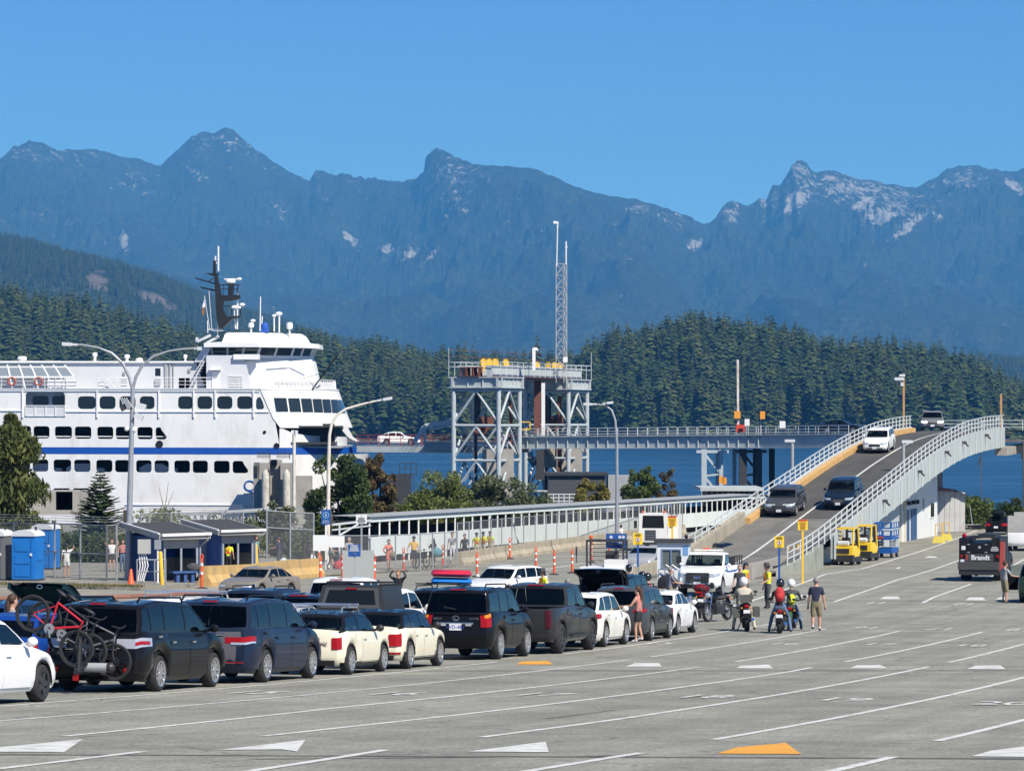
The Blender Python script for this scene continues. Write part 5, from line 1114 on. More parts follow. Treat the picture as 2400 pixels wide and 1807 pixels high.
# raised path surface between kerb and fences
rows = []
for p in KP: q = Vector((p.x-1.5, p.y+42, 0)); rows.append([(p.x, p.y, G(p.x,p.y)+.004), (p.x, p.y+.02, G(p.x,p.y)+.14), (p.x-.1, p.y+6, G(p.x,p.y+6)+.14), (p.x-.6, p.y+16, G(p.x-.6,p.y+16)+.12), (q.x, q.y, G(q.x,q.y)+.05)])
o = MB().grid(rows).obj('foot_path', SIDEW); tag(o, 'pale concrete foot path and kerb beside the fences', 'path', kind='structure')
DRYG = leafmat('dry_verge_grass', (.10,.105,.035), (.20,.165,.07), 1.2, .2)
g = MB(); rr = random.Random(5)
for k in range(2600):
    t_ = rr.random(); p = KP[0].lerp(KP[2], t_)+Vector((0, rr.uniform(.1,1.3), 0)); z = G(p.x,p.y)+.1; a = rr.uniform(0,6.28); h = rr.uniform(.06,.2); c, s = math.cos(a)*.03, math.sin(a)*.03
    g.add([(p.x-c,p.y-s,z),(p.x+c,p.y+s,z),(p.x+rr.uniform(-.06,.06),p.y+rr.uniform(-.05,.05),z+h)], [(0,1,2)])
tag(g.obj('verge_grass', DRYG), 'dry grass strip along the kerb below the portable toilets', 'grass', kind='stuff')
# lighter road strip behind the queue and drain line
o = MB().grid([[(p.x, p.y-.05, G(p.x,p.y)+.01), (p.x+.3, p.y-7, G(p.x,p.y-7)+.01), (p.x+.8, p.y-16, G(p.x,p.y-16)+.01)] for p in KP[:6]]).obj('access_road', asphalt('access_asphalt', (.29,.27,.225), .15, stain=.3), ground)
o = MB().tube([gp(-30,1408)+Vector((0,0,.08)), gp(150,1407)+Vector((0,0,.08)), gp(300,1403)+Vector((0,0,.08)), gp(500,1394)+Vector((0,0,.08)), gp(640,1386)+Vector((0,0,.08))], .11, 7).obj('drain_hose', mat('brown_hose', (.22,.10,.07), .8, noise=.2)); tag(o, 'long brown hose lying along the access road', 'hose')
# ---- portable toilets
def toilet(loc, rz, m, label, top):
    t = thing('portable_toilet', label, 'toilet', loc, rz); w, d, h = 1.12, 1.12, 2.02
    MB().box((0,0,h/2+.08), (w,d,h)).obj('cabin', m, t)
    MB().box((0,0,.05), (w+.06,d+.06,.1)).obj('skid_base', DARKS, t)
    for i in range(3): MB().box((-.08,-d/2-.012,.45+.58*i), (.72,.03,.42)).obj('door_panel', m, t)
    MB().box((.44,-d/2-.015,1.05), (.1,.04,1.9)).obj('corner_post', m, t); MB().box((-.52,-d/2-.015,1.05), (.1,.04,1.9)).obj('corner_post', m, t)
    P = []
    for i in range(9):
        a = math.pi*i/8; P.append([(-(w/2+.04)*math.cos(a)*1., y, h+.08+.30*math.sin(a)**.8) for y in (-d/2-.06, d/2+.06)])
    b = MB().grid(P); n = len(P); b.sheet([P[i][0] for i in range(n)]); b.sheet([P[i][1] for i in range(n)][::-1]); b.obj('domed_roof', top, t, 50)
    MB().tube([(.3,.2,h+.2), (.3,.2,h+.5)], .06, 8).obj('vent_stack', DARKS, t); MB().box((.38,-d/2-.03,1.25), (.1,.05,.12)).obj('latch', WHITE2, t)
    MB().box((w/2+.012,0,1.4), (.03,.7,.9)).obj('side_panel', m, t)
    return t
PBLUE = mat('toilet_blue', (.010,.16,.50), .45, noise=.1, nscale=2); PGREY = mat('toilet_grey', (.14,.145,.15), .5, noise=.1); PTOP = mat('toilet_roof', (.62,.63,.65), .6, noise=.06)
toilet(tuple(gp(66,1361,.12)), R(-14), PBLUE, 'blue portable toilet with domed white roof behind the wire fence', PTOP)
toilet(tuple(gp(-6,1360,.12)), R(-14), PGREY, 'grey portable toilet cut off by the photo edge', PTOP)
toilet(tuple(at(108,178,.1)), R(-14), PBLUE, 'second blue toilet half hidden behind the first one', PTOP)
# ---- blue shelters
SBLUE = mat('shelter_blue', (.025,.075,.24), .6, noise=.12, nscale=1.5, dirt=((.12,.17,.30), .35, 1.2)); SLATE = mat('roof_felt', (.045,.047,.052), .9, noise=.25, nscale=3); FASC = mat('weathered_fascia', (.42,.40,.36), .7, noise=.1, dirt=((.28,.22,.16), .4, 1.)); INB = mat('inside_blue', (.008,.085,.42), .5, noise=.06); ING = mat('inside_grey', (.26,.26,.26), .7, noise=.1)
def shelter(corner, rz, label, bench, Lf=1.8, Ls=2.8, h=2.1):
    """corner: near front corner; local x along the open front, y along the side wall (back)"""
    t = thing('bus_shelter', label, 'shelter', tuple(corner), rz)
    MB().bb((-.08,.0,0),(0,Ls,h)).obj('side_wall', SBLUE, t); MB().bb((Lf,.0,0),(Lf+.08,Ls,h)).obj('side_wall', SBLUE, t); MB().bb((-.08,Ls,0),(Lf+.08,Ls+.08,h+.1)).obj('back_wall', SBLUE, t)
    MB().bb((0,Ls-.75,0),(Lf,Ls-.70,1.05)).obj('inner_lower_panel', ING, t); MB().bb((0,Ls-.74,1.05),(Lf,Ls-.70,h)).obj('inner_upper_panel', INB, t)
    MB().bb((.01,0.05,.0),(.04,Ls-.75,1.05)).obj('inner_lower_panel', ING, t); MB().bb((Lf-.04,.05,0),(Lf-.01,Ls-.75,1.05)).obj('inner_lower_panel', ING, t)
    for x in (.02, Lf*.5, Lf-.05): MB().bb((x-.05,-.06,0),(x+.05,.02,h-.25)).obj('front_post', STEEL, t)
    MB().bb((-.05,-.05,h-.55),(Lf+.05,.0,h-.05)).obj('front_valance', FASC, t)
    z = h+.02; o = .42; b = MB(); b.add([(-o,-o,z),(Lf+o,-o,z),(Lf+o,Ls+o,z+.45),(-o,Ls+o,z+.45),(-o,-o,z+.1),(Lf+o,-o,z+.1),(Lf+o,Ls+o,z+.55),(-o,Ls+o,z+.55)], [(3,2,1,0),(4,5,6,7)]); b.obj('roof_felt', SLATE, t)
    MB().bar((-o,-o-.03,z-.0),(Lf+o,-o-.03,z-.0),.06,.26).obj('front_fascia', FASC, t); MB().bar((-o-.03,-o,z),(-o-.03,Ls+o,z+.45),.06,.26).obj('side_fascia', FASC, t); MB().bar((Lf+o+.03,-o,z),(Lf+o+.03,Ls+o,z+.45),.06,.26).obj('side_fascia', FASC, t)
    MB().bar((-o,-o-.12,z+.08),(Lf+o,-o-.12,z+.10),.14,.12).obj('gutter', WHITE2, t); MB().bar((-o-.08,-o,z+.14),(-o-.08,Ls+o,z+.59),.1,.06).obj('roof_edge', WHITE2, t)
    MB().tube([(Lf+o-.1,-o-.1,z+.05),(Lf+o-.15,-o-.05,z-.2),(Lf+.12,-.05,z-.5),(Lf+.12,-.05,.1)], .045, 7).obj('downpipe', STEEL, t)
    if bench:
        MB().bb((.2,-.55,.42),(Lf-.2,-.1,.5)).obj('bench_seat', SBLUE, t)
        for x in (.5, Lf*.5, Lf-.5): MB().bb((x-.08,-.45,-.05),(x+.08,-.2,.42)).obj('bench_leg', SBLUE, t)
    return t
S1 = gp(384,1364,.12); S2 = gp(521,1346,.12)
shelter(S1, R(36), 'nearer blue waiting shelter with flat dark roof and blue bench', True)
shelter(S2, R(36), 'farther blue waiting shelter behind the high visibility worker', False)
MB().box((.0,-.05,1.15),(1.1,.05,1.9)).xf(Matrix.Translation(S2+Vector((-1.25,1.0,0))) @ Matrix.Rotation(R(25),4,'Z')).obj('notice_panel', mat('notice_grey_blue', (.17,.21,.29), .6, noise=.3, nscale=4)); o = bpy.data.objects['notice_panel']; tag(o, 'grey notice panel between the two blue shelters', 'panel')
ZB = mat('zebra_bag', (.06,.06,.065), .8, noise=.9, nscale=9)
o = MB().ball((0,0,.3), .36, 10, 7, (1.25,.7,.85)).obj('striped_bag', ZB); o.location = S1+Vector((1.3,.6,.42)); o.scale = (.75,.75,.75); tag(o, 'striped grey bag lying on the shelter bench', 'bag')
# electrical boxes, guard rails, cables beside the shelter
t = thing('electric_cabinet', 'grey electrical cabinets on posts in front of the nearer shelter', 'cabinet', tuple(gp(352,1366,.12)))
MB().bb((-.55,-.2,1.35),(.02,.12,2.0)).obj('cabinet_box', mat('cabinet_grey', (.42,.42,.39), .5, noise=.05), t); MB().bb((.2,-.1,1.55),(.5,.1,1.98)).obj('meter_box', STEEL, t)
for x, m in ((-.3,STEEL),(.35,WHITE2)): MB().tube([(x,0,0),(x,0,1.6)], .05, 7).obj('cabinet_post', m, t)
for k in range(4): MB().tube([(-.5+.1*k,-.05,1.35),(-.45+.12*k,-.1,.8),(-.55+.08*k,-.1,.1)], .03, 6).obj('cable_conduit', WHITE2, t)
t = thing('guard_rail', 'small galvanised pipe guard around the electrical cabinets', 'railing', tuple(gp(334,1370,.1)))
r_ = MB()
for x in (-.25,.55,1.05): r_.tube([(x,0,0),(x,0,1.15)], .035, 6)
for z in (.6,1.13): r_.tube([(-.25,0,z),(1.05,0,z)], .035, 6)
r_.obj('guard_pipes', STEEL, t)
# yellow bollards, small cone
for u, v, h, lab in ((380,1372,1.55,'slim yellow bollard leaning beside the nearer blue shelter'),(602,1334,1.4,'slim yellow bollard at the corner of the farther shelter')):
    p = gp(u, v, .1); o = MB().lathe([(.09,0),(.09,h-.08),(.06,h),(0,h+.01)], 12).obj('bollard', YELP, None, 50); o.location = p; o.rotation_euler = (0, R(-3), 0); tag(o, lab, 'bollard', 'yellow bollards by the shelters')
ORNG = mat('safety_orange', (.75,.10,.025), .55, noise=.08, nscale=6); REFL = mat('reflective_white', (.75,.75,.73), .4)
t = thing('traffic_cone', 'small red traffic cone at the foot of the lamp post', 'cone', tuple(gp(307,1370,.1))); MB().lathe([(.17,.03),(.15,.06),(.05,.70),(.03,.72),(0,.72)], 14).obj('cone_body', ORNG, t, 50); MB().box((0,0,.02),(.4,.4,.04)).obj('cone_base', ORNG, t)
def delineator(u, v, h, lab, Y=None):
    p = gp(u, v) if Y is None else at(u, Y); t = thing('delineator_post', lab, 'marker post', tuple(p), 0, 'orange lane marker posts'); MB().lathe([(.26,0),(.26,.05),(.1,.09)], 12).obj('rubber_foot', DARKS, t)
    MB().lathe([(.065,.05),(.06,h-.22)], 10).obj('post_tube', ORNG, t, 60); MB().tube([(-.045,0,h-.25),(-.06,0,h-.1),(0,0,h),(.06,0,h-.1),(.045,0,h-.25)], .03, 6).obj('top_loop', ORNG, t)
    for z in (.45,.7): MB().lathe([(.068,h*z-.06),(.068,h*z+.06)], 10).obj('reflective_band', REFL, t)
DN = [(473,1380,'tall orange and yellow marker post at the end of the yellow barriers'),(522,1342,'orange marker post just left of the high visibility worker'),(748,1330,'orange marker post behind the last yellow barrier'),(751,1362,'orange marker post in front of the last yellow barrier'),(803,1358,'orange marker post left of the blue board sign'),(878,1362,'orange marker post right of the blue board sign'),(946,1340,'orange marker post behind the waving woman'),(1038,1330,'orange marker post behind the red and blue kayaks'),(1118,1352,'orange marker post at the front left of the white electric hatchback'),(1195,1310,'orange marker post close to the concrete units behind the white hatchback'),(1256,1336,'orange marker post right behind the white hatchback'),(1299,1347,'nearest marker post of the row right of the white hatchback'),(1341,1343,'second marker post of the row right of the white hatchback'),(1386,1318,'third marker post, just left of the lamp with the blue sign'),(1428,1318,'marker post in front of the lamp with the blue sign')]
for u, v, lab in DN: delineator(u, v, 1.35 if u != 473 else 1.6, lab)
# ---- lamp posts
LAMPH = mat('lamp_head', (.55,.57,.58), .5, noise=.05)
def lamp_head(b, p, d, L=.8):
    d = d.normalized(); q = p+d*L; b.bar(p, p.lerp(q,.45), .14, .10); b.bar(p.lerp(q,.4), q, .34, .16); return b
Yp = gp(299,1366).y; t = thing('lamp_post', 'tall twin armed galvanised lamp post with floodlights beside the nearer shelter', 'lamp post', tuple(gp(299,1366)))
wob(MB().tube([W(299,1366,Yp), W(304,1180,Yp), W(309,1000,Yp), W(311,912,Yp)], [.165,.14,.11,.10], 12), 'pole', STEEL, t, 60)
lw = [W(311,915,Yp), W(303,885,Yp), W(288,852,Yp), W(262,828,Yp), W(230,815,Yp), W(196,809,Yp), W(182,808,Yp)]; wob(MB().tube(lw, [.07]*4+[.05]*3, 8), 'arm', STEEL, t, 60); wob(lamp_head(MB(), lw[-1], Vector((-1,0,.05)), .72), 'lamp_head', LAMPH, t)
rw = [W(311,915,Yp), W(318,885,Yp), W(333,857,Yp), W(360,835,Yp), W(395,823,Yp), W(430,818,Yp), W(455,817,Yp)]; wob(MB().tube(rw, [.07]*4+[.05]*3, 8), 'arm', STEEL, t, 60); wob(lamp_head(MB(), rw[-1], Vector((1,0,0)), .35), 'lamp_head', LAMPH, t)
for a, b_, m in (((283,958),(296,952),DARKS),((290,940),(305,957),STEEL),((322,950),(342,955),LAMPH),((316,972),(335,980),LAMPH)): wob(MB().bar(W(*a,Yp-.1), W(*b_,Yp-.1), .34,.26), 'floodlight', m, t)
for k in range(4): wob(MB().bar(W(281+5*k,932,Yp-.15), W(296+5*k,955,Yp-.15), .035), 'aerial_rod', LAMPH, t)
wob(MB().ball(W(297,1005,Yp), .12, 8, 6).ball(W(314,1007,Yp), .14, 8, 6).bar(W(297,1003,Yp), W(314,1003,Yp), .05), 'security_cameras', WHITE2, t)
wob(MB().bar(W(294,1195,Yp+.4), W(294,1235,Yp+.4), .2, .06), 'side_marker', mat('pale_orange_plate', (.6,.35,.15), .6), t)
t = thing('lamp_post', 'rust stained cream lamp post with one curved arm in front of the round bush', 'lamp post', tuple(at(762,190))); Yp = 190.
wob(MB().tube([at(768,Yp), W(770,1100,Yp), W(772,1020,Yp), W(777,995,Yp), W(790,972,Yp), W(812,958,Yp), W(850,947,Yp), W(885,939,Yp)], [.12,.11,.09,.085,.075,.07,.06,.05], 10), 'pole', RUSTW, t, 60); wob(lamp_head(MB(), W(884,939,Yp), Vector((1,0,.18)), .85), 'lamp_head', LAMPH, t)
Yp = gp(1445,1300).y; t = thing('lamp_post', 'grey lamp post with curved top above the blue direction sign', 'lamp post', tuple(gp(1445,1300)))
wob(MB().tube([gp(1445,1300), W(1446,1150,Yp), W(1446,1040,Yp), W(1442,985,Yp), W(1434,962,Yp), W(1420,950,Yp), W(1395,947,Yp)], [.125,.11,.09,.08,.07,.05,.045], 10), 'pole', STEEL, t, 60); wob(lamp_head(MB(), W(1398,947,Yp), Vector((-1,0,.0)), .85), 'lamp_head', LAMPH, t); wob(lamp_head(MB(), W(1412,946,Yp), Vector((1,0,.12)), .7), 'lamp_head', LAMPH, t)
t = thing('lamp_post', 'orange stained wooden pole with floodlights at the end of the left ramp railing', 'lamp post', tuple(rp(290,-.5))); a = W(2118,1000,291)
POLEW = mat('stained_pole', (.42,.24,.10), .8, noise=.2, nscale=1.5, dirt=((.55,.50,.42), .5, 1.)); wob(MB().bar(a, W(2118,876,a.y), .17), 'pole', POLEW, t); wob(MB().box(W(2107,888,a.y),(.8,.4,.25)).box(W(2114,880,a.y),(.5,.4,.2)).bar(W(2100,892,a.y), W(2117,896,a.y), .07).box(W(2114,901,a.y),(.25,.25,.3)), 'floodlight', LAMPH, t)
t = thing('utility_pole', 'bare wooden pole at the end of the right ramp railing', 'pole', tuple(W(2346,1045,290))); wob(MB().bar(W(2346,1050,290), W(2346,923,290), .16).bar(W(2342,945,290), W(2346,945,290), .1), 'pole', POLEW, t)
wob(MB().tube([W(2334,1008,288), W(2334,985,288), W(2337,980,288), W(2343,979,288)], .07, 7), 'side_bracket', RAILP, t)
for u, v0, v1, Y, lab in ((1857,1102,1032,250,'short grey lamp post beyond the left ramp railing'),(2117,1165,1034,235,'short grey lamp post rising beside the right ramp girder')):
    t = thing('lamp_post', lab, 'lamp post', tuple(W(u,v0,Y))); wob(MB().tube([W(u,v0,Y), W(u,v1,Y)], .12, 8), 'pole', GREYM, t, 60); wob(MB().box(W(u-6 if u < 2000 else u+9,v1+1,Y),(.75,.3,.2)), 'lamp_head', LAMPH, t)
# poles and signals on the bridge
t = thing('signal_pole', 'tall white pole with orange signal head on the bridge', 'pole', tuple(W(1729,1012,355))); wob(MB().bar(W(1730,1016,355), W(1729,843,355), .22), 'pole', RUSTW, t); SIGO = mat('signal_orange', (.75,.30,.03), .5); wob(MB().box(W(1728,972,354.6),(.65,.4,.75)), 'signal_head', SIGO, t)
for u, v, lab in ((1787,974,'orange signal head on a thin post above the bridge railing'),): t = thing('signal_post', lab, 'signal', tuple(W(u-3,1015,354))); wob(MB().bar(W(u-4,1018,354), W(u-4,966,354), .14), 'post', GREYM, t); wob(MB().box(W(u,973,353.6),(.5,.4,.8)), 'signal_head', SIGO, t)
for u, v, w, h, lab in ((1751,990,.5,1.,'small white plate sign on the bridge beside the signal'),(1834,995,.6,1.1,'white plate sign further right on the bridge railing')): t = thing('bridge_sign', lab, 'sign', tuple(W(u,1012,353.5))); wob(MB().bb(W(u,v+8,353.5)-Vector((w/2,.03,0)), W(u,v-8,353.5)+Vector((w/2,.03,0))), 'sign_plate', WHITE2, t)
o = MB().box((0,0,.35),(.9,.5,.8)).obj('red_box', mat('red_box_paint', (.55,.06,.03), .5)); o.location = W(1735,1012,354.5); tag(o, 'small red box at the foot of the white bridge pole', 'box')
for u, lab in ((1693,'orange signal lamps on the trestle under the bridge'),): t = thing('trestle_signal', lab, 'signal', tuple(W(u,1130,350))); wob(MB().box(W(1690,1124,350),(.45,.4,.7)).box(W(1698,1127,350),(.4,.4,.7)), 'signal_head', SIGO, t)
# flag beyond the building
t = thing('flag_pole', 'thin white flag pole with a limp pale flag near the water at right', 'flag', tuple(W(2300,1168,300))); wob(MB().bar(W(2301,1170,300), W(2299,1062,300), .1), 'pole', WHITE2, t); wob(MB().add([W(2298,1064,300), W(2294,1078,300), W(2291,1093,300), W(2295,1090,300), W(2298,1082,300)], [(0,1,2,3,4)]), 'flag_cloth', mat('pale_flag', (.5,.52,.6), .9, noise=.3, nscale=3), t)
# ---- signs
YSIG = mat('sign_yellow', (.80,.55,.02), .5); BSIG = mat('sign_blue', (.012,.075,.28), .5); WSIG = mat('sign_white', (.72,.73,.72), .5); BLK = mat('sign_black', (.02,.02,.02), .6); REDS = mat('sign_red', (.45,.06,.03), .5)
def lines(b, x0, x1, z0, z1, n, y, seed=1):
    r = random.Random(seed); h = (z1-z0)/n
    for k in range(n):
        w = (x1-x0)*r.uniform(.6,1); c = (x0+x1)/2; x = c-w/2
        while x < c+w/2: l = min(r.uniform(.05,.14)*(x1-x0)*1.6, c+w/2-x); b.bb((x, y, z1-h*k-h*.72), (x+l*.86, y-.006, z1-h*k-h*.22)); x += l
    return b
def ring2(b, c, r, w, y, n=20): return b.add([(c[0]+math.cos(2*math.pi*i/n)*q, y, c[1]+math.sin(2*math.pi*i/n)*q) for q in (r, r-w) for i in range(n)], [(i, (i+1) % n, n+(i+1) % n, n+i) for i in range(n)])
def walker(b, cx, cz, s, y):
    b.ball((cx,y,cz+.36*s), .08*s, 8, 5, (1,.15,1)); b.bar((cx,y,cz+.25*s), (cx,y,cz-.05*s), .12*s, .02); b.bar((cx,y,cz-.03*s), (cx-.15*s,y,cz-.38*s), .07*s, .02); b.bar((cx,y,cz-.03*s), (cx+.16*s,y,cz-.36*s), .07*s, .02); b.bar((cx,y,cz+.2*s), (cx-.17*s,y,cz+.02*s), .05*s, .02); b.bar((cx,y,cz+.2*s), (cx+.17*s,y,cz+.05*s), .05*s, .02); return b
def sign(u0, u1, v0, v1, Y, base, label, face, post, kind):
    p = W((u0+u1)/2, v1, Y); w = (u1-u0)/F*Y; h = (v1-v0)/F*Y; t = thing('sign_post', label, 'sign', tuple(base), 0); zb = p.z-base.z; dx = p.x-base.x; dy = Y-base.y
    MB().bar((dx,dy+.06,-.1), (dx,dy+.06,zb+h), .10).obj('post', post, t); MB().bb((dx-w/2,dy-.02,zb), (dx+w/2,dy+.02,zb+h)).obj('sign_plate', face, t); y = dy-.026; b = MB()
    if kind == 'warn':
        lines(b, dx-w*.4, dx+w*.4, zb+.05*h, zb+.8*h, 7, y, int(u0)).obj('sign_print', mat('sign_brown_print', (.35,.10,.02), .6), t); MB().bb((dx-w*.46,y+.006,zb+.86*h), (dx+w*.46,y,zb+1.06*h)).obj('red_header', REDS, t)
    elif kind == 'nowalk':
        lines(b, dx-w*.4, dx+w*.4, zb+.7*h, zb+.95*h, 3, y, int(u0)); lines(b, dx-w*.35, dx+w*.35, zb+.04*h, zb+.14*h, 1, y, 3); walker(b, dx, zb+.42*h, .4*h, y-.003); b.obj('sign_print', BLK, t)
        q = MB(); q.add([(dx+math.cos(i*.314)*.235*w*1.15, y, zb+.42*h+math.sin(i*.314)*.235*w*1.15) for i in range(20)], [tuple(range(19,-1,-1))]); q.obj('white_disc', WSIG, t); r = MB(); ring2(r, (dx, zb+.42*h), .27*w, .05*w, y-.004); r.bar((dx-.18*w,y-.005,zb+.42*h+.18*w), (dx+.18*w,y-.005,zb+.42*h-.18*w), .05*w, .004); r.obj('prohibition_ring', REDS, t)
    elif kind == 'dismount':
        ring2(b, (dx, zb+.64*h), .34*w, .05*w, y); b.obj('sign_ring', mat('pale_blue_print', (.25,.55,.8), .5), t); q = MB(); walker(q, dx, zb+.64*h, .42*w, y); q.bar((dx-.2*w,y,zb+.56*h), (dx+.2*w,y,zb+.56*h), .03*w, .004); q.obj('cyclist_symbol', WSIG, t)
        text('sign_text', 'Cyclists\ndismount', .17*w*1.15, WSIG, t, (dx, y-.004, zb+.2*h), (R(90),0,0), .002)
    elif kind == 'route':
        for sgn, c in ((-1, dx-.25*w), (1, dx+.25*w)):
            n = 1 if sgn < 0 else 2
            for k in range(n): cx = c+(k-(n-1)/2)*.17*w; ring2(b, (cx, zb+.76*h), .075*w, .02*w, y); b.bb((cx-.04*w,y,zb+.70*h), (cx+.04*w,y-.004,zb+.8*h))
            lines(b, c-.17*w, c+.17*w, zb+.34*h, zb+.58*h, 3, y, 5+sgn); zz = zb+.16*h; b.bar((c-.08*w,y,zz), (c+.08*w,y,zz), .025*h, .004); e = c+sgn*.09*w
            b.bar((e,y,zz), (e-sgn*.05*w,y,zz+.06*h), .025*h, .004); b.bar((e,y,zz), (e-sgn*.05*w,y,zz-.06*h), .025*h, .004)
        b.obj('sign_print', WSIG, t)
    elif kind == 'board':
        lines(b, dx-w*.42, dx+w*.42, zb+.42*h, zb+.95*h, 6, y, 9); b.bar((dx-.18*w,y,zb+.3*h), (dx+.2*w,y,zb+.2*h), .09*h, .004); b.bar((dx,y,zb+.26*h), (dx+.1*w,y,zb+.14*h), .07*h, .004); b.obj('sign_print', WSIG, t)
    elif kind == 'notice': b.ball((dx, y, zb+.84*h), .06*h, 8, 4, (1,.1,1)); lines(b, dx-w*.42, dx+w*.42, zb+.08*h, zb+.72*h, 6, y, 13).obj('sign_print', BLK, t)
    return t
sign(1870,1893,1218,1242,172,gp(1882,1352),'yellow warning sign with red header on a yellow post beside the right ramp foot','' and 0 or YSIG,YELP,'warn')
sign(1815.5,1837.5,1256,1283,168,gp(1826,1312),'yellow no pedestrians sign on a blue post in the ramp mouth',YSIG,BSIG,'nowalk')
sign(1565,1586,1210,1234,176,gp(1575,1285),'yellow warning sign with red header above the ticket booth',YSIG,YELP,'warn')
sign(1484,1506,1249,1276,180,gp(1495,1300),'yellow no pedestrians sign left of the white booth',YSIG,BSIG,'nowalk')
sign(1420,1469,1250,1284,168,gp(1445,1313),'wide blue direction sign with two white arrows in front of the grey lamp post',BSIG,STEEL,'route')
sign(816,845,1275.5,1304,160,gp(831,1362),'blue information board sign on a thick grey post behind the white pickups',BSIG,GREYM,'board')
sign(753,775,1194,1229,186,at(762,186),'blue cyclists dismount sign on a white post',BSIG,WHITE2,'dismount')
sign(834.5,860,1206,1227,192,at(847,192),'small grey notice sign at the left end of the covered walkway',WSIG,STEEL,'notice')
o = MB().bb((-.75,-.03,.0),(.75,.03,1.5)).obj('grey_board', mat('board_grey', (.36,.38,.37), .6, noise=.06)); o.location = at(840,163,.35); tag(o, 'blank grey board behind the blue information sign', 'board')
for u, Y, lab in ((752,182.5,'blank white placard on the fence left of the walking woman'),(789,182.5,'blank white placard on the fence above the walking woman')):
    o = MB().bb((-.42,-.02,-.42 if u < 760 else -.3),(.42,.02,.42 if u < 760 else .3)).obj('placard', WSIG); o.location = W(u, 1272 if u < 760 else 1269, Y); tag(o, lab, 'placard')
# yellow bollards and pipes at the ramp foot
t = thing('yellow_guard', 'yellow pipe guard rails and bollard at the ramp foot beside the warning sign', 'guard rail', tuple(gp(1868,1330)))
for x, h in ((-.5,1.3),(-.28,1.1),(.05,1.35)): MB().tube([(x,0,-.1),(x,0,h)], .07 if x > 0 else .045, 8).obj('guard_post', YELP, t)
MB().tube([(-.5,0,.6),(.05,0,.6)], .04, 7).obj('guard_rail_pipe', YELP, t); MB().tube([(.05,0,.5),(.5,0,.55)], .04, 7).obj('guard_rail_pipe', YELP, t)
# yellow concrete feet with pipe stands by the building
for k, (u, v, lab) in enumerate(((2200,1272,'yellow concrete block with pipe gate in front of the white building'),(2218,1266,'second yellow concrete block with pipe stand behind the first'))):
    t = thing('barrier_block', lab, 'barrier', tuple(gp(u, v)), R(-12)); t.scale = (.62,.62,.62); MB().add([(-.75,-.4,0),(.75,-.4,0),(.75,.4,0),(-.75,.4,0),(-.5,-.2,.75),(.5,-.2,.75),(.5,.2,.75),(-.5,.2,.75)], [(3,2,1,0),(4,5,6,7),(0,1,5,4),(1,2,6,5),(2,3,7,6),(3,0,4,7)]).obj('concrete_foot', mat('yellow_concrete', (.62,.50,.08), .8, noise=.15), t)
    for x in (-.35,.35): MB().tube([(x,0,.7),(x,0,2.2)], .05, 7).obj('pipe_upright', YELP, t)
    MB().tube([(-.35,0,2.15),(.35,0,2.15)], .05, 7).obj('pipe_top', YELP, t)
# trolley by the shed
t = thing('hand_trolley', 'grey tall handled luggage trolley beside the shed', 'trolley', tuple(gp(2265,1240)), R(-10))
MB().bb((-.2,-.4,.35),(1.2,.4,.42)).obj('trolley_deck', GREYM, t)
for x in (.7,.95,1.15): MB().lathe([(.02,-.08),(.2,-.08),(.2,.08),(.02,.08)], 12, 'y', (x,-.4,.2)).obj('trolley_wheel', BLACKP, t)
for y in (-.35,.35): MB().tube([(-.2,y,.1),(-.25,y,1.9),(.3,y,1.95),(.5,y,.4)], .04, 6).obj('trolley_frame', STEEL, t)
# ---- ticket booth
t = thing('ticket_booth', 'small white booth with blue edged window beside the white pickup', 'booth', tuple(gp(1588,1377)), R(-6)); BWH = mat('booth_panel', (.66,.69,.72), .5, noise=.05)
w, d, h = 1.2, 1.3, 2.2
MB().wall([(-w/2-.35,0),(w/2,0),(w/2,h),(-w/2-.35,h)], [[(-.7,1.0),(.15,1.0),(.15,1.85),(-.7,1.85)]], lambda a, b, dd: (a, -d/2+dd, b), .08).obj('front_wall', BWH, t)
MB().bb((-w/2-.35,-d/2+.08,0),(-w/2-.27,d/2,h)).obj('side_wall', BWH, t); MB().bb((w/2-.08,-d/2+.08,0),(w/2,d/2,h)).obj('side_wall', BWH, t); MB().bb((-w/2-.35,d/2,0),(w/2,d/2+.08,h)).obj('back_wall', BWH, t)
MB().bb((-.7,-d/2+.04,1.0),(.15,-d/2+.05,1.85)).obj('window_pane', mat('booth_glass', (.10,.12,.12), .05, spec=.6), t)
fm = MB()
for a, b_ in (((-.76,.94),(.21,1.0)),((-.76,1.85),(.21,1.91)),((-.76,1.0),(-.7,1.85)),((.15,1.0),(.21,1.85)),((-.3,1.0),(-.25,1.85))): fm.bb((a[0],-d/2-.03,a[1]), (b_[0],-d/2+.02,b_[1]))
fm.obj('window_frame', mat('blue_trim', (.16,.24,.40), .5), t); MB().bb((.3,-d/2-.02,1.6),(.55,-d/2,2.05)).obj('blue_notice', mat('notice_blue', (.16,.30,.55), .5), t)
MB().bb((-w/2-.5,-d/2-.15,h),(w/2+.15,d/2+.2,h+.16)).obj('booth_roof', SLATE, t); MB().ball((.45,-.4,h+.3), .1, 8, 6).bar((.45,-.4,h+.15),(.45,-.4,h+.3), .05).obj('roof_speaker', BLACKP, t)
b = MB()
for k in range(2): b.tube([(-w/2-.3+.3*k,-d/2-.3,0),(-w/2-.25+.3*k,-d/2-.3,.9),(-w/2+.1+.3*k,-d/2-.3,1.15),(-w/2+.45+.3*k,-d/2-.3,.9),(-w/2+.5+.3*k,-d/2-.3,0)], .035, 6)
b.obj('hoop_rails', STEEL, t)
o = MB().ball((0,0,.25),.42,14,8,(1.2,.2,1.)).obj('dark_hoop_bag', BLACKP); o.location = gp(1565,1379); tag(o, 'dark rounded board leaning at the foot of the booth', 'board')
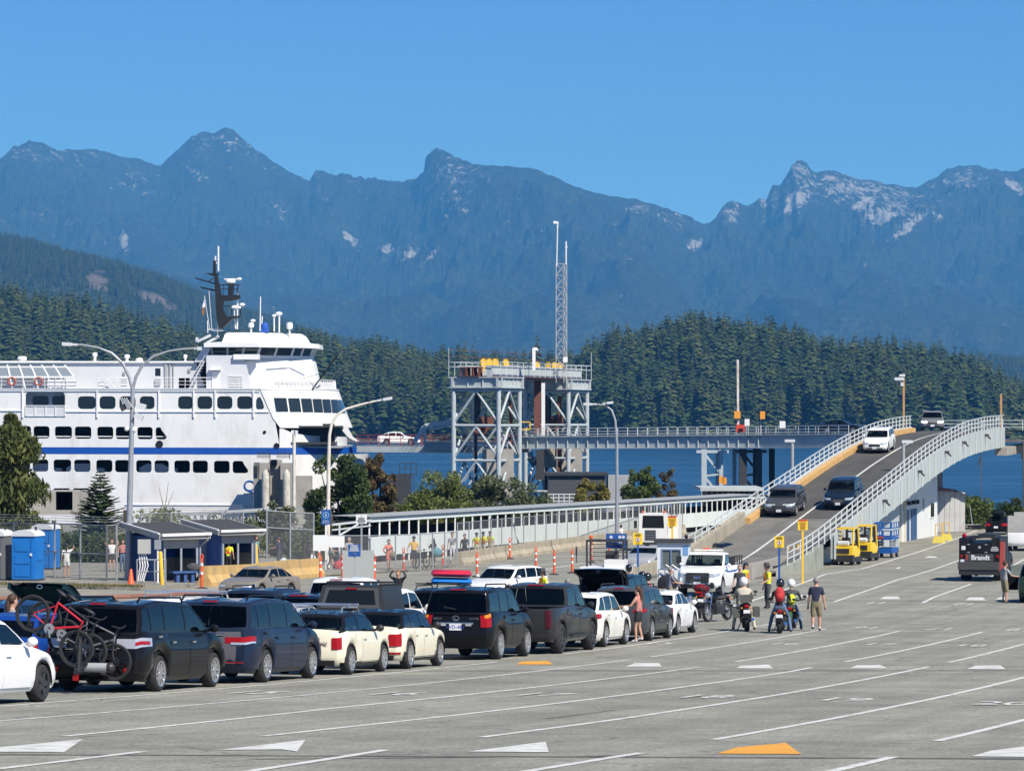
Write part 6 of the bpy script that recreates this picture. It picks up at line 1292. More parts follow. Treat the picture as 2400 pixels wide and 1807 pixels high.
# ---- bushes and near trees
def leaves(n, shape, size, seed, droop=0.):
    """n small leaf cards spread through the volume given by shape(rng, n) -> points"""
    r = np.random.default_rng(seed); p = shape(r, n); s = (size*r.uniform(.6, 1.4, n))[:,None]
    u = r.normal(size=(n,3)); u /= np.linalg.norm(u, axis=1)[:,None]; v = np.cross(u, r.normal(size=(n,3))); v /= np.linalg.norm(v, axis=1)[:,None]+1e-9; u[:,2] -= droop; w = v*s*.45; q = p-u*s*.1
    b = MB(); b.v = [tuple(x) for x in np.stack([p-u*s, q+w, p+u*s, q-w], 1).reshape(-1,3).tolist()]; b.f = [(4*i,4*i+1,4*i+2,4*i+3) for i in range(n)]; b.m = [0]*n; return b
def blob_shape(blobs):
    B = np.array(blobs); wts = B[:,3]**2*B[:,4]; wts = wts/wts.sum()
    def f(r, n):
        k = B[r.choice(len(B), n, p=wts)]; d = r.normal(size=(n,3)); d /= np.linalg.norm(d, axis=1)[:,None]; q = r.random(n)**.3
        return k[:,:3]+d*q[:,None]*np.stack([k[:,3], k[:,3], k[:,4]], 1)
    return f
def bush(u0, u1, v0, v1, Y, label, m, n, size, seed, blobs=14, kind='bush', zb=None):
    c_ = (u0+u1)/2; u0, u1, v0 = c_+(u0-c_)*1.22, c_+(u1-c_)*1.22, v0-8
    r = random.Random(seed); w = (u1-u0)/F*Y; h = (v1-v0)/F*Y; c = W((u0+u1)/2, v1, Y); base = G(c.x, Y) if zb is None else zb; t = thing(kind, label, 'bush' if kind == 'bush' else 'tree', (c.x, Y, base)); H = c.z+h-base; Bs = []
    for i in range(int(blobs*3)):
        f = r.random(); zz = (.08+.86*f)*H; k = math.sin(math.pi*min(.95, .30+.60*f))**.6; rad = w*.5*k*r.uniform(.28,.48)
        x = r.uniform(-1,1)*(w*.5*k-rad*.6); rad *= .8; Bs.append((x, r.uniform(-.5,.5)*w*.4, min(zz, H-rad*.9), rad, rad*r.uniform(.75,1.1)))
    leaves(int(n*2.6), blob_shape(Bs), size*.82, seed).obj('foliage', m, t)
    tb = MB(); 
    for i in range(5): bx = Bs[i % len(Bs)]; tb.tube([(r.uniform(-.15,.15), r.uniform(-.1,.1), -.1), (bx[0]*.4, bx[1]*.4, bx[2]*.5), (bx[0], bx[1], bx[2])], [.06*H/3,.04*H/3,.012], 5)
    tb.obj('stems', BARK, t); return t
GRN = leafmat('bush_leaves', (.050,.085,.022), (.115,.150,.040), .8, .22); GRN2 = leafmat('olive_leaves', (.095,.125,.030), (.17,.19,.06), .8, .25); DGR = leafmat('dark_bush_leaves', (.032,.060,.020), (.085,.115,.038), .7, .2); BRN = leafmat('russet_leaves', (.075,.050,.026), (.15,.115,.048), .9, .25); GGR = leafmat('grey_green_leaves', (.075,.100,.050), (.15,.175,.085), .9, .22); YGR = leafmat('yellow_green_leaves', (.14,.13,.028), (.24,.21,.06), .9, .25)
bush(722,862,1058,1250,208,'large round dark green bush in front of the ferry bow',DGR,7500,.15,21,18)
bush(842,934,1062,1240,214,'russet brown leaved bush right of the big round bush',BRN,3600,.16,22,16)
bush(964,1104,1108,1235,262,'bright green rounded bush left of the gantry foot',GRN2,5200,.16,23,16)
bush(1090,1200,1118,1235,270,'grey green bush in front of the gantry foot',GGR,4200,.16,24,14)
bush(1175,1285,1118,1225,268,'leafy green bush below the middle of the gantry',GGR,4200,.16,25,14)
bush(1352,1425,1120,1190,285,'small yellowish bush in front of the dark machinery house',YGR,2200,.16,26,9)
bush(1462,1545,1096,1185,290,'dark green bush right of the grey lamp post',GRN,3200,.16,27,12)
bush(1535,1590,1098,1180,292,'thin rusty shrub with sparse leaves beside the dark green bush',BRN,900,.15,28,8)
bush(870,990,1185,1250,216,'low olive shrubs behind the walkway roof end',GRN2,2600,.14,29,10)
bush(600,700,1180,1345,212,'thin vine covered shrub behind the fence right of the shelters',GGR,2200,.14,30,12)
bush(30,300,1256,1352,194,'ivy hedge on the wire fence behind the toilets and waiting people',DGR,7000,.13,31,26)
bush(680,880,1236,1330,208,'dark shrub behind the entrance queue fence',DGR,6000,.14,32,16)
bush(2235,2330,1170,1215,285,'leafy green hedge beyond the shed at the water edge',GRN,3200,.16,33,12)
bush(2330,2400,1172,1212,288,'end of the green hedge at the water edge behind the parked cars',DGR,1800,.16,34,8)
bush(300,470,1195,1262,205,'wild brambles with a bare twig behind the nearer shelter',GRN2,2600,.13,35,14)
bush(470,620,1200,1255,206,'wild brambles behind the farther shelter roof',GGR,1500,.13,36,14)
t = thing('bare_sapling', 'leafless twiggy sapling in front of the ferry hull', 'tree', tuple(at(385,206))); tb = MB(); r = random.Random(3)
for a in ((372,1140),(395,1128),(408,1150),(380,1170)): tb.tube([at(385,206), W(386,1200,206), W(*a,206)], [.05,.035,.01], 5)
wob(tb, 'twigs', mat('pale_twig', (.25,.20,.15), .9), t)
# cedar at the left, small fir
t = thing('cedar_tree', 'tall bushy cedar with drooping foliage at the left edge', 'tree', tuple(at(20,182))); r = np.random.default_rng(8); Hc = 8.2; 
def cedar(r, n):
    z = r.random(n)**.8; rad = 2.65*(1-z**2.6)**.75*(.62+.38*np.sin(z*23+r.random(n)*2.4))+.18; a = r.uniform(0,6.28,n); q = r.random(n)**.35
    return np.stack([np.cos(a)*rad*q*1.05+.25*np.sin(z*9), np.sin(a)*rad*q*.8, .2+z*(Hc-.3)-rad*q*.25], 1)
CED = leafmat('cedar_sprays', (.050,.070,.020), (.125,.135,.038), .9, .2); leaves(15000, cedar, .17, 5, .8).obj('crown', CED, t); MB().tube([(0,0,-.2),(.1,0,Hc*.5),(.2,0,Hc*.95)], [.28,.16,.03], 8).obj('trunk', BARK, t)
t = thing('fir_sapling', 'young dark green fir between the cedar and the lamp post', 'tree', tuple(at(235,200))); Hf = 5.2
rr = random.Random(12); fb = MB(); tw = MB()
for w in range(26):
    z = .3+(Hf-.35)*(w/25)**.95; R_ = (2.25*(1-w/25)**.8+.12)*rr.uniform(.7,1.15)
    for k in range(15 if w < 18 else 8):
        a = rr.uniform(0,6.28); L_ = R_*rr.uniform(.6,1.1); up = rr.uniform(.05,.35); n = int(L_/.07)+2; c, s = math.cos(a), math.sin(a)
        tw.tube([(0,0,z), (c*L_,s*L_,z+L_*up)], [.02,.006], 4, False)
        for i in range(n):
            f = (i+rr.random())/n; px, py, pz = c*L_*f, s*L_*f, z+L_*up*f
            for sg in (-1,1): l = .24*(1.1-f*.6); fb.add([(px,py,pz), (px+c*l*.5-s*sg*l, py+s*l*.5+c*sg*l, pz+.02), (px+c*l*.9-s*sg*l*.4, py+s*l*.9+c*sg*l*.4, pz-.05)], [(0,1,2)])
fb.obj('crown', leafmat('young_fir_needles', (.025,.052,.018), (.060,.095,.032), .9, .1), t); tw.obj('branches', BARK, t); MB().tube([(0,0,-.1),(0,0,Hf)], [.10,.012], 6).obj('trunk', BARK, t)
# sloping gangway lattice behind the shelters
t = thing('sloping_gangway', 'low grey lattice gangway rising behind the shelters towards the ferry', 'gangway', tuple(at(470,225)))
a0, a1 = W(310,1212,228), W(690,1190,235); b = MB()
for o in (0, -1.1): b.bar(a0+Vector((0,0,o)), a1+Vector((0,0,o)), .16)
n = 24
for k in range(n): p, q = a0.lerp(a1,k/n), a0.lerp(a1,(k+1)/n); b.bar(p, q+Vector((0,0,-1.1)), .07); b.bar(p, p+Vector((0,0,-1.1)), .07)
wob(b, 'gangway_truss', GREYM, t); wob(MB().bar(a0+Vector((0,1.5,-.05)), a1+Vector((0,1.5,-.05)), 3., .1), 'gangway_roof', mat('gangway_roof', (.22,.24,.26), .7), t)
for u, v in ((628,1195),(682,1195)): c = W(u,v,236); wob(MB().bar((c.x,236,0), (c.x,236,c.z+.2), .35), 'gangway_pile', PILE, t)
t = thing('pier_machinery', 'grey concrete pad with pipes below the ferry side door', 'machinery', tuple(at(165,240))); wob(MB().bb(W(95,1200,246), W(183,1152,240)).bb(W(140,1150,242), W(170,1195,240)), 'pad_block', CONC, t)
# ================================================================ VEHICLES
RUB = mat('tyre_rubber', (.022,.022,.023), .85, noise=.2, nscale=6); ALLOY = mat('alloy_rim', (.62,.62,.63), .25, metal=.8); BRIM = mat('black_rim', (.05,.05,.055), .4, metal=.4); TRIMB = mat('black_trim', (.022,.022,.024), .55, noise=.1); CHROME = mat('chrome', (.75,.75,.76), .12, metal=1.); INTR = mat('car_interior', (.035,.035,.038), .8); SEATG = mat('grey_seat', (.16,.16,.165), .8)
TAILR = mat('tail_lens', (.30,.008,.010), .2, coat=.6, spec=.2); HEADL = mat('head_lens', (.62,.66,.70), .08, metal=.5, coat=1.); AMBER = mat('amber_lens', (.70,.22,.02), .2); PLATE = mat('licence_plate', (.72,.74,.78), .5); PLT = mat('plate_print', (.03,.06,.30), .6)
GLS = glassmat('car_glass', (.02,.025,.03), .66); GLD = glassmat('privacy_glass', (.008,.009,.010), .10); LEDON = mat('lit_headlamp', (1.,.98,.92), .2, emit=6.)
def paint(n, c, r=.4): return mat('paint_'+n, c, max(r,.45), coat=.7, spec=.02, noise=.03, nscale=2)
WHL = {}
def wheel_meshes(wr, tw, n, dark):
    k = (wr, tw, n, dark)
    if k in WHL: return WHL[k]
    t = MB().lathe([(wr*.70,-tw*.5),(wr*.86,-tw*.52),(wr*.965,-tw*.40),(wr,-tw*.26),(wr,tw*.26),(wr*.965,tw*.40),(wr*.86,tw*.52),(wr*.70,tw*.5),(wr*.66,tw*.25),(.02,tw*.2)], 26, 'x')
    r = MB().lathe([(wr*.71,tw*.46),(wr*.70,tw*.54),(wr*.63,tw*.52),(wr*.60,tw*.2)], 26, 'x'); r.lathe([(wr*.17,tw*.3),(wr*.16,tw*.47),(.01,tw*.48)], 12, 'x')
    for i in range(n):
        a = 2*math.pi*i/n; c, s = math.cos(a), math.sin(a); w = wr*.62/n*1.25
        r.add([(tw*.44, c*wr*.1-s*w, s*wr*.1+c*w), (tw*.44, c*wr*.1+s*w, s*wr*.1-c*w), (tw*.48, c*wr*.64+s*w*.75, s*wr*.64-c*w*.75), (tw*.48, c*wr*.64-s*w*.75, s*wr*.64+c*w*.75), (tw*.25, c*wr*.1-s*w, s*wr*.1+c*w), (tw*.25, c*wr*.1+s*w, s*wr*.1-c*w), (tw*.25, c*wr*.64+s*w*.75, s*wr*.64-c*w*.75), (tw*.25, c*wr*.64-s*w*.75, s*wr*.64+c*w*.75)], [(0,1,2,3),(0,4,5,1),(1,5,6,2),(3,7,4,0),(2,6,7,3)])
    WHL[k] = (t.mesh('tyre', RUB, 40), r.mesh('rim', BRIM if dark else ALLOY, 40)); return WHL[k]
def add_wheel(t, x, y, z, wr, tw, n, dark):
    a, b = wheel_meshes(wr, tw, n, dark); w = link('wheel', a, t); w.location = (x, y, z)
    if x < 0: w.rotation_euler = (0,0,math.pi)
    link('rim', b, w); return w
HL = [0,.1,.28,.5,.72,.88,.96,1.]; WF = [.90,.955,.985,1,.985,.965,.95,.915]
FI = [.16,.05,0,.02,.06,.12,.2,.32]
CARDEF = dict(L=4.6, W=1.82, H=1.5, wb=2.7, fo=.9, gc=.2, wr=.33, tw=.22, zc=.98, zh=.75, zb=1.0, zd=1.0, ws0=1.25, ws1=2.0, rt=3.9, rb=4.45, pil=(2.55,3.5), trf=.76, ri=[.14,.04,0,0,.03,.06,.08,.12], fi=FI, spokes=10, drim=False, glass=1, rear='wide', seats=True, bed=False, doors=True, roof=None, front='dark', rails=0, arch=None)
def car(label, cat, loc, rz, col, name='car', **kw):
    p = dict(CARDEF); p.update(kw); L, Wd, H, wb, fo, gc, wr = (p[k] for k in ('L','W','H','wb','fo','gc','wr')); hw = Wd/2
    t = thing(name, label, cat, tuple(loc), rz); yf = wb/2+fo; RI = p['ri']; fi_ = p['fi']; Ra = wr*1.17; dws = (fo, fo+wb)
    zt_k = [0,.1,p['ws0'],(p['ws0']+p['rb'])/2,p['rb'],L-.12,L]; zt_v = [p['zh']-.05,p['zh'],p['zc'],(p['zc']+p['zb'])/2,p['zb'],p['zd'],p['zd']-.03]
    zt = lambda d: float(np.interp(d, zt_k, zt_v))
    def zb_(d):
        z = gc+.03*(d < .35)+.05*max(0, (d-L+.5))
        for dw in dws:
            if abs(d-dw) < Ra: z = max(z, wr+math.sqrt(Ra*Ra-(d-dw)**2))
        return min(z, zt(d)-.12)
    wf = lambda h: float(np.interp(h, HL, WF)); fi = lambda h: float(np.interp(h, HL, fi_)); ri = lambda h: float(np.interp(h, HL, RI))
    def pt(d, h, out=0.):
        e0, e1 = d-fi(h), L-ri(h)-d; tp = 1.
        if e0 < .55: tp -= p.get('tf', .20)*(1-max(e0,0)/.55)**2.3
        if e1 < .40: tp -= p.get('tr', .13)*(1-max(e1,0)/.40)**2.3
        z0, z1 = zb_(d), zt(d); return (hw*wf(h)*tp+out, yf-d, z0+(z1-z0)*h)
    def ep(fx, h, front, out=0.):
        d = fi(h) if front else L-ri(h); q = pt(d, h); s = 1 if front else -1; return (q[0]*fx, q[1]+s*((.10 if front else .06)*(1-fx*fx)+out), q[2])
    ss = sorted(set([0,.03,.07,.12]+[round(1-x,4) for x in (0,.02,.05,.09,.13)]+[round((dw+Ra*math.cos(math.pi*i/10))/L,4) for dw in dws for i in range(11)]+[round((dw+sg*(Ra+.015))/L,4) for dw in dws for sg in (-1,1)]+[.38,.45,.52,.6])); ss = [s for s in ss if 0 <= s <= 1]
    FX = (.66,.33,0,-.33,-.66); rows = []
    for h in HL:
        a, b = fi(h), L-ri(h); R_ = [pt(a+(b-a)*s, h) for s in ss[::-1]]; Fr = [ep(f, h, True) for f in FX]; Bk = [ep(-f, h, False) for f in FX]
        rows.append(R_+Fr+[(-x,y,z) for x,y,z in R_[::-1]]+Bk)
    n = len(rows[0]); m = len(ss); bd = MB(); bd.v = [q for r in rows for q in r]; nk = len(HL)
    bd.f = [(k*n+j, k*n+(j+1) % n, (k+1)*n+(j+1) % n, (k+1)*n+j) for k in range(nk-1) for j in range(n)]; bd.m = [0]*len(bd.f)
    top = rows[-1]; P = []; FXX = (1,)+FX+(-1,)
    for i in range(m):
        a = top[i]; d = yf-a[1]; bedr = p['bed'] and d > p['rb']+.05 and i > 0; cr = -.42 if bedr else .035; row = []
        for f in FXX:
            if i == m-1 and abs(f) < 1: q = ep(f, 1, True); row.append((q[0], q[1], q[2])); continue
            if i == 0 and abs(f) < 1: q = ep(f, 1, False); row.append((q[0], q[1], q[2])); continue
            row.append((a[0]*f*(1 if abs(f) == 1 or not bedr else 1.3), a[1]+(.05*(1-f*f) if i > m-4 else 0), a[2]+cr*(1-f*f if not bedr else (abs(f) < 1))))
        P.append(row)
    g = MB().grid(P); k0 = len(bd.v); bd.v += g.v; w7 = len(FXX)
    for q in g.f:
        d = yf-sum(g.v[i][1] for i in q)/4; bd.f.append(tuple(k0+i for i in q)); bd.m.append(1 if p['ws0']+.05 < d < (L if p['bed'] else p['rb'])-.05 else 0)
    body = bd.obj('body', [col, INTR], t, 38)
    u = MB().bb((-hw*.82,yf-L+.25,gc+.02),(hw*.82,yf-.3,gc+.22)); u.bb((-hw*.6,yf-L+.3,gc+.2),(hw*.6,yf-.35,.62)); u.obj('underbody', TRIMB, t)
    # greenhouse
    hB, hR = hw*.905, hw*p['trf']; A0, A1, C0, C1 = p['ws0']+.10, p['ws1']+.04, p['rb']-.02, p['rt']; pil = p['pil']; fr = (A0+A1)/2
    kinds = []
    sb = [C0, C0-.10]; st_ = [C1, C1-.10]; kinds.append('p'); 
    for i, q in enumerate(pil[::-1]): sb += [q+.035, q-.035]; st_ += [min(q+.035, C1-.14), min(q-.035, C1-.2)]; kinds += [('w', len(pil)-i), 'p']
    sb += [A0+.07, A0]; st_ += [A1+.05, A1]; kinds += [('w', 0), 'p']
    ns = len(sb); WX = (.93,.47,0,-.47,-.93)
    kf = ['p']+['ws']*4+['p']; kr = ['p']+['rw']*4+['p']; allk = [(k, 1) for k in kinds]+[(k, 0) for k in kf]+[(k, -1) for k in kinds[::-1]]+[(k, 0) for k in kr]
    rmid, rh = (A1+C1)/2, (C1-A1)/2+.1
    def gring(t_):
        hx = hB+(hR-hB)*t_+.018*math.sin(math.pi*t_); R_ = []
        def zz(db, dt, d): zr = H-.055-.06*((dt-rmid)/rh)**2-.03*max(0, (dt-rmid)/rh); return zt(db)-.015+(zr-zt(db)+.015)*t_
        for a, b in zip(sb, st_): d = a+(b-a)*t_; R_.append((hx*(1-.04*(a in (sb[0],))), yf-d, zz(a, b, d)))
        Wn = []
        for f in WX: db = p['ws0']-.17*(1-f*f)+.02; dt = p['ws1']-.10*(1-f*f); d = db+(dt-db)*t_; Wn.append((hx*f, yf-d, zz(db, dt, d)+.03*(1-f*f)*t_))
        Rn = []
        for f in WX: db = p['rb']+.06*(1-f*f); dt = p['rt']+.05*(1-f*f); d = db+(dt-db)*t_; Rn.append((-hx*f, yf-d, zz(min(db, L-.05), dt, d)+.03*(1-f*f)*t_))
        return R_+Wn+[(-x,y,z) for x,y,z in R_[::-1]]+Rn
    TL = [0,.09,.5,.9,1.]; G_ = [gring(q) for q in TL]; ng = len(G_[0]); cb = MB(); cb.v = [q for r in G_ for q in r]; win = {}
    for k in range(4):
        for j in range(ng):
            q = (k*ng+j, k*ng+(j+1) % ng, (k+1)*ng+(j+1) % ng, (k+1)*ng+j); kd = allk[j]
            if k in (1,2) and kd[0] != 'p': win.setdefault(kd, []).append(q)
            else: cb.f.append(q); cb.m.append(0)
    c = [sum(q[i] for q in G_[4])/ng for i in range(3)]; prev = 4*ng; zc_ = H-.03
    for sc_, dz in ((.93,.035),(.7,.05),(.35,.055)):
        o = len(cb.v); cb.v += [(c[0]+(x-c[0])*sc_, c[1]+(y-c[1])*sc_, z+dz) for x,y,z in G_[4]]
        for j in range(ng): cb.f.append((prev+j, prev+(j+1) % ng, o+(j+1) % ng, o+j)); cb.m.append(0)
        prev = o
    cb.f.append(tuple(prev+j for j in range(ng))); cb.m.append(0)
    cb.obj('cabin', p['roof'] or col, t, 40)
    for (kd, sd), qs in win.items():
        idx = sorted({i for q in qs for i in q}); mp_ = {i: a for a, i in enumerate(idx)}; b = MB(); b.add([(x*.992, y*.999, z) for x,y,z in (cb.v[i] for i in idx)], [tuple(mp_[i] for i in q) for q in qs])
        nm = {'ws':'windscreen','rw':'rear_window'}.get(kd, 'side_window'); gm = GLD if (p['glass'] == 2 and (kd == 'rw' or (isinstance(kd, tuple) and kd[1] > 0))) else GLS; b.obj(nm, gm, t, 60)
    if p['seats']:
        s = MB(); ys = [p['ws0']+1.15]+([p['ws0']+2.05] if L > 3.7 and not p['bed'] else []); zs = p['zc']
        for d in ys:
            if d < p['rb']-.2:
                for x in (-.36,.36): s.box((x*hw/.9, yf-d, zs-.02), (.46,.14,.30)).box((x*hw/.9, yf-d, zs+.22), (.26,.10,.18))
        s.box((0, yf-p['ws0']-.25, zs-.03), (hw*1.6,.5,.1)).tube([(-.38+.19*math.cos(a*.7), yf-p['ws0']-.55, zs+.04+.16*math.sin(a*.7)) for a in range(9)], .02, 5, closed=True); s.obj('seats', SEATG if p['seats'] == 2 else INTR, t)
    for sx_ in (-1,1):
        for dw in dws: add_wheel(t, sx_*(hw-.5*p['tw']-.015), yf-dw, wr, wr, p['tw'], p['spokes'], p['drim'])
        for dw in dws:
            ar = MB(); ar.add([(sx_*(hw*.985), yf-dw-Ra*math.cos(math.pi*i/12), wr+Ra*math.sin(math.pi*i/12)) for i in range(13)]+[(sx_*(hw*.45), yf-dw-Ra*math.cos(math.pi*i/12), wr+Ra*math.sin(math.pi*i/12)) for i in range(13)], [(i, i+1, 14+i, 13+i) for i in range(12)])
            if p['arch']: ar.tube([(sx_*(pt(dw-Ra*math.cos(math.pi*i/12), .02)[0]), yf-dw+Ra*math.cos(math.pi*i/12), wr+Ra*1.02*math.sin(math.pi*i/12)) for i in range(13)], .045, 6)
            ar.obj('wheel_arch', TRIMB, t)
        if p['arch']:
            P = [[pt(d, h, .012) for d in np.linspace(fo+Ra+.02, fo+wb-Ra-.02, 6)] for h in (0,.13)]; MB().grid([[(sx_*x, y, z) for x, y, z in (r if sx_ < 0 else r[::-1])] for r in P]).obj('sill_trim', TRIMB, t)
        m_ = MB().ball((sx_*(hw+.10), yf-p['ws0']-.38, zt(p['ws0']+.35)+.08), .11, 8, 6, (.9,.7,.75)).bar((sx_*(hw*.88), yf-p['ws0']-.36, zt(p['ws0']+.35)+.02), (sx_*(hw+.05), yf-p['ws0']-.38, zt(p['ws0']+.35)+.05), .05); m_.obj('door_mirror', TRIMB if p['arch'] else col, t, 60)
        if p['doors']:
            ed = [fo+Ra+.12]+[x for x in pil if x < fo+wb+.35]; ed = ed if len(ed) > 1 else ed+[ed[0]+1.1]
            if len(ed) < 3 and p['pil'] and len(p['pil']) == 1: pass
            for a, b_ in zip(ed[:-1], ed[1:]):
                def lim(d, h): return pt(d, h, .007)
                Pd = []
                for i in range(5):
                    h = .10+.88*i/4; row = []
                    for j in range(5):
                        d = a+.012+(b_-a-.024)*j/4
                        if h < .6 and d > fo+wb-Ra-.05: d = min(d, fo+wb-Ra-.05+(.25*h))
                        q = lim(d, h); row.append((sx_*q[0], q[1], q[2]))
                    Pd.append(row if sx_ < 0 else row[::-1])
                dr = MB().grid(Pd).obj('door', col, t, 40); q = pt(b_-.18, .80, .03); MB().box((sx_*q[0], q[1], q[2]), (.03,.20,.035)).obj('handle', p.get('handle') or col, dr)
    T_ = dict(p=p, pt=pt, ep=ep, t=t, yf=yf, zt=zt, hw=hw, L=L)
    return T_
def patch(T, front, x0, wrap, h0, h1, m, name, out=.012, both=True, taper=0.):
    """lens or trim that follows the skin: from x fraction x0 on the end face round the corner by wrap metres"""
    pt, ep, L, p = T['pt'], T['ep'], T['L'], T['p']
    for s in ((1,-1) if both else (1,)):
        P = []
        for i in range(4):
            row = []; f_ = i/3
            for fx in ([x0+(1-x0)*k/4 for k in range(5)] if both else [-x0+2*x0*k/6 for k in range(7)]):
                h = h0+(h1-h0)*f_; q = ep(fx, h, front, out); row.append((q[0]*s+(out*.6*s if both else 0), q[1], q[2]))
            if both and wrap:
                for k in range(1, 5):
                    w_ = wrap*k/4; h = h0+taper*(h1-h0)*(k/4)*.5+(h1-h0)*(1-taper*(k/4)*.6)*f_; d = (float(np.interp(h, HL, p['fi']))+w_) if front else (L-float(np.interp(h, HL, p['ri']))-w_); q = pt(d, h, out); row.append((q[0]*s, q[1], q[2]))
            P.append(row if (s > 0) != front else row[::-1])
        MB().grid(P).obj(name, m, T['t'], 50)
def plate(T, front, h, txt=None, x=0.):
    q = T['ep'](x, h, front, .02); b = MB().box(q, (.32,.02,.16)).obj('licence_plate', PLATE, T['t'])
    if txt: text('plate_text', txt, .13, PLT, b, (q[0], q[1]+(.014 if front else -.014), q[2]), (R(90),0,math.pi if front else 0), .001)
def decal(T, s, x, h, size, m, out=.02, front=False): q = T['ep'](x, h, front, out); text('badge', s, size, m, T['t'], q, (R(90),0,math.pi if front else 0), .004)
def mline(T, x0, h, m, nm, front=False, th=.03, out=.02):
    pts = [T['ep'](-x0+2*x0*k/6, h, front, out) for k in range(7)]; MB().tube(pts, th/2, 6).obj(nm, m, T['t'])
def rails(T, m, h=.06, bars=True, cross=0, inset=.1):
    p = T['p']; y0, y1 = T['yf']-p['ws1']-.2, T['yf']-p['rt']+.15; x = T['hw']*p['trf']-inset; z = p['H']-.02
    for s in (-1,1): MB().tube([(s*x,y0,z-.02),(s*x,y0-.12,z+h),(s*x,y1+.12,z+h),(s*x,y1,z-.03)], .022, 6).obj('roof_rail', m, T['t'])
    for k in range(cross): y = y0-.35-(y0-y1-.7)*k/max(1, cross-1); MB().box((0,y,z+h+.06),(2*x+.2,.09,.04)).obj('cross_bar', m, T['t'])
def wipe(T): p = T['p']; MB().bar((.0, T['yf']-p['rb']-.075, p['zb']+.08), (-.32, T['yf']-p['rb']-.07, p['zb']+.14), .025).obj('rear_wiper', TRIMB, T['t'])
def brake3(T, w=.3): p = T['p']; MB().box((0, T['yf']-p['rt']-.075, p['H']-.075), (w,.03,.035)).obj('high_brake_light', TAILR, T['t'])
def behind(u, p, wb, Wd, tw=.22): q = lane(p, u); q = q+DL*(wb/2)-DP*(Wd/2-tw/2); return Vector((q.x, q.y, G(q.x, q.y)))
def slope_to(T, q, rz):
    f = Vector((-math.sin(rz), math.cos(rz))); dz = (G(q.x+f.x, q.y+f.y)-G(q.x-f.x, q.y-f.y))/2; T['t'].rotation_euler = (math.atan(dz), 0, rz)
RZL = -TH
VAN = dict(L=5.08, W=1.98, H=1.72, wb=3.03, fo=.98, zc=1.08, zh=.82, zb=1.12, zd=1.10, ws0=1.0, ws1=1.95, rt=4.72, rb=4.98, pil=(2.45,3.55,4.3), trf=.80, ri=[.12,.03,0,.02,.05,.07,.09,.10], wr=.345, glass=2)
SUV = dict(L=4.65, W=1.85, H=1.68, wb=2.68, fo=.93, gc=.22, zc=1.06, zh=.88, zb=1.12, zd=1.10, ws0=1.25, ws1=1.95, rt=4.20, rb=4.52, pil=(2.6,3.5), trf=.79, ri=[.12,.03,0,.02,.05,.07,.09,.10], wr=.355, glass=2)
SED = dict(L=4.68, W=1.82, H=1.45, wb=2.7, fo=.92, zc=.95, zh=.74, zb=1.0, zd=.99, ws0=1.3, ws1=2.05, rt=3.30, rb=4.02, pil=(2.6,3.45), trf=.74, wr=.325)
HAT = dict(L=3.82, W=1.70, H=1.41, wb=2.5, fo=.72, gc=.19, zc=.93, zh=.80, zb=.98, zd=.96, ws0=1.10, ws1=1.62, rt=3.30, rb=3.70, pil=(2.45,), trf=.75, tr=.20, tf=.27, ri=[.12,.03,0,.02,.04,.06,.08,.09], wr=.315, tw=.2, arch=True, seats=2)
PUP = dict(L=5.6, W=2.0, H=1.93, wb=3.65, fo=.95, gc=.32, zc=1.22, zh=1.05, zb=1.28, zd=1.26, ws0=1.35, ws1=2.05, rt=3.62, rb=3.80, pil=(2.78,), trf=.80, ri=[.10,.02,0,0,.01,.02,.03,.04], wr=.42, tw=.28, bed=True, spokes=6)
def queue(label, cat, u, p, col, base, name='car', **kw):
    s = dict(CARDEF); s.update(base); s.update(kw); q = behind(u, p, s['wb'], s['W'], s['tw']); b = dict(base); b.update(kw); T = car(label, cat, q, RZL, col, name, **b); slope_to(T, q, RZL); return T
BLACK = paint('black', (.008,.008,.010), .2); NAVY = paint('navy', (.014,.022,.045)); CHAR = paint('charcoal', (.030,.031,.034)); PLUM = paint('grey_plum', (.10,.10,.118), .3); CREAM = paint('cream', (.70,.66,.52)); PEARL = paint('pearl_white', (.76,.76,.74)); WHT = paint('white', (.80,.80,.80)); BLUE = paint('blue', (.008,.045,.24)); TEAL = paint('dark_teal', (.012,.035,.045)); SILV = paint('silver', (.30,.31,.33)); TAN = paint('tan', (.20,.18,.155), .3); DKB = paint('dark_blue', (.010,.018,.038)); IVORY = paint('ivory', (.74,.73,.66)); GUN = paint('gunmetal', (.055,.058,.065), .25)
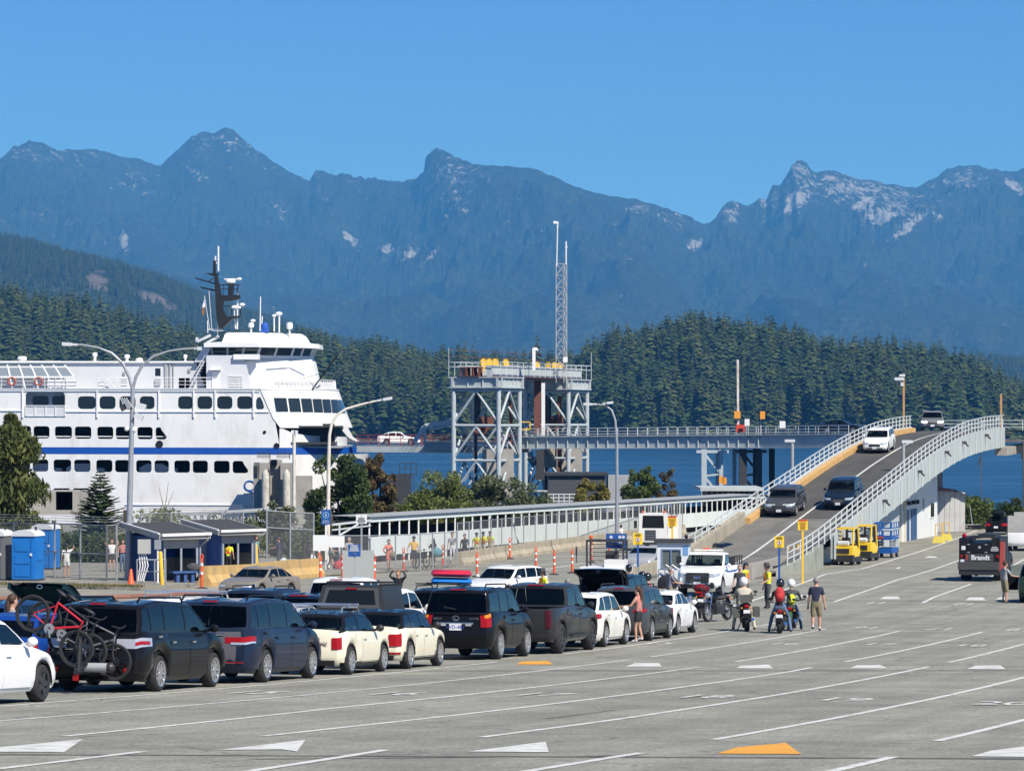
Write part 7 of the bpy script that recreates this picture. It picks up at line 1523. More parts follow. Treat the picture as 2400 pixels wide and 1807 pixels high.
# ---- the front queue, left to right
T = queue('white compact sedan cut off by the left photo edge', 'car', -62, -22.35, WHT, SED, fo=.88, drim=True, spokes=5); patch(T, True, .55, .3, .62, .80, HEADL, 'headlight', taper=.6)
T = queue('black minivan with bicycles on its rear rack', 'van', 365, -22.6, BLACK, VAN, 'minivan', handle=CHROME); patch(T, False, .58, .52, .70, .90, mat('clear_tail_lens', (.55,.55,.57), .1, metal=.4, coat=1.), 'tail_light', taper=.3); patch(T, False, 1., .40, .76, .83, TAILR, 'red_lens', .02); rails(T, BLACK); brake3(T); mline(T, .6, .68, CHROME, 'chrome_strip'); 
for s in (-1,1): q = T['ep'](s*.82, .22, False, .02); MB().ball(q, .055, 8, 6, (1,.4,1)).obj('reflector', TAILR, T['t'])
VAN1 = T
T = queue('dark plum grey minivan behind the black one', 'van', 616, -22.6, NAVY, VAN, 'minivan', L=5.15, H=1.74); patch(T, False, .52, .34, .70, .84, TAILR, 'tail_light', taper=.5); patch(T, False, .66, .3, .67, .72, HEADL, 'reversing_light', .02, taper=.4); rails(T, BLACK); brake3(T); mline(T, .5, .90, CHROME, 'chrome_strip', th=.05); patch(T, False, .8, 0, .05, .64, PLUM, 'tailgate_sheet', .006, False); patch(T, False, .92, 0, .64, .96, PLUM, 'tailgate_sheet', .006, False); wipe(T); patch(T, False, .5, 0, .24, .27, TAILR, 'bumper_reflector', .02)  # tailgate sheets in plum grey, lighter than the navy body
T = queue('cream small hatchback with black roof and silver roof rack', 'car', 816, -22.6, CREAM, HAT, 'hatchback', roof=paint('gloss_black', (.010,.010,.012), .2), spokes=7); patch(T, False, .80, .07, .50, .84, TAILR, 'tail_light', .02); patch(T, False, .95, 0, .0, .16, TRIMB, 'rear_bumper_trim', .012, False); mline(T, .42, .80, CHROME, 'boot_handle', th=.06); rails(T, ALLOY, .10, True, 2); decal(T, 'COOPER', .42, .66, .09, BLK); plate(T, False, .72, None, -.05); q = T['ep'](.35, .06, False, .05); MB().lathe([(.02,-.03),(.05,-.03),(.05,.05)], 12, 'y', q).obj('exhaust', CHROME, T['t'])
T = queue('cream small hatchback without roof rack, ahead of the racked one', 'car', 954.5, -22.6, CREAM, HAT, 'hatchback', roof=paint('gloss_black', (.010,.010,.012), .2), L=4.0, pil=(2.2,3.0), rt=3.42, rb=3.86, wb=2.57, wr=.33); patch(T, False, .73, .10, .46, .84, TAILR, 'tail_light', .025); patch(T, False, .95, 0, .0, .16, TRIMB, 'rear_bumper_trim', .012, False); patch(T, False, .72, .1, .2, .27, TAILR, 'bumper_reflector', .02); wipe(T); decal(T, 'COOPER', .45, .40, .08, BLK)
T = queue('black boxy off road wagon with chrome tailgate bar', 'suv', 1164, -22.6, BLACK, SUV, 'off_road_wagon', L=4.78, W=1.88, H=1.88, wb=2.79, gc=.28, wr=.39, zc=1.18, zb=1.22, zd=1.2, zh=1.02, rt=4.5, rb=4.72, tw=.26, spokes=6); patch(T, False, .80, .14, .62, 1., TAILR, 'tail_light', .02); patch(T, False, .93, .12, .88, 1., AMBER, 'turn_lens', .028); mline(T, .58, .74, CHROME, 'chrome_bar', th=.06); plate(T, False, .62, 'VVD-483'); rails(T, TRIMB, .08); brake3(T, .4); wipe(T)
for s in (-.42,.42): q = T['ep'](s, .70, False, .02); MB().box(q, (.16,.02,.08)).obj('plate_lamp', HEADL, T['t'])
decal(T, 'LEXUS', -.62, .86, .075, CHROME); decal(T, 'GX 470', .60, .86, .075, CHROME); q = T['ep'](0, .87, False, .02); MB().tube([(q[0]+.085*math.cos(a*.7), q[1], q[2]+.065*math.sin(a*.7)) for a in range(9)], .012, 5, closed=True).bar((q[0]-.03,q[1],q[2]+.03),(q[0]-.02,q[1],q[2]-.03),.015).bar((q[0]-.02,q[1],q[2]-.03),(q[0]+.05,q[1],q[2]-.03),.015).obj('emblem', CHROME, T['t'])
T = queue('dark charcoal crew cab pickup with raised tyres', 'pickup', 1308, -22.3, CHAR, PUP, 'pickup_truck', drim=True, pil=(2.6,)); patch(T, False, .86, .05, .42, .96, mat('smoked_lens', (.06,.004,.005), .3), 'tail_light', .015); patch(T, False, 1., 0, .02, .24, CHROME if 0 else TRIMB, 'rear_bumper', .05, False); brake3(T, .45)
for s in (-1,1): MB().box((s*(T['hw']-.02), T['yf']-2.7, .48), (.16,1.9,.06)).obj('side_step', TRIMB, T['t'])
q = T['ep'](.42, .62, False, .02); MB().box(q, (.05,.02,.11)).obj('badge', CHROME, T['t'])
T = queue('ivory white crossover ahead of the charcoal pickup', 'car', 1414, -22.5, IVORY, SUV, 'crossover', H=1.60, zc=1.0, zb=1.06, zd=1.04, zh=.84, rt=3.9, gc=.2); patch(T, False, .62, .34, .72, .92, TAILR, 'tail_light', taper=.6); brake3(T)
T = queue('dark grey crossover behind the long haired woman', 'car', 1522, -22.5, GUN, SUV, 'crossover', H=1.70, arch=True); patch(T, False, .66, .24, .76, .88, TAILR, 'tail_light', taper=.5); rails(T, TRIMB); brake3(T)
T = queue('white sedan at the head of the front queue', 'car', 1583.6, -22.9, WHT, SED); patch(T, False, .60, .22, .66, .92, TAILR, 'tail_light', taper=.4)
# ---- cars in the lanes behind
T = queue('bright blue hatchback seen behind the bicycles', 'car', 104, -25.3, BLUE, HAT, 'hatchback', L=4.2, W=1.78, H=1.46, pil=(2.2,3.2), rt=3.6, rb=4.05, wb=2.6, fo=.85); patch(T, False, .72, .2, .68, .9, TAILR, 'tail_light'); plate(T, False, .62, None); q = T['ep'](-.02, .66, False, .03); b = MB().box((q[0]-.28,q[1],q[2]), (.16,.015,.16)).obj('learner_badge', mat('badge_green', (.02,.30,.28), .5), T['t']); text('badge_letter', 'N', .16, WSIG, b, (q[0]-.28, q[1]-.012, q[2]), (R(90),0,0), .001)
T = queue('dark blue crossover behind the woman at the left edge', 'car', 47, -28.0, paint('mid_blue', (.012,.040,.13)), SUV, 'crossover', arch=True); patch(T, False, .7, .2, .7, .9, TAILR, 'tail_light')
def open_gate(T, m, ang=0.):
    p = T['p']; y0, z0 = T['yf']-p['rt']-.06, p['H']-.02; w = T['hw']*p['trf']; Ln = 1.05; b = MB(); P = []
    for i in range(6):
        f = i/5; yy = y0-Ln*f; zz = z0+.28*math.sin(f*1.9)-.05*f+ang*f; P.append([(w*(1.-.06*abs(k)*0)*k, yy, zz-.03*k*k) for k in (-1.05,-.9,-.45,0,.45,.9,1.05)])
    b.grid(P); b.grid([[(x, y, z-.09) for x, y, z in r] for r in P][::-1]); o = b.obj('raised_tailgate', m, T['t'], 50)
    for s in (-1,1): MB().bar((s*w*.98, y0-.05, z0-.05), (s*w*.96, y0-Ln, P[-1][0][2]-.05), .07, .14).obj('tailgate_edge', m, T['t']); MB().bar((s*w*.95, y0-.1, z0-.55), (s*w*.93, y0-.6, z0+.05), .03).obj('gas_strut', TRIMB, T['t'])
    q = P[4][3]; MB().tube([(.07*math.cos(a*.7), q[1]-.0, q[2]-.10+.045*math.sin(a*.7)) for a in range(9)], .011, 5, closed=True).obj('tailgate_badge', CHROME, T['t'])
T = queue('dark teal car with its tailgate raised behind the bicycles', 'car', 219, -30.7, TEAL, SUV, 'crossover'); open_gate(T, TEAL, .12)
T = queue('white wagon with silver roof bars seen between the two minivans', 'car', 492, -28.0, WHT, SUV, 'wagon', H=1.66); rails(T, ALLOY, .08, True, 2, -.02)
T = queue('silver car roof just right of the plum minivan', 'car', 700, -25.3, SILV, SED, 'sedan', H=1.52)
T = queue('navy crossover behind the tan sedan', 'car', 667, -30.7, NAVY, SUV, 'crossover', H=1.74); rails(T, TRIMB); MB().ball((0, T['yf']-4.0, 1.78), .07, 8, 5, (.6,1.2,1)).obj('shark_fin', NAVY, T['t'])
T = queue('dark blue hatchback with red high brake light beside the canopy pickup', 'car', 783, -28.0, DKB, SUV, 'hatchback', H=1.66); brake3(T, .5); patch(T, False, .7, .2, .7, .9, TAILR, 'tail_light')
T = queue('white pickup with dark rear window behind the canopy pickup', 'pickup', 829, -30.7, WHT, PUP, 'pickup_truck', H=1.95, glass=2, pil=(2.78,)); brake3(T, .4)
T = queue('white pickup carrying a black canopy with large rear hatch', 'pickup', 920, -25.3, WHT, PUP, 'pickup_truck', L=5.4, wb=3.25, fo=.95, rt=3.35, rb=3.5, W=1.9, H=1.82)
y1, y0 = T['yf']-3.45, T['yf']-5.38; w0, w1 = .92, .80; cb = MB(); CANO = mat('canopy_black', (.028,.029,.031), .45, noise=.1); cb.add([(-w0,y0,1.24),(w0,y0,1.24),(w0,y1,1.24),(-w0,y1,1.24),(-w1,y0+.22,1.90),(w1,y0+.22,1.90),(w1,y1-.05,1.90),(-w1,y1-.05,1.90)], [(0,1,5,4),(1,2,6,5),(2,3,7,6),(3,0,4,7),(4,5,6,7)]); cb.obj('canopy_shell', CANO, T['t'])
def qd(x, f, o): return (x, y0+.22*f-o, 1.24+.66*f)
MB().add([qd(-.80,.12,.02),qd(.80,.12,.02),qd(.70,.92,.02),qd(-.70,.92,.02)], [(0,1,2,3)]).obj('canopy_hatch', mat('canopy_grey', (.06,.062,.066), .5), T['t']); MB().add([qd(-.68,.28,.035),qd(.68,.28,.035),qd(.60,.82,.035),qd(-.60,.82,.035)], [(0,1,2,3)]).obj('canopy_window', DGLASS, T['t']); MB().box(qd(0,.88,.05), (.3,.03,.04)).obj('high_brake_light', TAILR, T['t']); MB().box(qd(0,.14,.05), (.22,.04,.06)).obj('hatch_handle', TRIMB, T['t'])
for x in (-.7,.7): MB().tube([(x,y0+.3,1.92),(x,y1-.1,1.92)], .03, 5).obj('canopy_rail', TRIMB, T['t'])
for k in range(5): MB().box((0,y0+.4+.32*k,1.98), (1.5,.09,.04)).obj('rack_bar', TRIMB, T['t'])
T = queue('black car carrying a red and a blue inflatable board', 'car', 1088, -28.0, BLACK, SUV, 'wagon', H=1.62); rails(T, TRIMB, .08, True, 2); KT = T
for k, (zz, m, lab) in enumerate(((1.86,mat('blue_board', (.01,.17,.55), .5),'blue inflatable board strapped under the red one on the black car'),(2.10,mat('red_board', (.52,.02,.05), .5),'red inflatable board strapped on top of the blue one'))):
    b = MB(); P = []
    for i in range(9):
        a = math.pi*i/8; P.append([(x, (1.0-.0*abs(x))*(-1.15+2.3*i/8), zz) for x in (0,)])
    b.tube([(-.95,-.1,0),(-.85,-.1,0),(.85,-.1,0),(.95,-.1,0)], [.03,.11,.11,.03], 10); b.v = [(x, (y+.1)*5-.1, z) for x,y,z in b.v]; o = b.obj('inflatable_board', m, None, 60); o.scale = (.66,1,1); o.location = T['t'].location+Vector((.05,-1.0,zz)); o.rotation_euler = (0, R(1.5), 0); tag(o, lab, 'board')
# dark SUV with raised tailgate
T = queue('black large wagon with its tailgate raised beside the crossovers', 'suv', 1490, -25.3, BLACK, SUV, 'large_wagon', L=5.2, W=2.02, H=1.9, wb=2.95, zc=1.2, zb=1.22, zd=1.0, rt=4.8, rb=5.1, pil=(2.7,3.7), wr=.4); open_gate(T, BLACK, .0)
# ---- cars coming off the ferry
def oncoming(label, u, Y, col, base, name='car', rz=None, loc=None, pitch=None, lights=HEADL, **kw):
    q = loc or at(u, Y); r = math.pi-TH if rz is None else rz; b = dict(base); b.update(kw); T = car(label, 'car', q, r, col, name, **b)
    if pitch is None: slope_to(T, q, r)
    else: T['t'].rotation_euler = (pitch, 0, r)
    patch(T, True, .58, .30, .66, .84, lights, 'headlight', taper=.5); plate(T, True, .30); return T
T = oncoming('tan sedan driving towards the camera behind the queue', 606, 148, TAN, SED, 'sedan', rz=R(180-24)); patch(T, True, .5, 0, .30, .6, TRIMB, 'grille', .012, False)
T = oncoming('white angular electric hatchback driving towards the camera', 1185, 146, paint('cool_white', (.66,.67,.68)), SUV, 'hatchback', rz=R(180-30), H=1.62, zh=.86, wr=.37, lights=HEADL); patch(T, True, .95, 0, .50, .64, BLACK, 'black_nose_panel', .012, False)
T = oncoming('silver compact sedan beside the white booth', 1515, gp(1515,1337).y, SILV, SED, 'sedan', rz=R(180-16), H=1.43, zc=.98); patch(T, True, .6, 0, .28, .42, TRIMB, 'grille', .012, False)
T = oncoming('dark blue coupe passing behind the white pickup', 1690, gp(1700,1326).y, DKB, SED, 'coupe', rz=R(-30), H=1.40)
for lab, Y, off, col, base, kw in (('dark grey crossover coming down the left ramp lane', 214.5, 1.6, GUN, SUV, dict(L=4.86,W=1.95,H=1.66)), ('black large crossover coming down the right ramp lane', 218, 4.7, DKB, SUV, dict(L=4.9,W=1.95,H=1.76)), ('white compact crossover high on the ramp', 251, 1.9, PEARL, SUV, dict(H=1.70)), ('silver crossover with lit headlights at the ramp head', 291, .3, paint('steel_grey', (.16,.165,.175)), SUV, dict(H=1.7, W=1.95))):
    q = rp(Y, off); pit = -math.atan((rp(Y+2, off).z-rp(Y-2, off).z)/4.1); lit = 'lit' in lab
    T = oncoming(lab, 0, 0, col, base, 'crossover', loc=q+Vector((0,0,.02)), pitch=pit, rz=math.pi-TH if not lit else math.pi-TH+R(8), lights=LEDON if lit else HEADL, **kw); patch(T, True, .55, 0, .40, .72, TRIMB, 'grille', .012, False); patch(T, True, .8, 0, .08, .26, TRIMB, 'lower_grille', .012, False)
    if 'black' in lab:
        for k in range(10): q2 = T['ep'](-.34+.075*k, .56, True, .03); MB().box(q2, (.02,.02,.22)).obj('grille_bar', CHROME, T['t'])
    if 'dark grey' in lab: patch(T, True, .3, .35, .83, .88, mat('running_light', (.75,.9,.85), .2), 'running_light', .02)
T = car('dark car crossing the bridge behind the railing', 'car', bp(.955, bz(.955,'top')+.12, 3.2), R(-105), DKB, 'sedan', **SED)
T = car('white hatchback on the link span leaving the ferry', 'car', la.lerp(lb, .22)+CR*2.6+Vector((0,0,.42)), R(-93), WHT, 'hatchback', **dict(SED, H=1.50, rt=3.6, rb=4.35, zd=1.02))
# ---- white crew pickup facing the camera
T = oncoming('white utility pickup with blue side stripe facing the camera by the booth', 0, 0, WHT, PUP, 'pickup_truck', loc=gp(1664,1394), rz=math.pi-TH, L=5.9, wb=3.9, W=2.03, H=2.02, gc=.36, rt=3.1, rb=3.3, pil=(), zc=1.34, zh=1.2, zb=1.36, zd=1.36, trf=.82)
patch(T, True, .66, 0, .34, .88, TRIMB, 'grille', .02, False); patch(T, True, 1., 0, .0, .26, TRIMB, 'front_bumper', .08, False); decal(T, 'Ford', 0, .62, .16, ALLOY, .045, True); q = T['ep'](0, .62, True, .035); MB().ball(q, .15, 14, 6, (1.1,.08,.45)).obj('oval_badge', mat('badge_blue', (.02,.06,.25), .3), T['t'])
for k in range(5): q = T['ep'](0, .42+.1*k, True, .03); MB().box(q, (1.15,.03,.035)).obj('grille_bar', mat('grille_grey', (.07,.07,.075), .4), T['t'])
for s in (-1,1):
    P = [[T['pt'](x, h, .012) for x in (1.3,2.2,3.1,4.0,5.0,5.7)] for h in (.72,.79)]; MB().grid([[(s*x,y,z) for x,y,z in r] for r in (P if s < 0 else P[::-1])]).obj('blue_stripe', NAVYB, T['t']); MB().box((s*1.22, T['yf']-1.75, 1.62), (.22,.12,.34)).obj('tow_mirror', TRIMB, T['t'])
MB().box((0, T['yf']-2.6, 2.06), (1.3,.25,.06)).obj('roof_light_bar', WHITE2, T['t']); MB().box((.1, T['yf']-2.6, 2.12), (.3,.2,.08)).obj('beacon', ORNG, T['t'])
b = MB()
for x in (-.95,.95): b.bar((x,T['yf']-3.4,1.75),(x,T['yf']-5.7,1.75), .05); [b.bar((x,T['yf']-3.4-.57*k,1.36),(x,T['yf']-3.4-.57*k,1.75), .05) for k in range(5)]
b.obj('bed_rack', TRIMB, T['t'])
# ---- service truck, sedan with roof box, loaded pickup, green wagon at the right
SBODY = mat('service_body_black', (.010,.010,.012), .45, spec=.25, noise=.12, dirt=((.05,.047,.044), .4, 1.2)); SDUST = mat('dusty_bumper', (.055,.055,.053), .7, noise=.25, nscale=3)
q = gp(2296,1362); t = thing('service_truck', 'black mechanic service truck with branded tailgate bumper seen from behind', 'truck', tuple(q+DL*1.5), RZL); BT = t
MB().bb((-1.05,-1.6,.95),(-.62,2.2,2.22)).obj('side_locker', SBODY, t); MB().bb((.62,-1.6,.95),(1.05,2.2,2.22)).obj('side_locker', SBODY, t); MB().bb((-.62,-1.58,1.0),(.62,2.0,1.95)).obj('rear_locker', SBODY, t); MB().box((0,-1.62,1.7),(1.15,.05,.5)).obj('rear_locker_door', SBODY, t)
MB().bb((-1.05,-2.15,.62),(1.05,-1.6,1.0)).obj('work_bumper', SDUST, t); MB().bb((-.72,-1.68,1.02),(.72,-1.62,1.42)).obj('vise_plate', SDUST, t); MB().bb((-1.0,-2.1,.35),(1.0,-1.9,.62)).obj('mud_bar', TRIMB, t)
text('brand_lettering', 'Brandt', .35, WSIG, t, (.06,-1.70,1.22), (R(90),0,0), .006, bold=.012); b = MB()
for k in range(2): b.add([(-.72+.07*k,-1.70,1.08),(-.68+.07*k,-1.70,1.08),(-.64+.07*k,-1.70,1.36),(-.68+.07*k,-1.70,1.36)], [(0,1,2,3)])
b.obj('brand_bars', REDS, t); MB().box((-.82,-1.64,1.05),(.3,.02,.15)).obj('licence_plate', PLATE, t)
for x in (-.92,.92): MB().ball((x,-1.62,1.28),.08,8,6,(1,.4,1)).obj('tail_light', TAILR, t)
for x in (-.82,): MB().box((x,-1.615,1.72),(.2,.02,.2)).obj('white_emblem', WSIG, t)
MB().ball((0,-1.65,1.75),.08,10,6,(1,.3,1)).obj('round_latch', STEEL, t); b = MB(); lines(b, .58, 1.0, 1.55, 1.8, 3, -1.62, 4); b.obj('side_print', WSIG, t)
for x in (-.55,.35): MB().box((x,-1.66,1.9),(.14,.03,.05)).obj('hinge', STEEL, t); MB().box((x,-1.66,1.5),(.14,.03,.05)).obj('hinge', STEEL, t)
MB().ball((-.8,-1.4,2.34),.13,10,7).obj('beacon', TAILR, t); MB().bb((-.1,-1.2,2.22),(.75,1.5,2.42)).obj('crane_cradle', TRIMB, t); MB().box((-.3,-.2,2.25),(.6,1.4,.12)).obj('top_tray', TRIMB, t)
T = car('x','x',(0,0,0),0,SBODY,'cab_shell',L=5.6,W=2.0,H=2.02,wb=3.6,fo=1.0,gc=.4,wr=.42,zc=1.35,zh=1.2,zb=1.4,zd=.9,ws0=1.4,ws1=2.05,rt=3.0,rb=3.2,pil=(),bed=True,trf=.8); c = T['t']; 
for o in list(c.children): o.parent = t; o.location.y += 2.6; 
bpy.data.objects.remove(c)
for x in (-.85,.85): add_wheel(t, x, -.15, .42, .42, .5, 6, True)
MB().bar((1.15,-1.5,.5),(1.15,-1.2,2.0),.22,.5,(0,1,0)).obj('red_toolbox', mat('red_toolbox', (.30,.05,.04), .5), t)
def queue2(label, u, v, col, base, name, rz=RZL, **kw): q = gp(u, v); b = dict(base); b.update(kw); T = car(label, name.split('_')[0] if 0 else 'car', q+DL*1.3, rz, col, name, **b); slope_to(T, q, rz); return T
T = queue2('black sedan with a roof box beyond the service truck', 2338, 1252, BLACK, SED, 'sedan'); patch(T, False, .55, .15, .62, .88, TAILR, 'tail_light'); plate(T, False, .5); bx = MB(); bx.tube([(0,T['yf']-1.9,1.62),(0,T['yf']-2.05,1.64),(0,T['yf']-3.6,1.64),(0,T['yf']-3.8,1.62)], [.08,.32,.34,.12], 12); bx.v = [(x*1.5, y, 1.62+(z-1.62)*.62) for x,y,z in bx.v]; o = bx.obj('roof_box', BLACK, None, 50); M = T['t'].matrix_basis; o.matrix_world = M; tag(o, 'black roof box on the black sedan', 'box')
T = queue2('white pickup stacked with gear at the right photo edge', 2398, 1290, WHT, PUP, 'pickup_truck', W=2.05); 
o = MB().bb((-.9,T['yf']-5.3,.9),(.9,T['yf']-3.9,2.35)).bb((-.5,T['yf']-5.2,2.35),(.6,T['yf']-4.2,2.6)).obj('covered_load', mat('grey_tarpaulin', (.42,.41,.39), .8, noise=.15, nscale=3), None); o.matrix_world = T['t'].matrix_basis; tag(o, 'pale tarpaulin covered load in the white pickup bed', 'load')
T = queue2('dark green wagon with open door at the right photo edge', 2440, 1412, paint('dark_green', (.020,.040,.028)), SUV, 'wagon', H=1.75)
b = MB(); b.add([(-.92,1.0,.45),(-1.75,.65,.45),(-1.72,.65,1.05),(-.92,1.0,1.05),(-.95,.95,.45),(-1.75,.6,.45),(-1.72,.6,1.05),(-.95,.95,1.05)], [(0,1,2,3),(7,6,5,4),(3,2,6,7),(0,4,5,1),(1,5,6,2)]); b.obj('open_door', BLACK, T['t']); MB().add([(-.95,.97,1.07),(-1.70,.63,1.07),(-1.5,.66,1.55),(-.98,.92,1.58)], [(0,1,2,3)]).obj('door_window', GLS, T['t'])
# ---- yard tractor, terminal truck near the foot path
t = thing('yard_tractor', 'open white yard tractor with dark frame and beacon behind the raised tailgate', 'tractor', tuple(gp(1420,1374)), math.pi-R(10))
MB().bb((-1.1,-1.6,.55),(1.1,1.3,1.0)).obj('chassis', WHITE2, t); MB().bb((-1.1,.1,1.0),(-.1,1.2,1.35)).obj('bonnet', WHITE2, t)
b = MB()
for x in (-.95,.85):
    for y in (-.6,.6): b.bar((x,y,1.0),(x,y,2.25),.09)
for y in (-.6,.6): b.bar((-.95,y,2.25),(.85,y,2.25),.09)
for k in range(5): b.bar((-.95,-.62,1.25+.2*k),(.85,-.62,1.25+.2*k),.03)
b.bar((.85,-.6,2.25),(.85,.6,2.25),.09); b.bar((-.95,-.6,2.25),(-.95,.6,2.25),.09); b.obj('roll_cage', DARKS, t); MB().ball((.7,.2,2.42),.1,8,6).bar((.7,.2,2.3),(.7,.2,2.4),.06).obj('beacon', ORNG, t); MB().box((1.35,.7,1.75),(.06,.2,.42)).bar((1.35,.7,1.2),(1.35,.7,1.6),.04).obj('mirror', TRIMB, t); MB().bb((-.6,-.3,1.0),(.0,.1,1.75)).obj('seat', INTR, t)
for x in (-.95,.95):
    for y in (-1.1,.8): add_wheel(t, x, y, .45, .45, .3, 6, True)
t = thing('terminal_truck', 'boxy white terminal truck cab parked beside the foot path fence', 'truck', tuple(gp(1535,1290)), math.pi-R(8))
MB().wall([(-.95,.55),(.95,.55),(.95,2.55),(-.95,2.55)], [[(-.75,1.55),(.75,1.55),(.7,2.4),(-.7,2.4)]], lambda a, b, d: (-a, 1.3-d, b), .08).obj('cab_front', WHITE2, t); MB().bb((-.95,-.6,.55),(-.87,1.22,2.55)).bb((.87,-.6,.55),(.95,1.22,2.55)).bb((-.95,-.6,2.47),(.95,1.22,2.55)).bb((-.95,-.68,.55),(.95,-.6,2.55)).obj('cab_shell', WHITE2, t); MB().bb((-.75,1.23,1.55),(.75,1.25,2.4)).obj('windscreen', DGLASS, t)
b = MB()
for k in range(6): b.bb((-.2,1.305,.75+.12*k),(.55,1.33,.82+.12*k))
b.obj('radiator_grille', TRIMB, t); MB().bb((-.95,1.3,.45),(.95,1.5,.62)).obj('bumper', DARKS, t); MB().bb((-1.5,-3.4,.5),(.95,-.72,2.2)).obj('box_body', WHITE2, t)
for x in (-.8,.8): MB().ball((x*.9,1.0,2.62),.09,8,6).obj('beacon', ORNG, t); MB().box((x*1.5,1.2,1.8),(.2,.1,.5)).obj('mirror', TRIMB, t)
for x in (-.8,.8):
    for y in (.7,-2.5): add_wheel(t, x, y, .45, .45, .3, 6, True)
# ---- forklifts
FKY = mat('forklift_yellow', (.80,.52,.02), .4, noise=.06); TANK = mat('propane_tank', (.62,.63,.62), .35, metal=.3)
def forklift(u, v, rz, label):
    q = rp(u, v); t = thing('forklift', label, 'forklift', (q.x, q.y, G(q.x, q.y)), rz); b = MB()
    MB().add([(-.62,-1.35,.42),(.62,-1.35,.42),(.62,.5,.42),(-.62,.5,.42),(-.62,-1.3,1.12),(.62,-1.3,1.12),(.6,-.2,1.15),(-.6,-.2,1.15),(.62,.5,.75),(-.62,.5,.75)], [(0,1,5,4),(1,2,8,6,5),(2,3,9,8),(3,0,4,7,9),(4,5,6,7),(7,6,8,9)]).obj('counterweight', FKY, t); MB().bb((-.66,-1.42,.22),(.66,-1.0,.62)).bb((-.64,-1.0,.2),(.64,.8,.5)).obj('chassis', TRIMB, t); MB().bb((-.42,-1.37,.72),(.42,-1.34,1.0)).obj('rear_grille', TRIMB, t)
    for x in (-.55,.55): MB().tube([(x,-1.0,1.1),(x*.98,-.75,2.12)], .05, 7).obj('rear_pillar', FKY, t); MB().tube([(x,.62,.7),(x*.96,.35,2.15)], .05, 7).obj('front_pillar', FKY, t)
    MB().bb((-.56,-.8,2.12),(.56,-.7,2.2)).bb((-.56,.3,2.14),(.56,.4,2.22)).obj('roof_ends', FKY, t)
    for k in range(6): MB().bar((-.5+.2*k,-.75,2.17),(-.5+.2*k,.35,2.19),.05).obj('roof_bar', FKY, t)
    for x in (-.3,.3): MB().bb((x-.07,.85,.15),(x+.07,1.0,2.1)).obj('mast_rail', TRIMB, t)
    for z in (.4,1.1,1.9): MB().bb((-.3,.86,z),(.3,.94,z+.1)).obj('mast_tie', TRIMB, t)
    MB().tube([(-.36,-1.05,1.30),(-.30,-1.05,1.30),(.30,-1.05,1.30),(.36,-1.05,1.30)], [.08,.16,.16,.08], 14).obj('gas_bottle', TANK, t, 50); MB().bb((-.25,-.35,1.1),(.25,.05,1.2)).bb((-.25,-.45,1.15),(.25,-.35,1.62)).obj('seat', INTR, t); MB().tube([(.0,.45,1.0),(.0,.25,1.45)], .03, 6).obj('steering_column', TRIMB, t)
    for x in (-.3,.3): MB().bb((x-.06,1.0,.08),(x+.06,2.0,.13)).obj('fork', STEEL, t)
    for x, y, r in ((-.5,-1.0,.26),(.5,-1.0,.26),(-.52,.55,.34),(.52,.55,.34)): add_wheel(t, x, y, r, r, .22, 5, True)
forklift(205,7.1,R(-20),'nearer yellow forklift with gas bottle parked by the ramp'); forklift(212.5,7.0,R(-20),'farther yellow forklift beside the blue scissor lift')
LIFTB = mat('lift_blue', (.006,.085,.34), .45, noise=.06)
def lift(u, v, label):
    t = thing('scissor_lift', label, 'scissor lift', (rp(u, v).x, rp(u, v).y, G(rp(u, v).x, rp(u, v).y)), R(-18)); MB().bb((-.55,-1.1,.28),(.55,1.1,.62)).obj('base', LIFTB, t); b = MB()
    for s in (-.4,.4):
        for k in range(2): b.bar((s,-.9,.72+.18*k),(s,.9,.88+.18*k),.08,.1); b.bar((s,.9,.72+.18*k),(s,-.9,.88+.18*k),.08,.1)
    b.obj('scissor_arms', STEEL, t); MB().bb((-.55,-1.15,1.15),(.55,1.15,1.3)).obj('platform', LIFTB, t)
    for z0, z1 in ((1.35,1.75),(1.85,2.25)):
        MB().wall([(-.57,z0),(.57,z0),(.57,z1),(-.57,z1)], [[(-.45,z0+.08),(-.05,z0+.08),(-.05,z1-.06),(-.45,z1-.06)],[(.05,z0+.08),(.45,z0+.08),(.45,z1-.06),(.05,z1-.06)]], lambda a, b_, d: (a, -1.17+d, b_), .04).obj('end_guard', LIFTB, t); MB().wall([(-1.15,z0),(1.15,z0),(1.15,z1),(-1.15,z1)], [[(-1.05+.72*k,z0+.07),(-.4+.72*k,z0+.07),(-.4+.72*k,z1-.05),(-1.05+.72*k,z1-.05)] for k in range(3)], lambda a, b_, d: (.57-d, a, b_), .04).obj('side_guard', LIFTB, t)
        MB().wall([(-1.15,z0),(1.15,z0),(1.15,z1),(-1.15,z1)], [[(-1.05+.72*k,z0+.07),(-.4+.72*k,z0+.07),(-.4+.72*k,z1-.05),(-1.05+.72*k,z1-.05)] for k in range(3)], lambda a, b_, d: (-.57+d, a, b_), .04).obj('side_guard', LIFTB, t)
    MB().box((-.2,-1.19,1.3),(.5,.02,.12)).obj('red_label', REDS, t)
    for x in (-.5,.5):
        for y in (-.8,.8): add_wheel(t, x, y, .22, .22, .16, 5, False)
lift(219,7.3,'blue scissor lift parked against the corrugated wall')
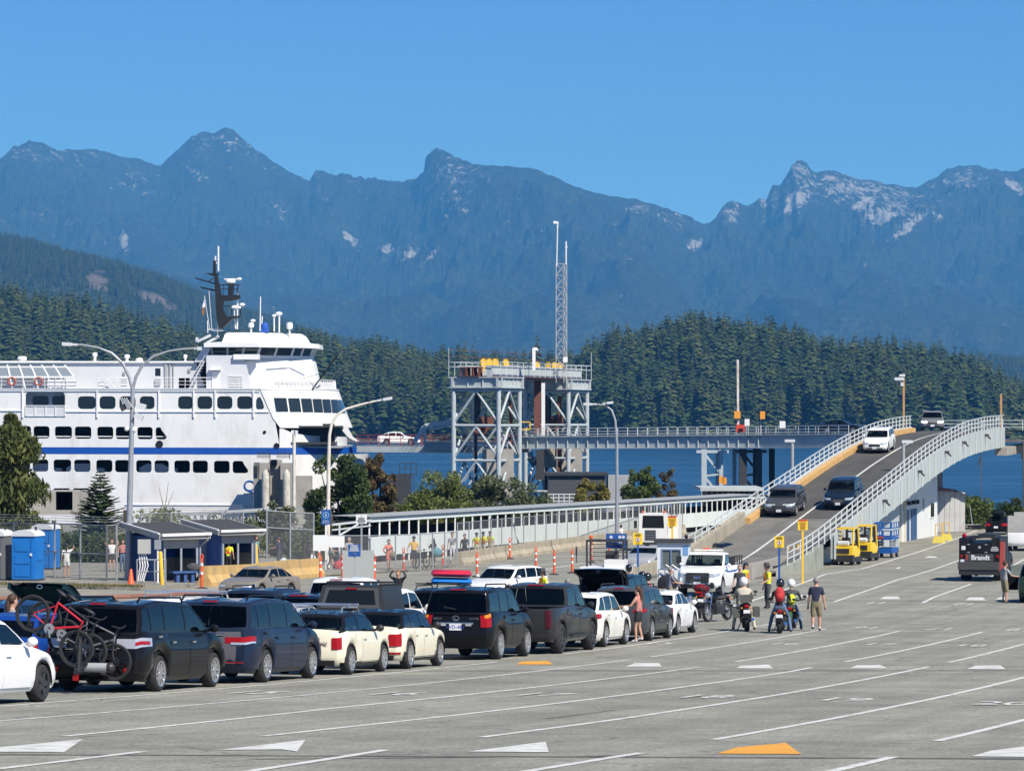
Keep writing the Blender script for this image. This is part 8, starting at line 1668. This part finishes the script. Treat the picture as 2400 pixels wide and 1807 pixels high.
# ---- bicycles on the minivan rack
def ringtube(b, c, r, tr, n=28, ax='x'):
    P = [(c[0], c[1]+r*math.cos(2*math.pi*i/n), c[2]+r*math.sin(2*math.pi*i/n)) for i in range(n)]; b.tube(P, tr, 6, closed=True)
def bicycle(label, col, M, wr=.34, tyre=.026):
    t = thing('bicycle', label, 'bicycle'); t.matrix_world = M; A, B = (0,-.52,wr), (0,.56,wr); bbk, seat, head, hb = (0,-.08,wr-.02), (0,-.24,.80), (0,.36,.82), (0,.40,.95)
    for c in (A, B):
        b = MB(); ringtube(b, c, wr-.02, tyre); w = b.obj('wheel', RUB, t, 60); r = MB(); ringtube(r, c, wr-.055, .011)
        for k in range(14): a = k*.449; r.bar(c, (c[0]+.0, c[1]+(wr-.06)*math.cos(a), c[2]+(wr-.06)*math.sin(a)), .004)
        r.lathe([(.02,-.03),(.03,-.03),(.03,.03),(.02,.03)], 8, 'x', c); r.lathe([(.06,-.035),(.085,-.035)], 16, 'x', c); r.obj('rim', BRIM, w)
    f = MB()
    for a, c, r in ((bbk,seat,.02),(seat,(0,.34,.80),.019),(bbk,(0,.37,.70),.024),(head,(0,.40,.66),.022),(bbk,A,.013),((0,-.22,.74),A,.012)): f.tube([a,c], r, 8)
    f.obj('frame', col, t, 60); k = MB().tube([(0,.40,.68),(0,.47,.45),B], [.022,.022,.014], 8).tube([head,hb], .016, 7).tube([(-.34,.36,.98),(-.1,.41,.96),(.1,.41,.96),(.34,.36,.98)], .014, 7); k.obj('fork_and_bar', TRIMB, t, 60); s = MB().tube([seat,(0,-.27,.96)], .014, 7); s.ball((0,-.28,.98), .10, 8, 6, (.6,1.3,.35)); s.obj('saddle', TRIMB, t, 60); c_ = MB().lathe([(.03,.03),(.10,.03),(.10,.036),(.03,.036)], 18, 'x', bbk).bar((.06,bbk[1],bbk[2]),(.06,bbk[1]+.12,bbk[2]-.12),.02); c_.obj('crankset', STEEL, t); return t
V = VAN1['t']; VM = Matrix.Translation(V.location) @ V.rotation_euler.to_matrix().to_4x4(); REDF = mat('red_frame', (.55,.02,.035), .3, coat=.6); BLKF = mat('black_frame', (.03,.03,.032), .4); GRYF = mat('grey_frame', (.16,.16,.17), .4)
rear = VAN1['yf']-VAN1['L']
def rackM(x, y, z, tilt): return VM @ Matrix.Translation((x, rear-y, z)) @ Matrix.Rotation(R(-90), 4, 'Z') @ Matrix.Rotation(R(tilt), 4, 'X') @ Matrix.Translation((0,0,-.55))
bicycle('red framed mountain bicycle tilted on the minivan rack, wheels raised left', REDF, rackM(-.38,.62,1.32,-36)); bicycle('black mountain bicycle hung behind the red one on the minivan rack', BLKF, rackM(-.22,.42,1.24,-33)); bicycle('dark grey road bicycle nearest to the minivan tailgate', GRYF, rackM(.12,.24,1.0,-24))
t = thing('bicycle_rack', 'grey hitch rack with thick tube under the hanging bicycles', 'bike rack'); t.matrix_world = VM @ Matrix.Translation((0, rear, 0)); b = MB().tube([(0,-.02,.40),(0,-.75,.40)], .05, 8).tube([(0,-.62,.42),(0,-.55,1.15)], .05, 8); b.obj('rack_post', TRIMB, t); MB().tube([(-.12,-.45,.48),(.55,-.45,.48)], .085, 12).obj('rack_tube', GREYM, t); MB().ball((.55,-.45,.48), .10, 10, 7).obj('tube_cap', TRIMB, t); MB().box((-.02,-.70,.30),(.10,.05,.12)).obj('red_reflector', TAILR, t)
# ---- motorcycles
MBLK = paint('bike_black', (.012,.012,.014), .25)
def motorcycle(label, q, rz, col=MBLK, cases=None, lean=0., big=1., trunk=None, plate_=True, screen=True):
    t = thing('motorcycle', label, 'motorcycle', tuple(q), rz); t.rotation_euler = (0, R(lean), rz); s = big
    for y, r, w in ((-.74*s,.32*s,.16),(.78*s,.33*s,.12)):
        a = MB().lathe([(r*.72,-w*.4),(r*.92,-w*.5),(r,-w*.2),(r,w*.2),(r*.92,w*.5),(r*.72,w*.4)], 24, 'x', (0,y,r)); w_ = a.obj('wheel', RUB, t, 50); b = MB().lathe([(r*.72,-.03),(r*.66,-.03),(r*.66,.03),(r*.72,.03)], 20, 'x', (0,y,r)); b.lathe([(.0,-.05),(.07,-.05),(.07,.05),(0,.05)], 10, 'x', (0,y,r)); [b.bar((0,y,r),(0,y+r*.68*math.cos(k*.897),r+r*.68*math.sin(k*.897)),.02) for k in range(7)]; b.lathe([(r*.45,.055),(r*.3,.055)], 16, 'x', (0,y,r)); b.obj('rim', STEEL, w_)
    e = MB().box((0,.05*s,.42*s),(.34,.50*s,.34*s)).box((0,.1*s,.62*s),(.26,.34*s,.16*s)); [e.box((0,.05*s,.32*s+.05*k),(.38,.40*s,.02)) for k in range(5)]; e.obj('engine', DARKS, t); MB().ball((0,.22*s,.82*s), .22*s, 12, 8, (.75,1.35,.62)).obj('tank', col, t, 60)
    MB().ball((0,-.28*s,.80*s), .24*s, 12, 7, (.75,1.6,.34)).ball((0,-.62*s,.84*s), .16*s, 10, 6, (.8,1.5,.4)).obj('seat', INTR, t, 60); MB().tube([(0,.5*s,.85*s),(0,.3*s,.5*s),(0,-.1*s,.35*s),(0,-.74*s,.33*s)], .035, 7).tube([(.08,-.1*s,.4*s),(.09,-.74*s,.33*s)], .03, 6).tube([(-.08,-.1*s,.4*s),(-.09,-.74*s,.33*s)], .03, 6).obj('frame', TRIMB, t)
    for x in (-.10,.10): MB().tube([(x,.46*s,1.0*s),(x,.78*s,.33*s)], .03, 7).obj('fork_leg', CHROME, t)
    MB().tube([(-.42,.28*s,1.08*s),(-.30,.40*s,1.06*s),(0,.46*s,1.0*s),(.30,.40*s,1.06*s),(.42,.28*s,1.08*s)], .018, 7).obj('handlebar', TRIMB, t); 
    for x in (-.40,.40): MB().ball((x,.36*s,1.18*s), .07, 8, 6, (1.1,.4,.7)).bar((x*.95,.32*s,1.08*s),(x,.36*s,1.16*s),.015).obj('mirror', TRIMB, t)
    MB().ball((0,.60*s,.93*s), .11, 10, 7, (1,.8,1)).obj('headlight', HEADL, t); MB().lathe([(.14*s,-.001)]+[(.36*s,.0)], 12, 'x', (0,.78*s,.33*s)) if 0 else None
    MB().grid([[(x, .78*s+.37*s*math.cos(a), .33*s+.37*s*math.sin(a)) for x in (-.07,.07)] for a in [R(30+15*k) for k in range(9)]]).obj('front_mudguard', col, t, 60); MB().grid([[(x, -.74*s+.37*s*math.cos(a), .33*s+.37*s*math.sin(a)) for x in (-.10,.10)] for a in [R(60+15*k) for k in range(8)]]).obj('rear_mudguard', col, t, 60)
    MB().tube([(.16,.1*s,.28*s),(.19,-.3*s,.28*s),(.21,-.85*s,.38*s)], [.035,.05,.06], 9).obj('exhaust', CHROME, t, 60); MB().ball((0,-.92*s,.80*s), .06, 8, 6, (1.5,.5,1)).obj('tail_light', TAILR, t)
    for x in (-.16,.16): MB().ball((x,-.90*s,.74*s), .035, 6, 5).obj('turn_signal', AMBER, t)
    if plate_: MB().box((0,-1.0*s,.62*s),(.22,.015,.14)).obj('licence_plate', PLATE, t); MB().bar((0,-.85*s,.78*s),(0,-1.0*s,.60*s),.14,.02).obj('plate_holder', TRIMB, t)
    if screen: MB().grid([[(x, .62*s-.10*z-.3*x*x, 1.0*s+z*.38) for x in (-.2,-.1,0,.1,.2)] for z in (0,.5,1)]).obj('windscreen', glassmat('bike_screen', (.1,.1,.1), .8), t, 60)
    if cases:
        for x in (-.34,.34): MB().box((x,-.62*s,.60*s),(.22,.44,.34)).obj('side_case', cases, t)
        MB().box((0,-.82*s,1.03*s),(.38,.34,.26)).obj('top_case', cases, t)
    if trunk: MB().ball((0,-.86*s,1.04*s), .3, 12, 8, (1.1,.75,.6)).obj('top_trunk', trunk[0], t, 50); [MB().ball((x,-.66*s,.58*s), .26, 10, 7, (.55,1.25,.85)).obj('side_case', trunk[1], t, 50) for x in (-.38,.38)]; MB().box((0,-1.08*s,1.0),(.5,.03,.06)).obj('trunk_light', TAILR, t)
    MB().bar((-.12,.0,.28*s),(-.30,-.12,0.0),.025).obj('side_stand', TRIMB, t); return t
CASEG = mat('case_grey', (.085,.088,.08), .5, noise=.15)
Q1 = gp(1738,1479); motorcycle('loaded adventure motorcycle with grey cases under the rider in beige', Q1+DL*.75, -TH+R(14), MBLK, CASEG, -2, 1.08)
Q2 = gp(1823,1484); motorcycle('small dark motorcycle under the rider with red backpack', Q2+DL*.6, -TH+R(6), MBLK, None, 1, .92, None, True, False)
motorcycle('motorcycle partly hidden beside the rider with red backpack', gp(1848,1478)+DL*.7, -TH+R(4), paint('bike_green', (.05,.12,.04)), None, 0, .95, None, False)
motorcycle('dark cruiser motorcycle facing the camera left of the beige rider', gp(1685,1457)+Vector((0,.5,0)), math.pi-R(30), MBLK, None, 6, 1.05)
motorcycle('touring motorcycle with red and silver luggage behind the white sedan', gp(1630,1448)+DL*.6, -TH+R(12), MBLK, None, 5, 1.1, (paint('bike_red', (.16,.015,.02)), ALLOY))
# ================================================================ PEOPLE
def cloth(n, c, r=.85): return mat('cloth_'+n, c, r, noise=.14, nscale=9)
SKIN = mat('skin', (.48,.27,.19), .6, noise=.06, nscale=8); SKIN2 = mat('skin_tan', (.36,.19,.125), .6, noise=.06, nscale=8)
CL = {k: cloth(k, v) for k, v in dict(white=(.68,.68,.68), black=(.022,.022,.025), navy=(.018,.024,.055), khaki=(.22,.19,.12), grey=(.30,.31,.32), coral=(.62,.17,.13), mustard=(.62,.38,.08), teal=(.12,.30,.34), red=(.45,.03,.035), orange=(.70,.30,.04), hivis=(.62,.72,.03), beige=(.46,.42,.34), jeans=(.10,.15,.25), dark=(.055,.055,.06), plaid=(.16,.17,.22), sand=(.50,.44,.33), pink=(.50,.20,.18)).items()}
HAIRS = {k: mat('hair_'+k, v, .7, noise=.25, nscale=30) for k, v in dict(brown=(.055,.028,.016), dark=(.018,.013,.011), blond=(.22,.13,.06), grey=(.22,.21,.20)).items()}
SHOE = cloth('shoe', (.05,.05,.05)); VSTR = mat('vest_orange', (.80,.16,.02), .6); STRAW = cloth('straw', (.35,.30,.22))
ARM = dict(down=((.06,.0,-.29),(.03,.05,-.25)), out=((.14,.0,-.26),(.06,.08,-.24)), raise_=((.16,.06,.10),(.02,.10,.27)), head=((.20,.06,.12),(-.16,-.03,.22)), hip=((.16,-.04,-.25),(-.10,.10,-.16)), fwd=((.08,.16,-.24),(-.02,.26,-.03)), bar=((.08,.24,-.16),(.02,.24,-.10)), phone=((.10,.06,-.26),(-.08,.16,.17)), point=((.14,.10,-.24),(.06,.24,-.10)), cross=((.08,.06,-.27),(-.20,.16,.02)))
def person(label, q, face, top='grey', bottom='black', shorts=True, sleeve='short', hair='brown', long_=0, h=1.72, arms=('down','down'), pose='stand', hat=None, vest=False, skirt=False, shoes=None, helmet=None, stride=.0, socks=False, fingers=False, skin=SKIN, build=1.0):
    """face: direction looked at, degrees clockwise from away-from-camera"""
    t = thing('person', label, 'person', tuple(q), -R(face)); s = h/1.75; Vv, Ee, Rr, Rg = [], [], [], []
    def add(p, r, par=None, reg='top'):
        Vv.append(Vector(p)*s); Rr.append((r*s*build if not isinstance(r, tuple) else r[0]*s*build, r*s*build if not isinstance(r, tuple) else r[1]*s*build)); i = len(Vv)-1
        if par is not None: Ee.append((par, i)); Rg.append(reg)
        return i
    ride = pose == 'ride'; zp = .82 if ride else .93; ly = .16 if ride else 0
    pv = add((0,-.02,zp), (.155,.115)); wa = add((0,-.01+ly*.2,zp+.15), (.135,.10), pv, 'bottom' if 0 else 'top'); ch = add((0,ly*.8,zp+.38), (.165,.115), wa, 'top'); nb = add((0,ly+.0,zp+.53), .075, ch, 'top'); nk = add((0,ly+.02,zp+.59), .055, nb, 'skin')
    hl = add((0,ly+.045,zp+.655), .078, nk, 'skin'); hm = add((0,ly+.035,zp+.73), .095, hl, 'skin'); ht = add((0,ly+.02,zp+.795), .072, hm, 'skin'); add((0,ly+.145,zp+.69), .016, hl, 'skin')
    for sd, an in ((-1, arms[0]), (1, arms[1])):
        sh = add((sd*.185,ly*.9,zp+.475), .068, ch, 'top'); a, b = ARM[an]; el = Vector((sd*(.185+a[0]),ly*.9+a[1],zp+.475+a[2])); P0 = Vv[sh]/s; hem = P0.lerp(el, .62); reg = 'top' if sleeve != 'none' else 'skin'
        hv = add(hem, .060 if sleeve != 'none' else .047, sh, reg); hv2 = add(P0.lerp(el, .68), .050 if sleeve == 'long' else .042, hv, reg); reg2 = 'top' if sleeve == 'long' else 'skin'
        e = add(el, .046 if sleeve == 'long' else .039, hv2, reg2); wr_ = add(el+Vector((sd*b[0],b[1],b[2])), .034 if sleeve == 'long' else .028, e, reg2); d = Vector((sd*b[0],b[1],b[2])).normalized(); hd = add(Vv[wr_]/s+d*.075, (.038,.024), wr_, 'skin')
        if fingers:
            sidev = d.cross(Vector((0,1,0)) if abs(d.y) < .8 else Vector((0,0,1))).normalized()
            for k in range(4): f0 = Vv[hd]/s+d*.02+sidev*(.022*(k-1.5)); k1 = add(f0+d*.04, .010, hd, 'skin'); add(f0+d*.065+Vector((0,.015,0)), .008, k1, 'skin')
            add(Vv[hd]/s+sidev*.05+d*.005, .010, hd, 'skin')
        st = stride*sd
        if ride: hp, kn, ak = (sd*.11,.0,zp-.02), (sd*.27,.20,.50), (sd*.34,.02,.09)
        else: hp, kn, ak = (sd*.09,-.01,zp-.06), (sd*.10,.03+st*.5,.50), (sd*.105,-.02+st,.085+(.06 if st < 0 and stride else 0))
        a_ = add(hp, (.105,.11), pv, 'bottom'); hp, kn, ak = Vector(hp), Vector(kn), Vector(ak)
        if skirt: x1 = add(hp.lerp(kn,.72), .105, a_, 'bottom'); x2 = add(hp.lerp(kn,.76), .062, x1, 'bottom'); k_ = add(kn, .055, x2, 'skin')
        elif shorts: f = .95 if shorts == 'knee' else .55; x1 = add(hp.lerp(kn,f), .088 if f > .8 else .092, a_, 'bottom'); x2 = add(hp.lerp(kn,f+.05), .058 if f > .8 else .070, x1, 'bottom'); k_ = add(kn if f < .8 else kn+Vector((0,0,-.06)), .052, x2, 'skin')
        else: k_ = add(kn, .066, a_, 'bottom')
        lg = 'skin' if (shorts or skirt) else 'bottom'; cf = add(kn.lerp(ak,.35), .054 if lg == 'skin' else .062, k_, lg); an_ = add(ak+Vector((0,0,.05)), .036 if lg == 'skin' else .052, cf, lg); hl_ = add(ak, .040, an_, 'socks' if socks else lg); add(ak+Vector((0,.15,-.045)), (.042,.034), hl_, 'shoe'); add(ak+Vector((0,-.04,-.045)), .038, hl_, 'shoe')
    me = bpy.data.meshes.new('person_rig'); me.from_pydata([tuple(v) for v in Vv], Ee, []); o = bpy.data.objects.new('person_rig', me); COL.objects.link(o); m = o.modifiers.new('skin', 'SKIN'); m.use_smooth_shade = True
    for i, v in enumerate(me.skin_vertices[0].data): v.radius = Rr[i]; v.use_root = (i == 0)
    sb = o.modifiers.new('sub', 'SUBSURF'); sb.levels = 1; sb.render_levels = 1; dg = bpy.context.evaluated_depsgraph_get(); bm = bpy.data.meshes.new_from_object(o.evaluated_get(dg)); bpy.data.objects.remove(o)
    regs = ['skin','top','bottom','shoe','socks']; ms = [skin, CL[top], CL[bottom], CL[shoes] if shoes else SHOE, CL['white']]; bm.materials.clear(); [bm.materials.append(x) for x in ms]
    C = np.array([tuple(p.center) for p in bm.polygons]); A = np.array([tuple(Vv[a]) for a, b in Ee]); B = np.array([tuple(Vv[b]) for a, b in Ee]); D = B-A
    tt = np.clip(((C[:,None]-A)*D).sum(-1)/((D*D).sum(-1)+1e-9), 0, 1); ds = np.linalg.norm(C[:,None]-(A+tt[...,None]*D), axis=-1); k = ds.argmin(1); idx = np.array([regs.index(r) for r in Rg])[k]
    low = (C[:,2] < (zp+.09)*s) & (idx == 1) & (np.abs(C[:,0]) < .20*s); idx[low] = 2; bm.polygons.foreach_set('material_index', idx.astype(np.int32)); bm.polygons.foreach_set('use_smooth', [True]*len(bm.polygons)); bm.update(); link('body', bm, t)
    H0 = Vv[hm]
    if helmet:
        MB().ball(H0+Vector((0,.0,.015)), .148*s, 14, 10, (.95,1.12,1.08)).obj('helmet', mat('helmet_'+helmet, {'black':(.015,.015,.017),'white':(.72,.72,.70)}[helmet], .2, coat=1.), t, 60); MB().ball(H0+Vector((0,.06*s,.0)), .122*s, 12, 8, (.95,1.0,.55)).obj('visor', DGLASS, t, 60)
    elif hair:
        hb = MB().ball(H0+Vector((0,-.018,.022))*s, .112*s, 12, 9, (.93,1.0,1.02)); hb.v = [(x, min(y, H0.y+(.055 if z > H0.z+.03*s else .015)*s), max(z, H0.z-.075*s)) for x, y, z in hb.v]
        if long_: hb.tube([H0+Vector((0,-.09,.02))*s, H0+Vector((0,-.125,-.10))*s, H0+Vector((.01,-.12,-.12-.13*long_))*s, H0+Vector((.015,-.10,-.14-.25*long_))*s], [.05*s,(.06 if long_ > .6 else .035)*s,(.055 if long_ > .6 else .03)*s,.012], 8)
        hb.obj('hair', HAIRS[hair], t, 70)
    for sd in (-1,1):
        if not helmet: MB().ball(H0+Vector((sd*.092,.0,-.015))*s, .024*s, 6, 5, (.4,.7,1.2)).obj('ear', skin, t); MB().ball(H0+Vector((sd*.034,.088,-.005))*s, .011*s, 6, 5).obj('eye', BLK, t)
    if not helmet: MB().box(H0+Vector((0,.082,-.085))*s, (.05*s,.012,.010)).obj('mouth', mat('lips', (.30,.10,.09), .6), t)
    if hat == 'cap': b = MB().ball(H0+Vector((0,-.008,.045))*s, .115*s, 12, 8, (.95,1.02,.85)); b.v = [(x,y,max(z,H0.z+.03*s)) for x,y,z in b.v]; b.add([(H0.x+.08*s,H0.y+.07*s,H0.z+.05*s),(H0.x-.08*s,H0.y+.07*s,H0.z+.05*s),(H0.x-.05*s,H0.y+.2*s,H0.z+.035*s),(H0.x+.05*s,H0.y+.2*s,H0.z+.035*s)], [(0,1,2,3)]); b.obj('cap', CL['navy'], t, 60)
    if hat == 'brim': MB().lathe([(.21*s,-.01),(.12*s,.005),(.115*s,.07*s),(.09*s,.12*s),(0,.125*s)], 16, c=H0+Vector((0,0,.045))*s).obj('brimmed_hat', CL['dark'], t, 50)
    if vest:
        b = MB(); z0, z1, zm = (zp+.10)*s, (zp+.47)*s, (zp+.20)*s
        for y in (-.128, .128): b.bar((-.12*s,y*s,z0+.1*s),(.11*s,y*s*1.02,z1),.045*s,.012,(0,1,0)); b.bar((.12*s,y*s,z0+.1*s),(-.11*s,y*s*1.02,z1),.045*s,.012,(0,1,0)); b.bar((-.14*s,y*s*.9,zm),(.14*s,y*s*.9,zm),.012,.05*s)
        b.obj('vest_stripes', VSTR, t)
    return t
person('woman with brown ponytail and grey top beside the blue car at the left edge', at(27,70.5), 62, 'grey', 'jeans', False, 'long', 'brown', .8, 1.76, ('fwd','fwd'))
person('woman in white top and shorts seen from behind with one arm raised behind the fence', gp(156,1355,.1), -6, 'white', 'white', True, 'short', 'dark', .6, 1.64, ('down','raise_'), hat='cap')
person('woman in white crop top and black shorts with hands on her head', gp(262,1340,.1), 165, 'white', 'black', True, 'none', 'brown', 0, 1.66, ('head','head'))
person('person in dark clothes beside the lamp post under the shelter eave', gp(287,1340,.1), 150, 'pink', 'jeans', False, 'none', 'brown', .5, 1.64, ('hip','down'))
person('person in mustard patterned shirt just right of the lamp post', gp(313,1344,.1), 30, 'mustard', 'khaki', 'knee', 'short', 'dark', 0, 1.76)
person('worker in high visibility vest and cap seen from behind at the farther shelter', gp(535,1347,.1), 4, 'hivis', 'black', False, 'short', 'dark', 0, 1.72, hat='cap', vest=True)
person('person in teal shirt at the corner of the farther shelter', gp(600,1330,.1), 120, 'teal', 'jeans', False, 'short', 'brown', 0, 1.7)
person('person in dark jacket with backpack waiting behind the fence right of the shelters', gp(654,1332,.1), -70, 'navy', 'dark', False, 'short', 'brown', 0, 1.7, ('fwd','down'))
person('woman in black dress holding a white bag behind the fence post', gp(722,1329,.1), 35, 'black', 'black', False, 'none', 'dark', .5, 1.68, skirt=True)
person('woman in teal top and black shorts striding left of the blue board sign', gp(775,1336,.1), 105, 'teal', 'black', True, 'none', 'brown', 0, 1.66, ('out','fwd'), stride=.24, build=1.12)
person('person in grey shirt behind the blue board sign', gp(818,1334,.1), 160, 'grey', 'dark', False, 'short', 'grey', 0, 1.76, ('fwd','fwd'))
person('woman in coral wrap with shoulder bag walking by the walkway', gp(911,1336,.1), 150, 'coral', 'coral', False, 'long', 'brown', 0, 1.68, ('down','hip'), skirt=True, stride=.1)
person('man in mustard shirt and black shorts walking a bicycle', gp(970,1330,.1), 172, 'mustard', 'black', 'knee', 'short', 'dark', 0, 1.76, ('down','out'), hat='cap', stride=.12)
person('woman in dark top carrying a light blue bag', gp(1016,1329,.1), -40, 'dark', 'dark', True, 'short', 'dark', .9, 1.62, ('phone','fwd'))
person('man in grey shirt and white trousers at the end of the fence', gp(1060,1318,.1), 170, 'grey', 'white', False, 'short', 'dark', 0, 1.78)
person('woman in long black clothes left of the vested trio', at(1089,206), 175, 'black', 'black', False, 'long', 'dark', .6, 1.7, ('cross','down'))
person('leftmost of the three vested workers behind the fence', at(1117,209), 178, 'hivis', 'sand', False, 'short', 'dark', 0, 1.72, hat='cap', vest=True)
person('middle of the three vested workers behind the fence', at(1132,210.5), 165, 'hivis', 'sand', False, 'short', 'dark', 0, 1.74, ('cross','down'), hat='cap', vest=True)
person('rightmost of the three vested workers behind the fence', at(1149,211.5), -160, 'hivis', 'sand', False, 'short', 'dark', 0, 1.74, ('down','hip'), hat='cap', vest=True)
person('woman in black with both arms behind her head beyond the canopy pickup', at(934,132), -150, 'black', 'black', False, 'long', 'blond', 0, 1.72, ('head','head'))
person('worker in brimmed hat and yellow vest behind the white hatchback corner', at(1273,132), -120, 'hivis', 'dark', False, 'short', 'dark', 0, 1.76, hat='brim', vest=True)
person('grey haired man standing between the pickup and the raised tailgate', at(1330,115), 40, 'pink', 'khaki', False, 'short', 'grey', 0, 1.74)
person('rider in black helmet standing behind the raised tailgate', at(1473,140), 160, 'dark', 'dark', False, 'long', 'dark', 0, 1.74, helmet='black')
person('rider in black helmet beside the one in red', at(1503,128), 140, 'dark', 'dark', False, 'long', None, 0, 1.72, helmet='black')
person('rider in red shirt and black helmet behind the dark grey crossover', at(1516,125), 60, 'red', 'dark', False, 'short', None, 0, 1.72, helmet='black')
person('man in plaid shirt in front of the booth beside the white pickup', at(1570,136), 70, 'plaid', 'khaki', 'knee', 'short', 'grey', 0, 1.76, ('cross','fwd'))
person('long haired woman in pink top and black shorts beside the ivory crossover', gp(1496,1506), -70, 'pink', 'black', True, 'none', 'brown', 1.1, 1.70, ('fwd','down'), shoes='white', fingers=True, stride=-.06)
person('man in dark shirt beside the vested woman near the white pickup', at(1734,142), -170, 'dark', 'dark', False, 'short', 'grey', 0, 1.74)
person('worker in cap and vest with hand on hip near the white pickup', at(1747,146), 120, 'hivis', 'dark', False, 'short', 'dark', .4, 1.72, ('hip','hip'), hat='cap', vest=True, fingers=True)
person('worker in brimmed hat and yellow vest gesturing to the motorcycle riders', at(1799,140), -110, 'hivis', 'dark', False, 'short', 'dark', 0, 1.82, ('point','down'), hat='brim', vest=True, fingers=True)
person('grey haired man in navy shirt and khaki shorts walking away on the lot', gp(1913,1479), 12, 'navy', 'khaki', 'knee', 'short', 'grey', 0, 1.79, ('down','down'), socks=True, fingers=True, stride=.08, build=1.12)
person('man in grey shirt and khaki shorts standing behind the service truck', gp(2355,1414), 60, 'grey', 'khaki', 'knee', 'short', 'brown', 0, 1.8, ('down','fwd'), fingers=True)
def astride(q, rz, up): return Vector((q.x, q.y, q.z+up))
m1, m2, m3 = Q1+DL*.55, Q2+DL*.4, gp(1848,1478)+DL*.5
person('motorcycle rider in beige suit and white helmet standing astride the loaded motorcycle', Vector((m1.x-.02,m1.y,G(m1.x,m1.y))), 2, 'beige', 'beige', False, 'long', None, 0, 1.86, ('bar','bar'), pose='ride', helmet='white', fingers=True, build=1.1)
person('motorcycle rider in black jacket, jeans and black helmet with red backpack', Vector((m2.x,m2.y,G(m2.x,m2.y))), 8, 'black', 'jeans', False, 'long', None, 0, 1.84, ('bar','bar'), pose='ride', helmet='black', fingers=True)
person('second motorcycle rider half hidden beside the one with the red backpack', Vector((m3.x,m3.y,G(m3.x,m3.y))), 8, 'dark', 'jeans', False, 'long', None, 0, 1.78, ('bar','bar'), pose='ride', helmet='white')
person('small figure in light clothes on the path beside the grey lamp post', at(1456,236), -60, 'white', 'grey', False, 'short', 'dark', 0, 1.6)
# things they carry
def pack(label, q, rz, col, sc=1.):
    t = thing('backpack', label, 'backpack', tuple(q), -R(rz)); MB().ball((0,0,0), .2*sc, 12, 9, (.8,.55,1.25)).obj('pack_body', CL[col], t, 60); MB().ball((0,-.09*sc,-.06*sc), .12*sc, 10, 7, (.95,.55,.95)).obj('front_pocket', CL[col], t, 60)
    for x in (-.09,.09): MB().tube([(x*sc,.06*sc,.2*sc),(x*1.3*sc,.13*sc,.12*sc),(x*1.2*sc,.1*sc,-.15*sc)], .018, 6).obj('strap', CL['black'], t)
z = G(m2.x,m2.y); pack('red backpack on the rider in the black jacket', Vector((m2.x-.02,m2.y-.10,z+1.28)), 8, 'red', 1.05); z = G(m3.x,m3.y); pack('green backpack on the half hidden rider', Vector((m3.x+.02,m3.y-.12,z+1.05)), 8, 'hivis', .8)
q = gp(660,1332,.1); pack('dark backpack on the person waiting behind the fence', q+Vector((.12,.0,1.2)), -70, 'black', 1.1)
def bag(label, q, col, dx=.22, dz=.32, lift_=.35): t = thing('hand_bag', label, 'bag', tuple(q)); MB().ball((0,0,lift_), dx, 10, 8, (1,.5,dz/dx)).obj('bag_body', CL[col], t, 60); MB().tube([(-dx*.5,0,lift_+dz*.85),(0,0,lift_+dz*1.4),(dx*.5,0,lift_+dz*.85)], .012, 6).obj('handle', CL[col], t)
bag('white carrier bag held by the woman in the black dress', gp(732,1329,.1), 'white', .2, .28, .45); bag('light blue bag carried by the woman in the dark top', gp(1024,1329,.1)+Vector((0,-.2,0)), 'teal', .3, .26, .85); bag('red plaid bag on the ground behind the striding woman', gp(797,1337,.1), 'red', .38, .3, .26); bag('pale bundle at the feet of the person with the dark backpack', gp(664,1334,.1), 'white', .24, .35, .3); bag('brown shoulder bag of the woman in coral', gp(920,1336,.1), 'khaki', .22, .18, .85)
bicycle('dark bicycle walked by the man in the mustard shirt', BLKF, Matrix.Translation(gp(988,1331,.1)) @ Matrix.Rotation(R(150),4,'Z') @ Matrix.Scale(1.05,4))
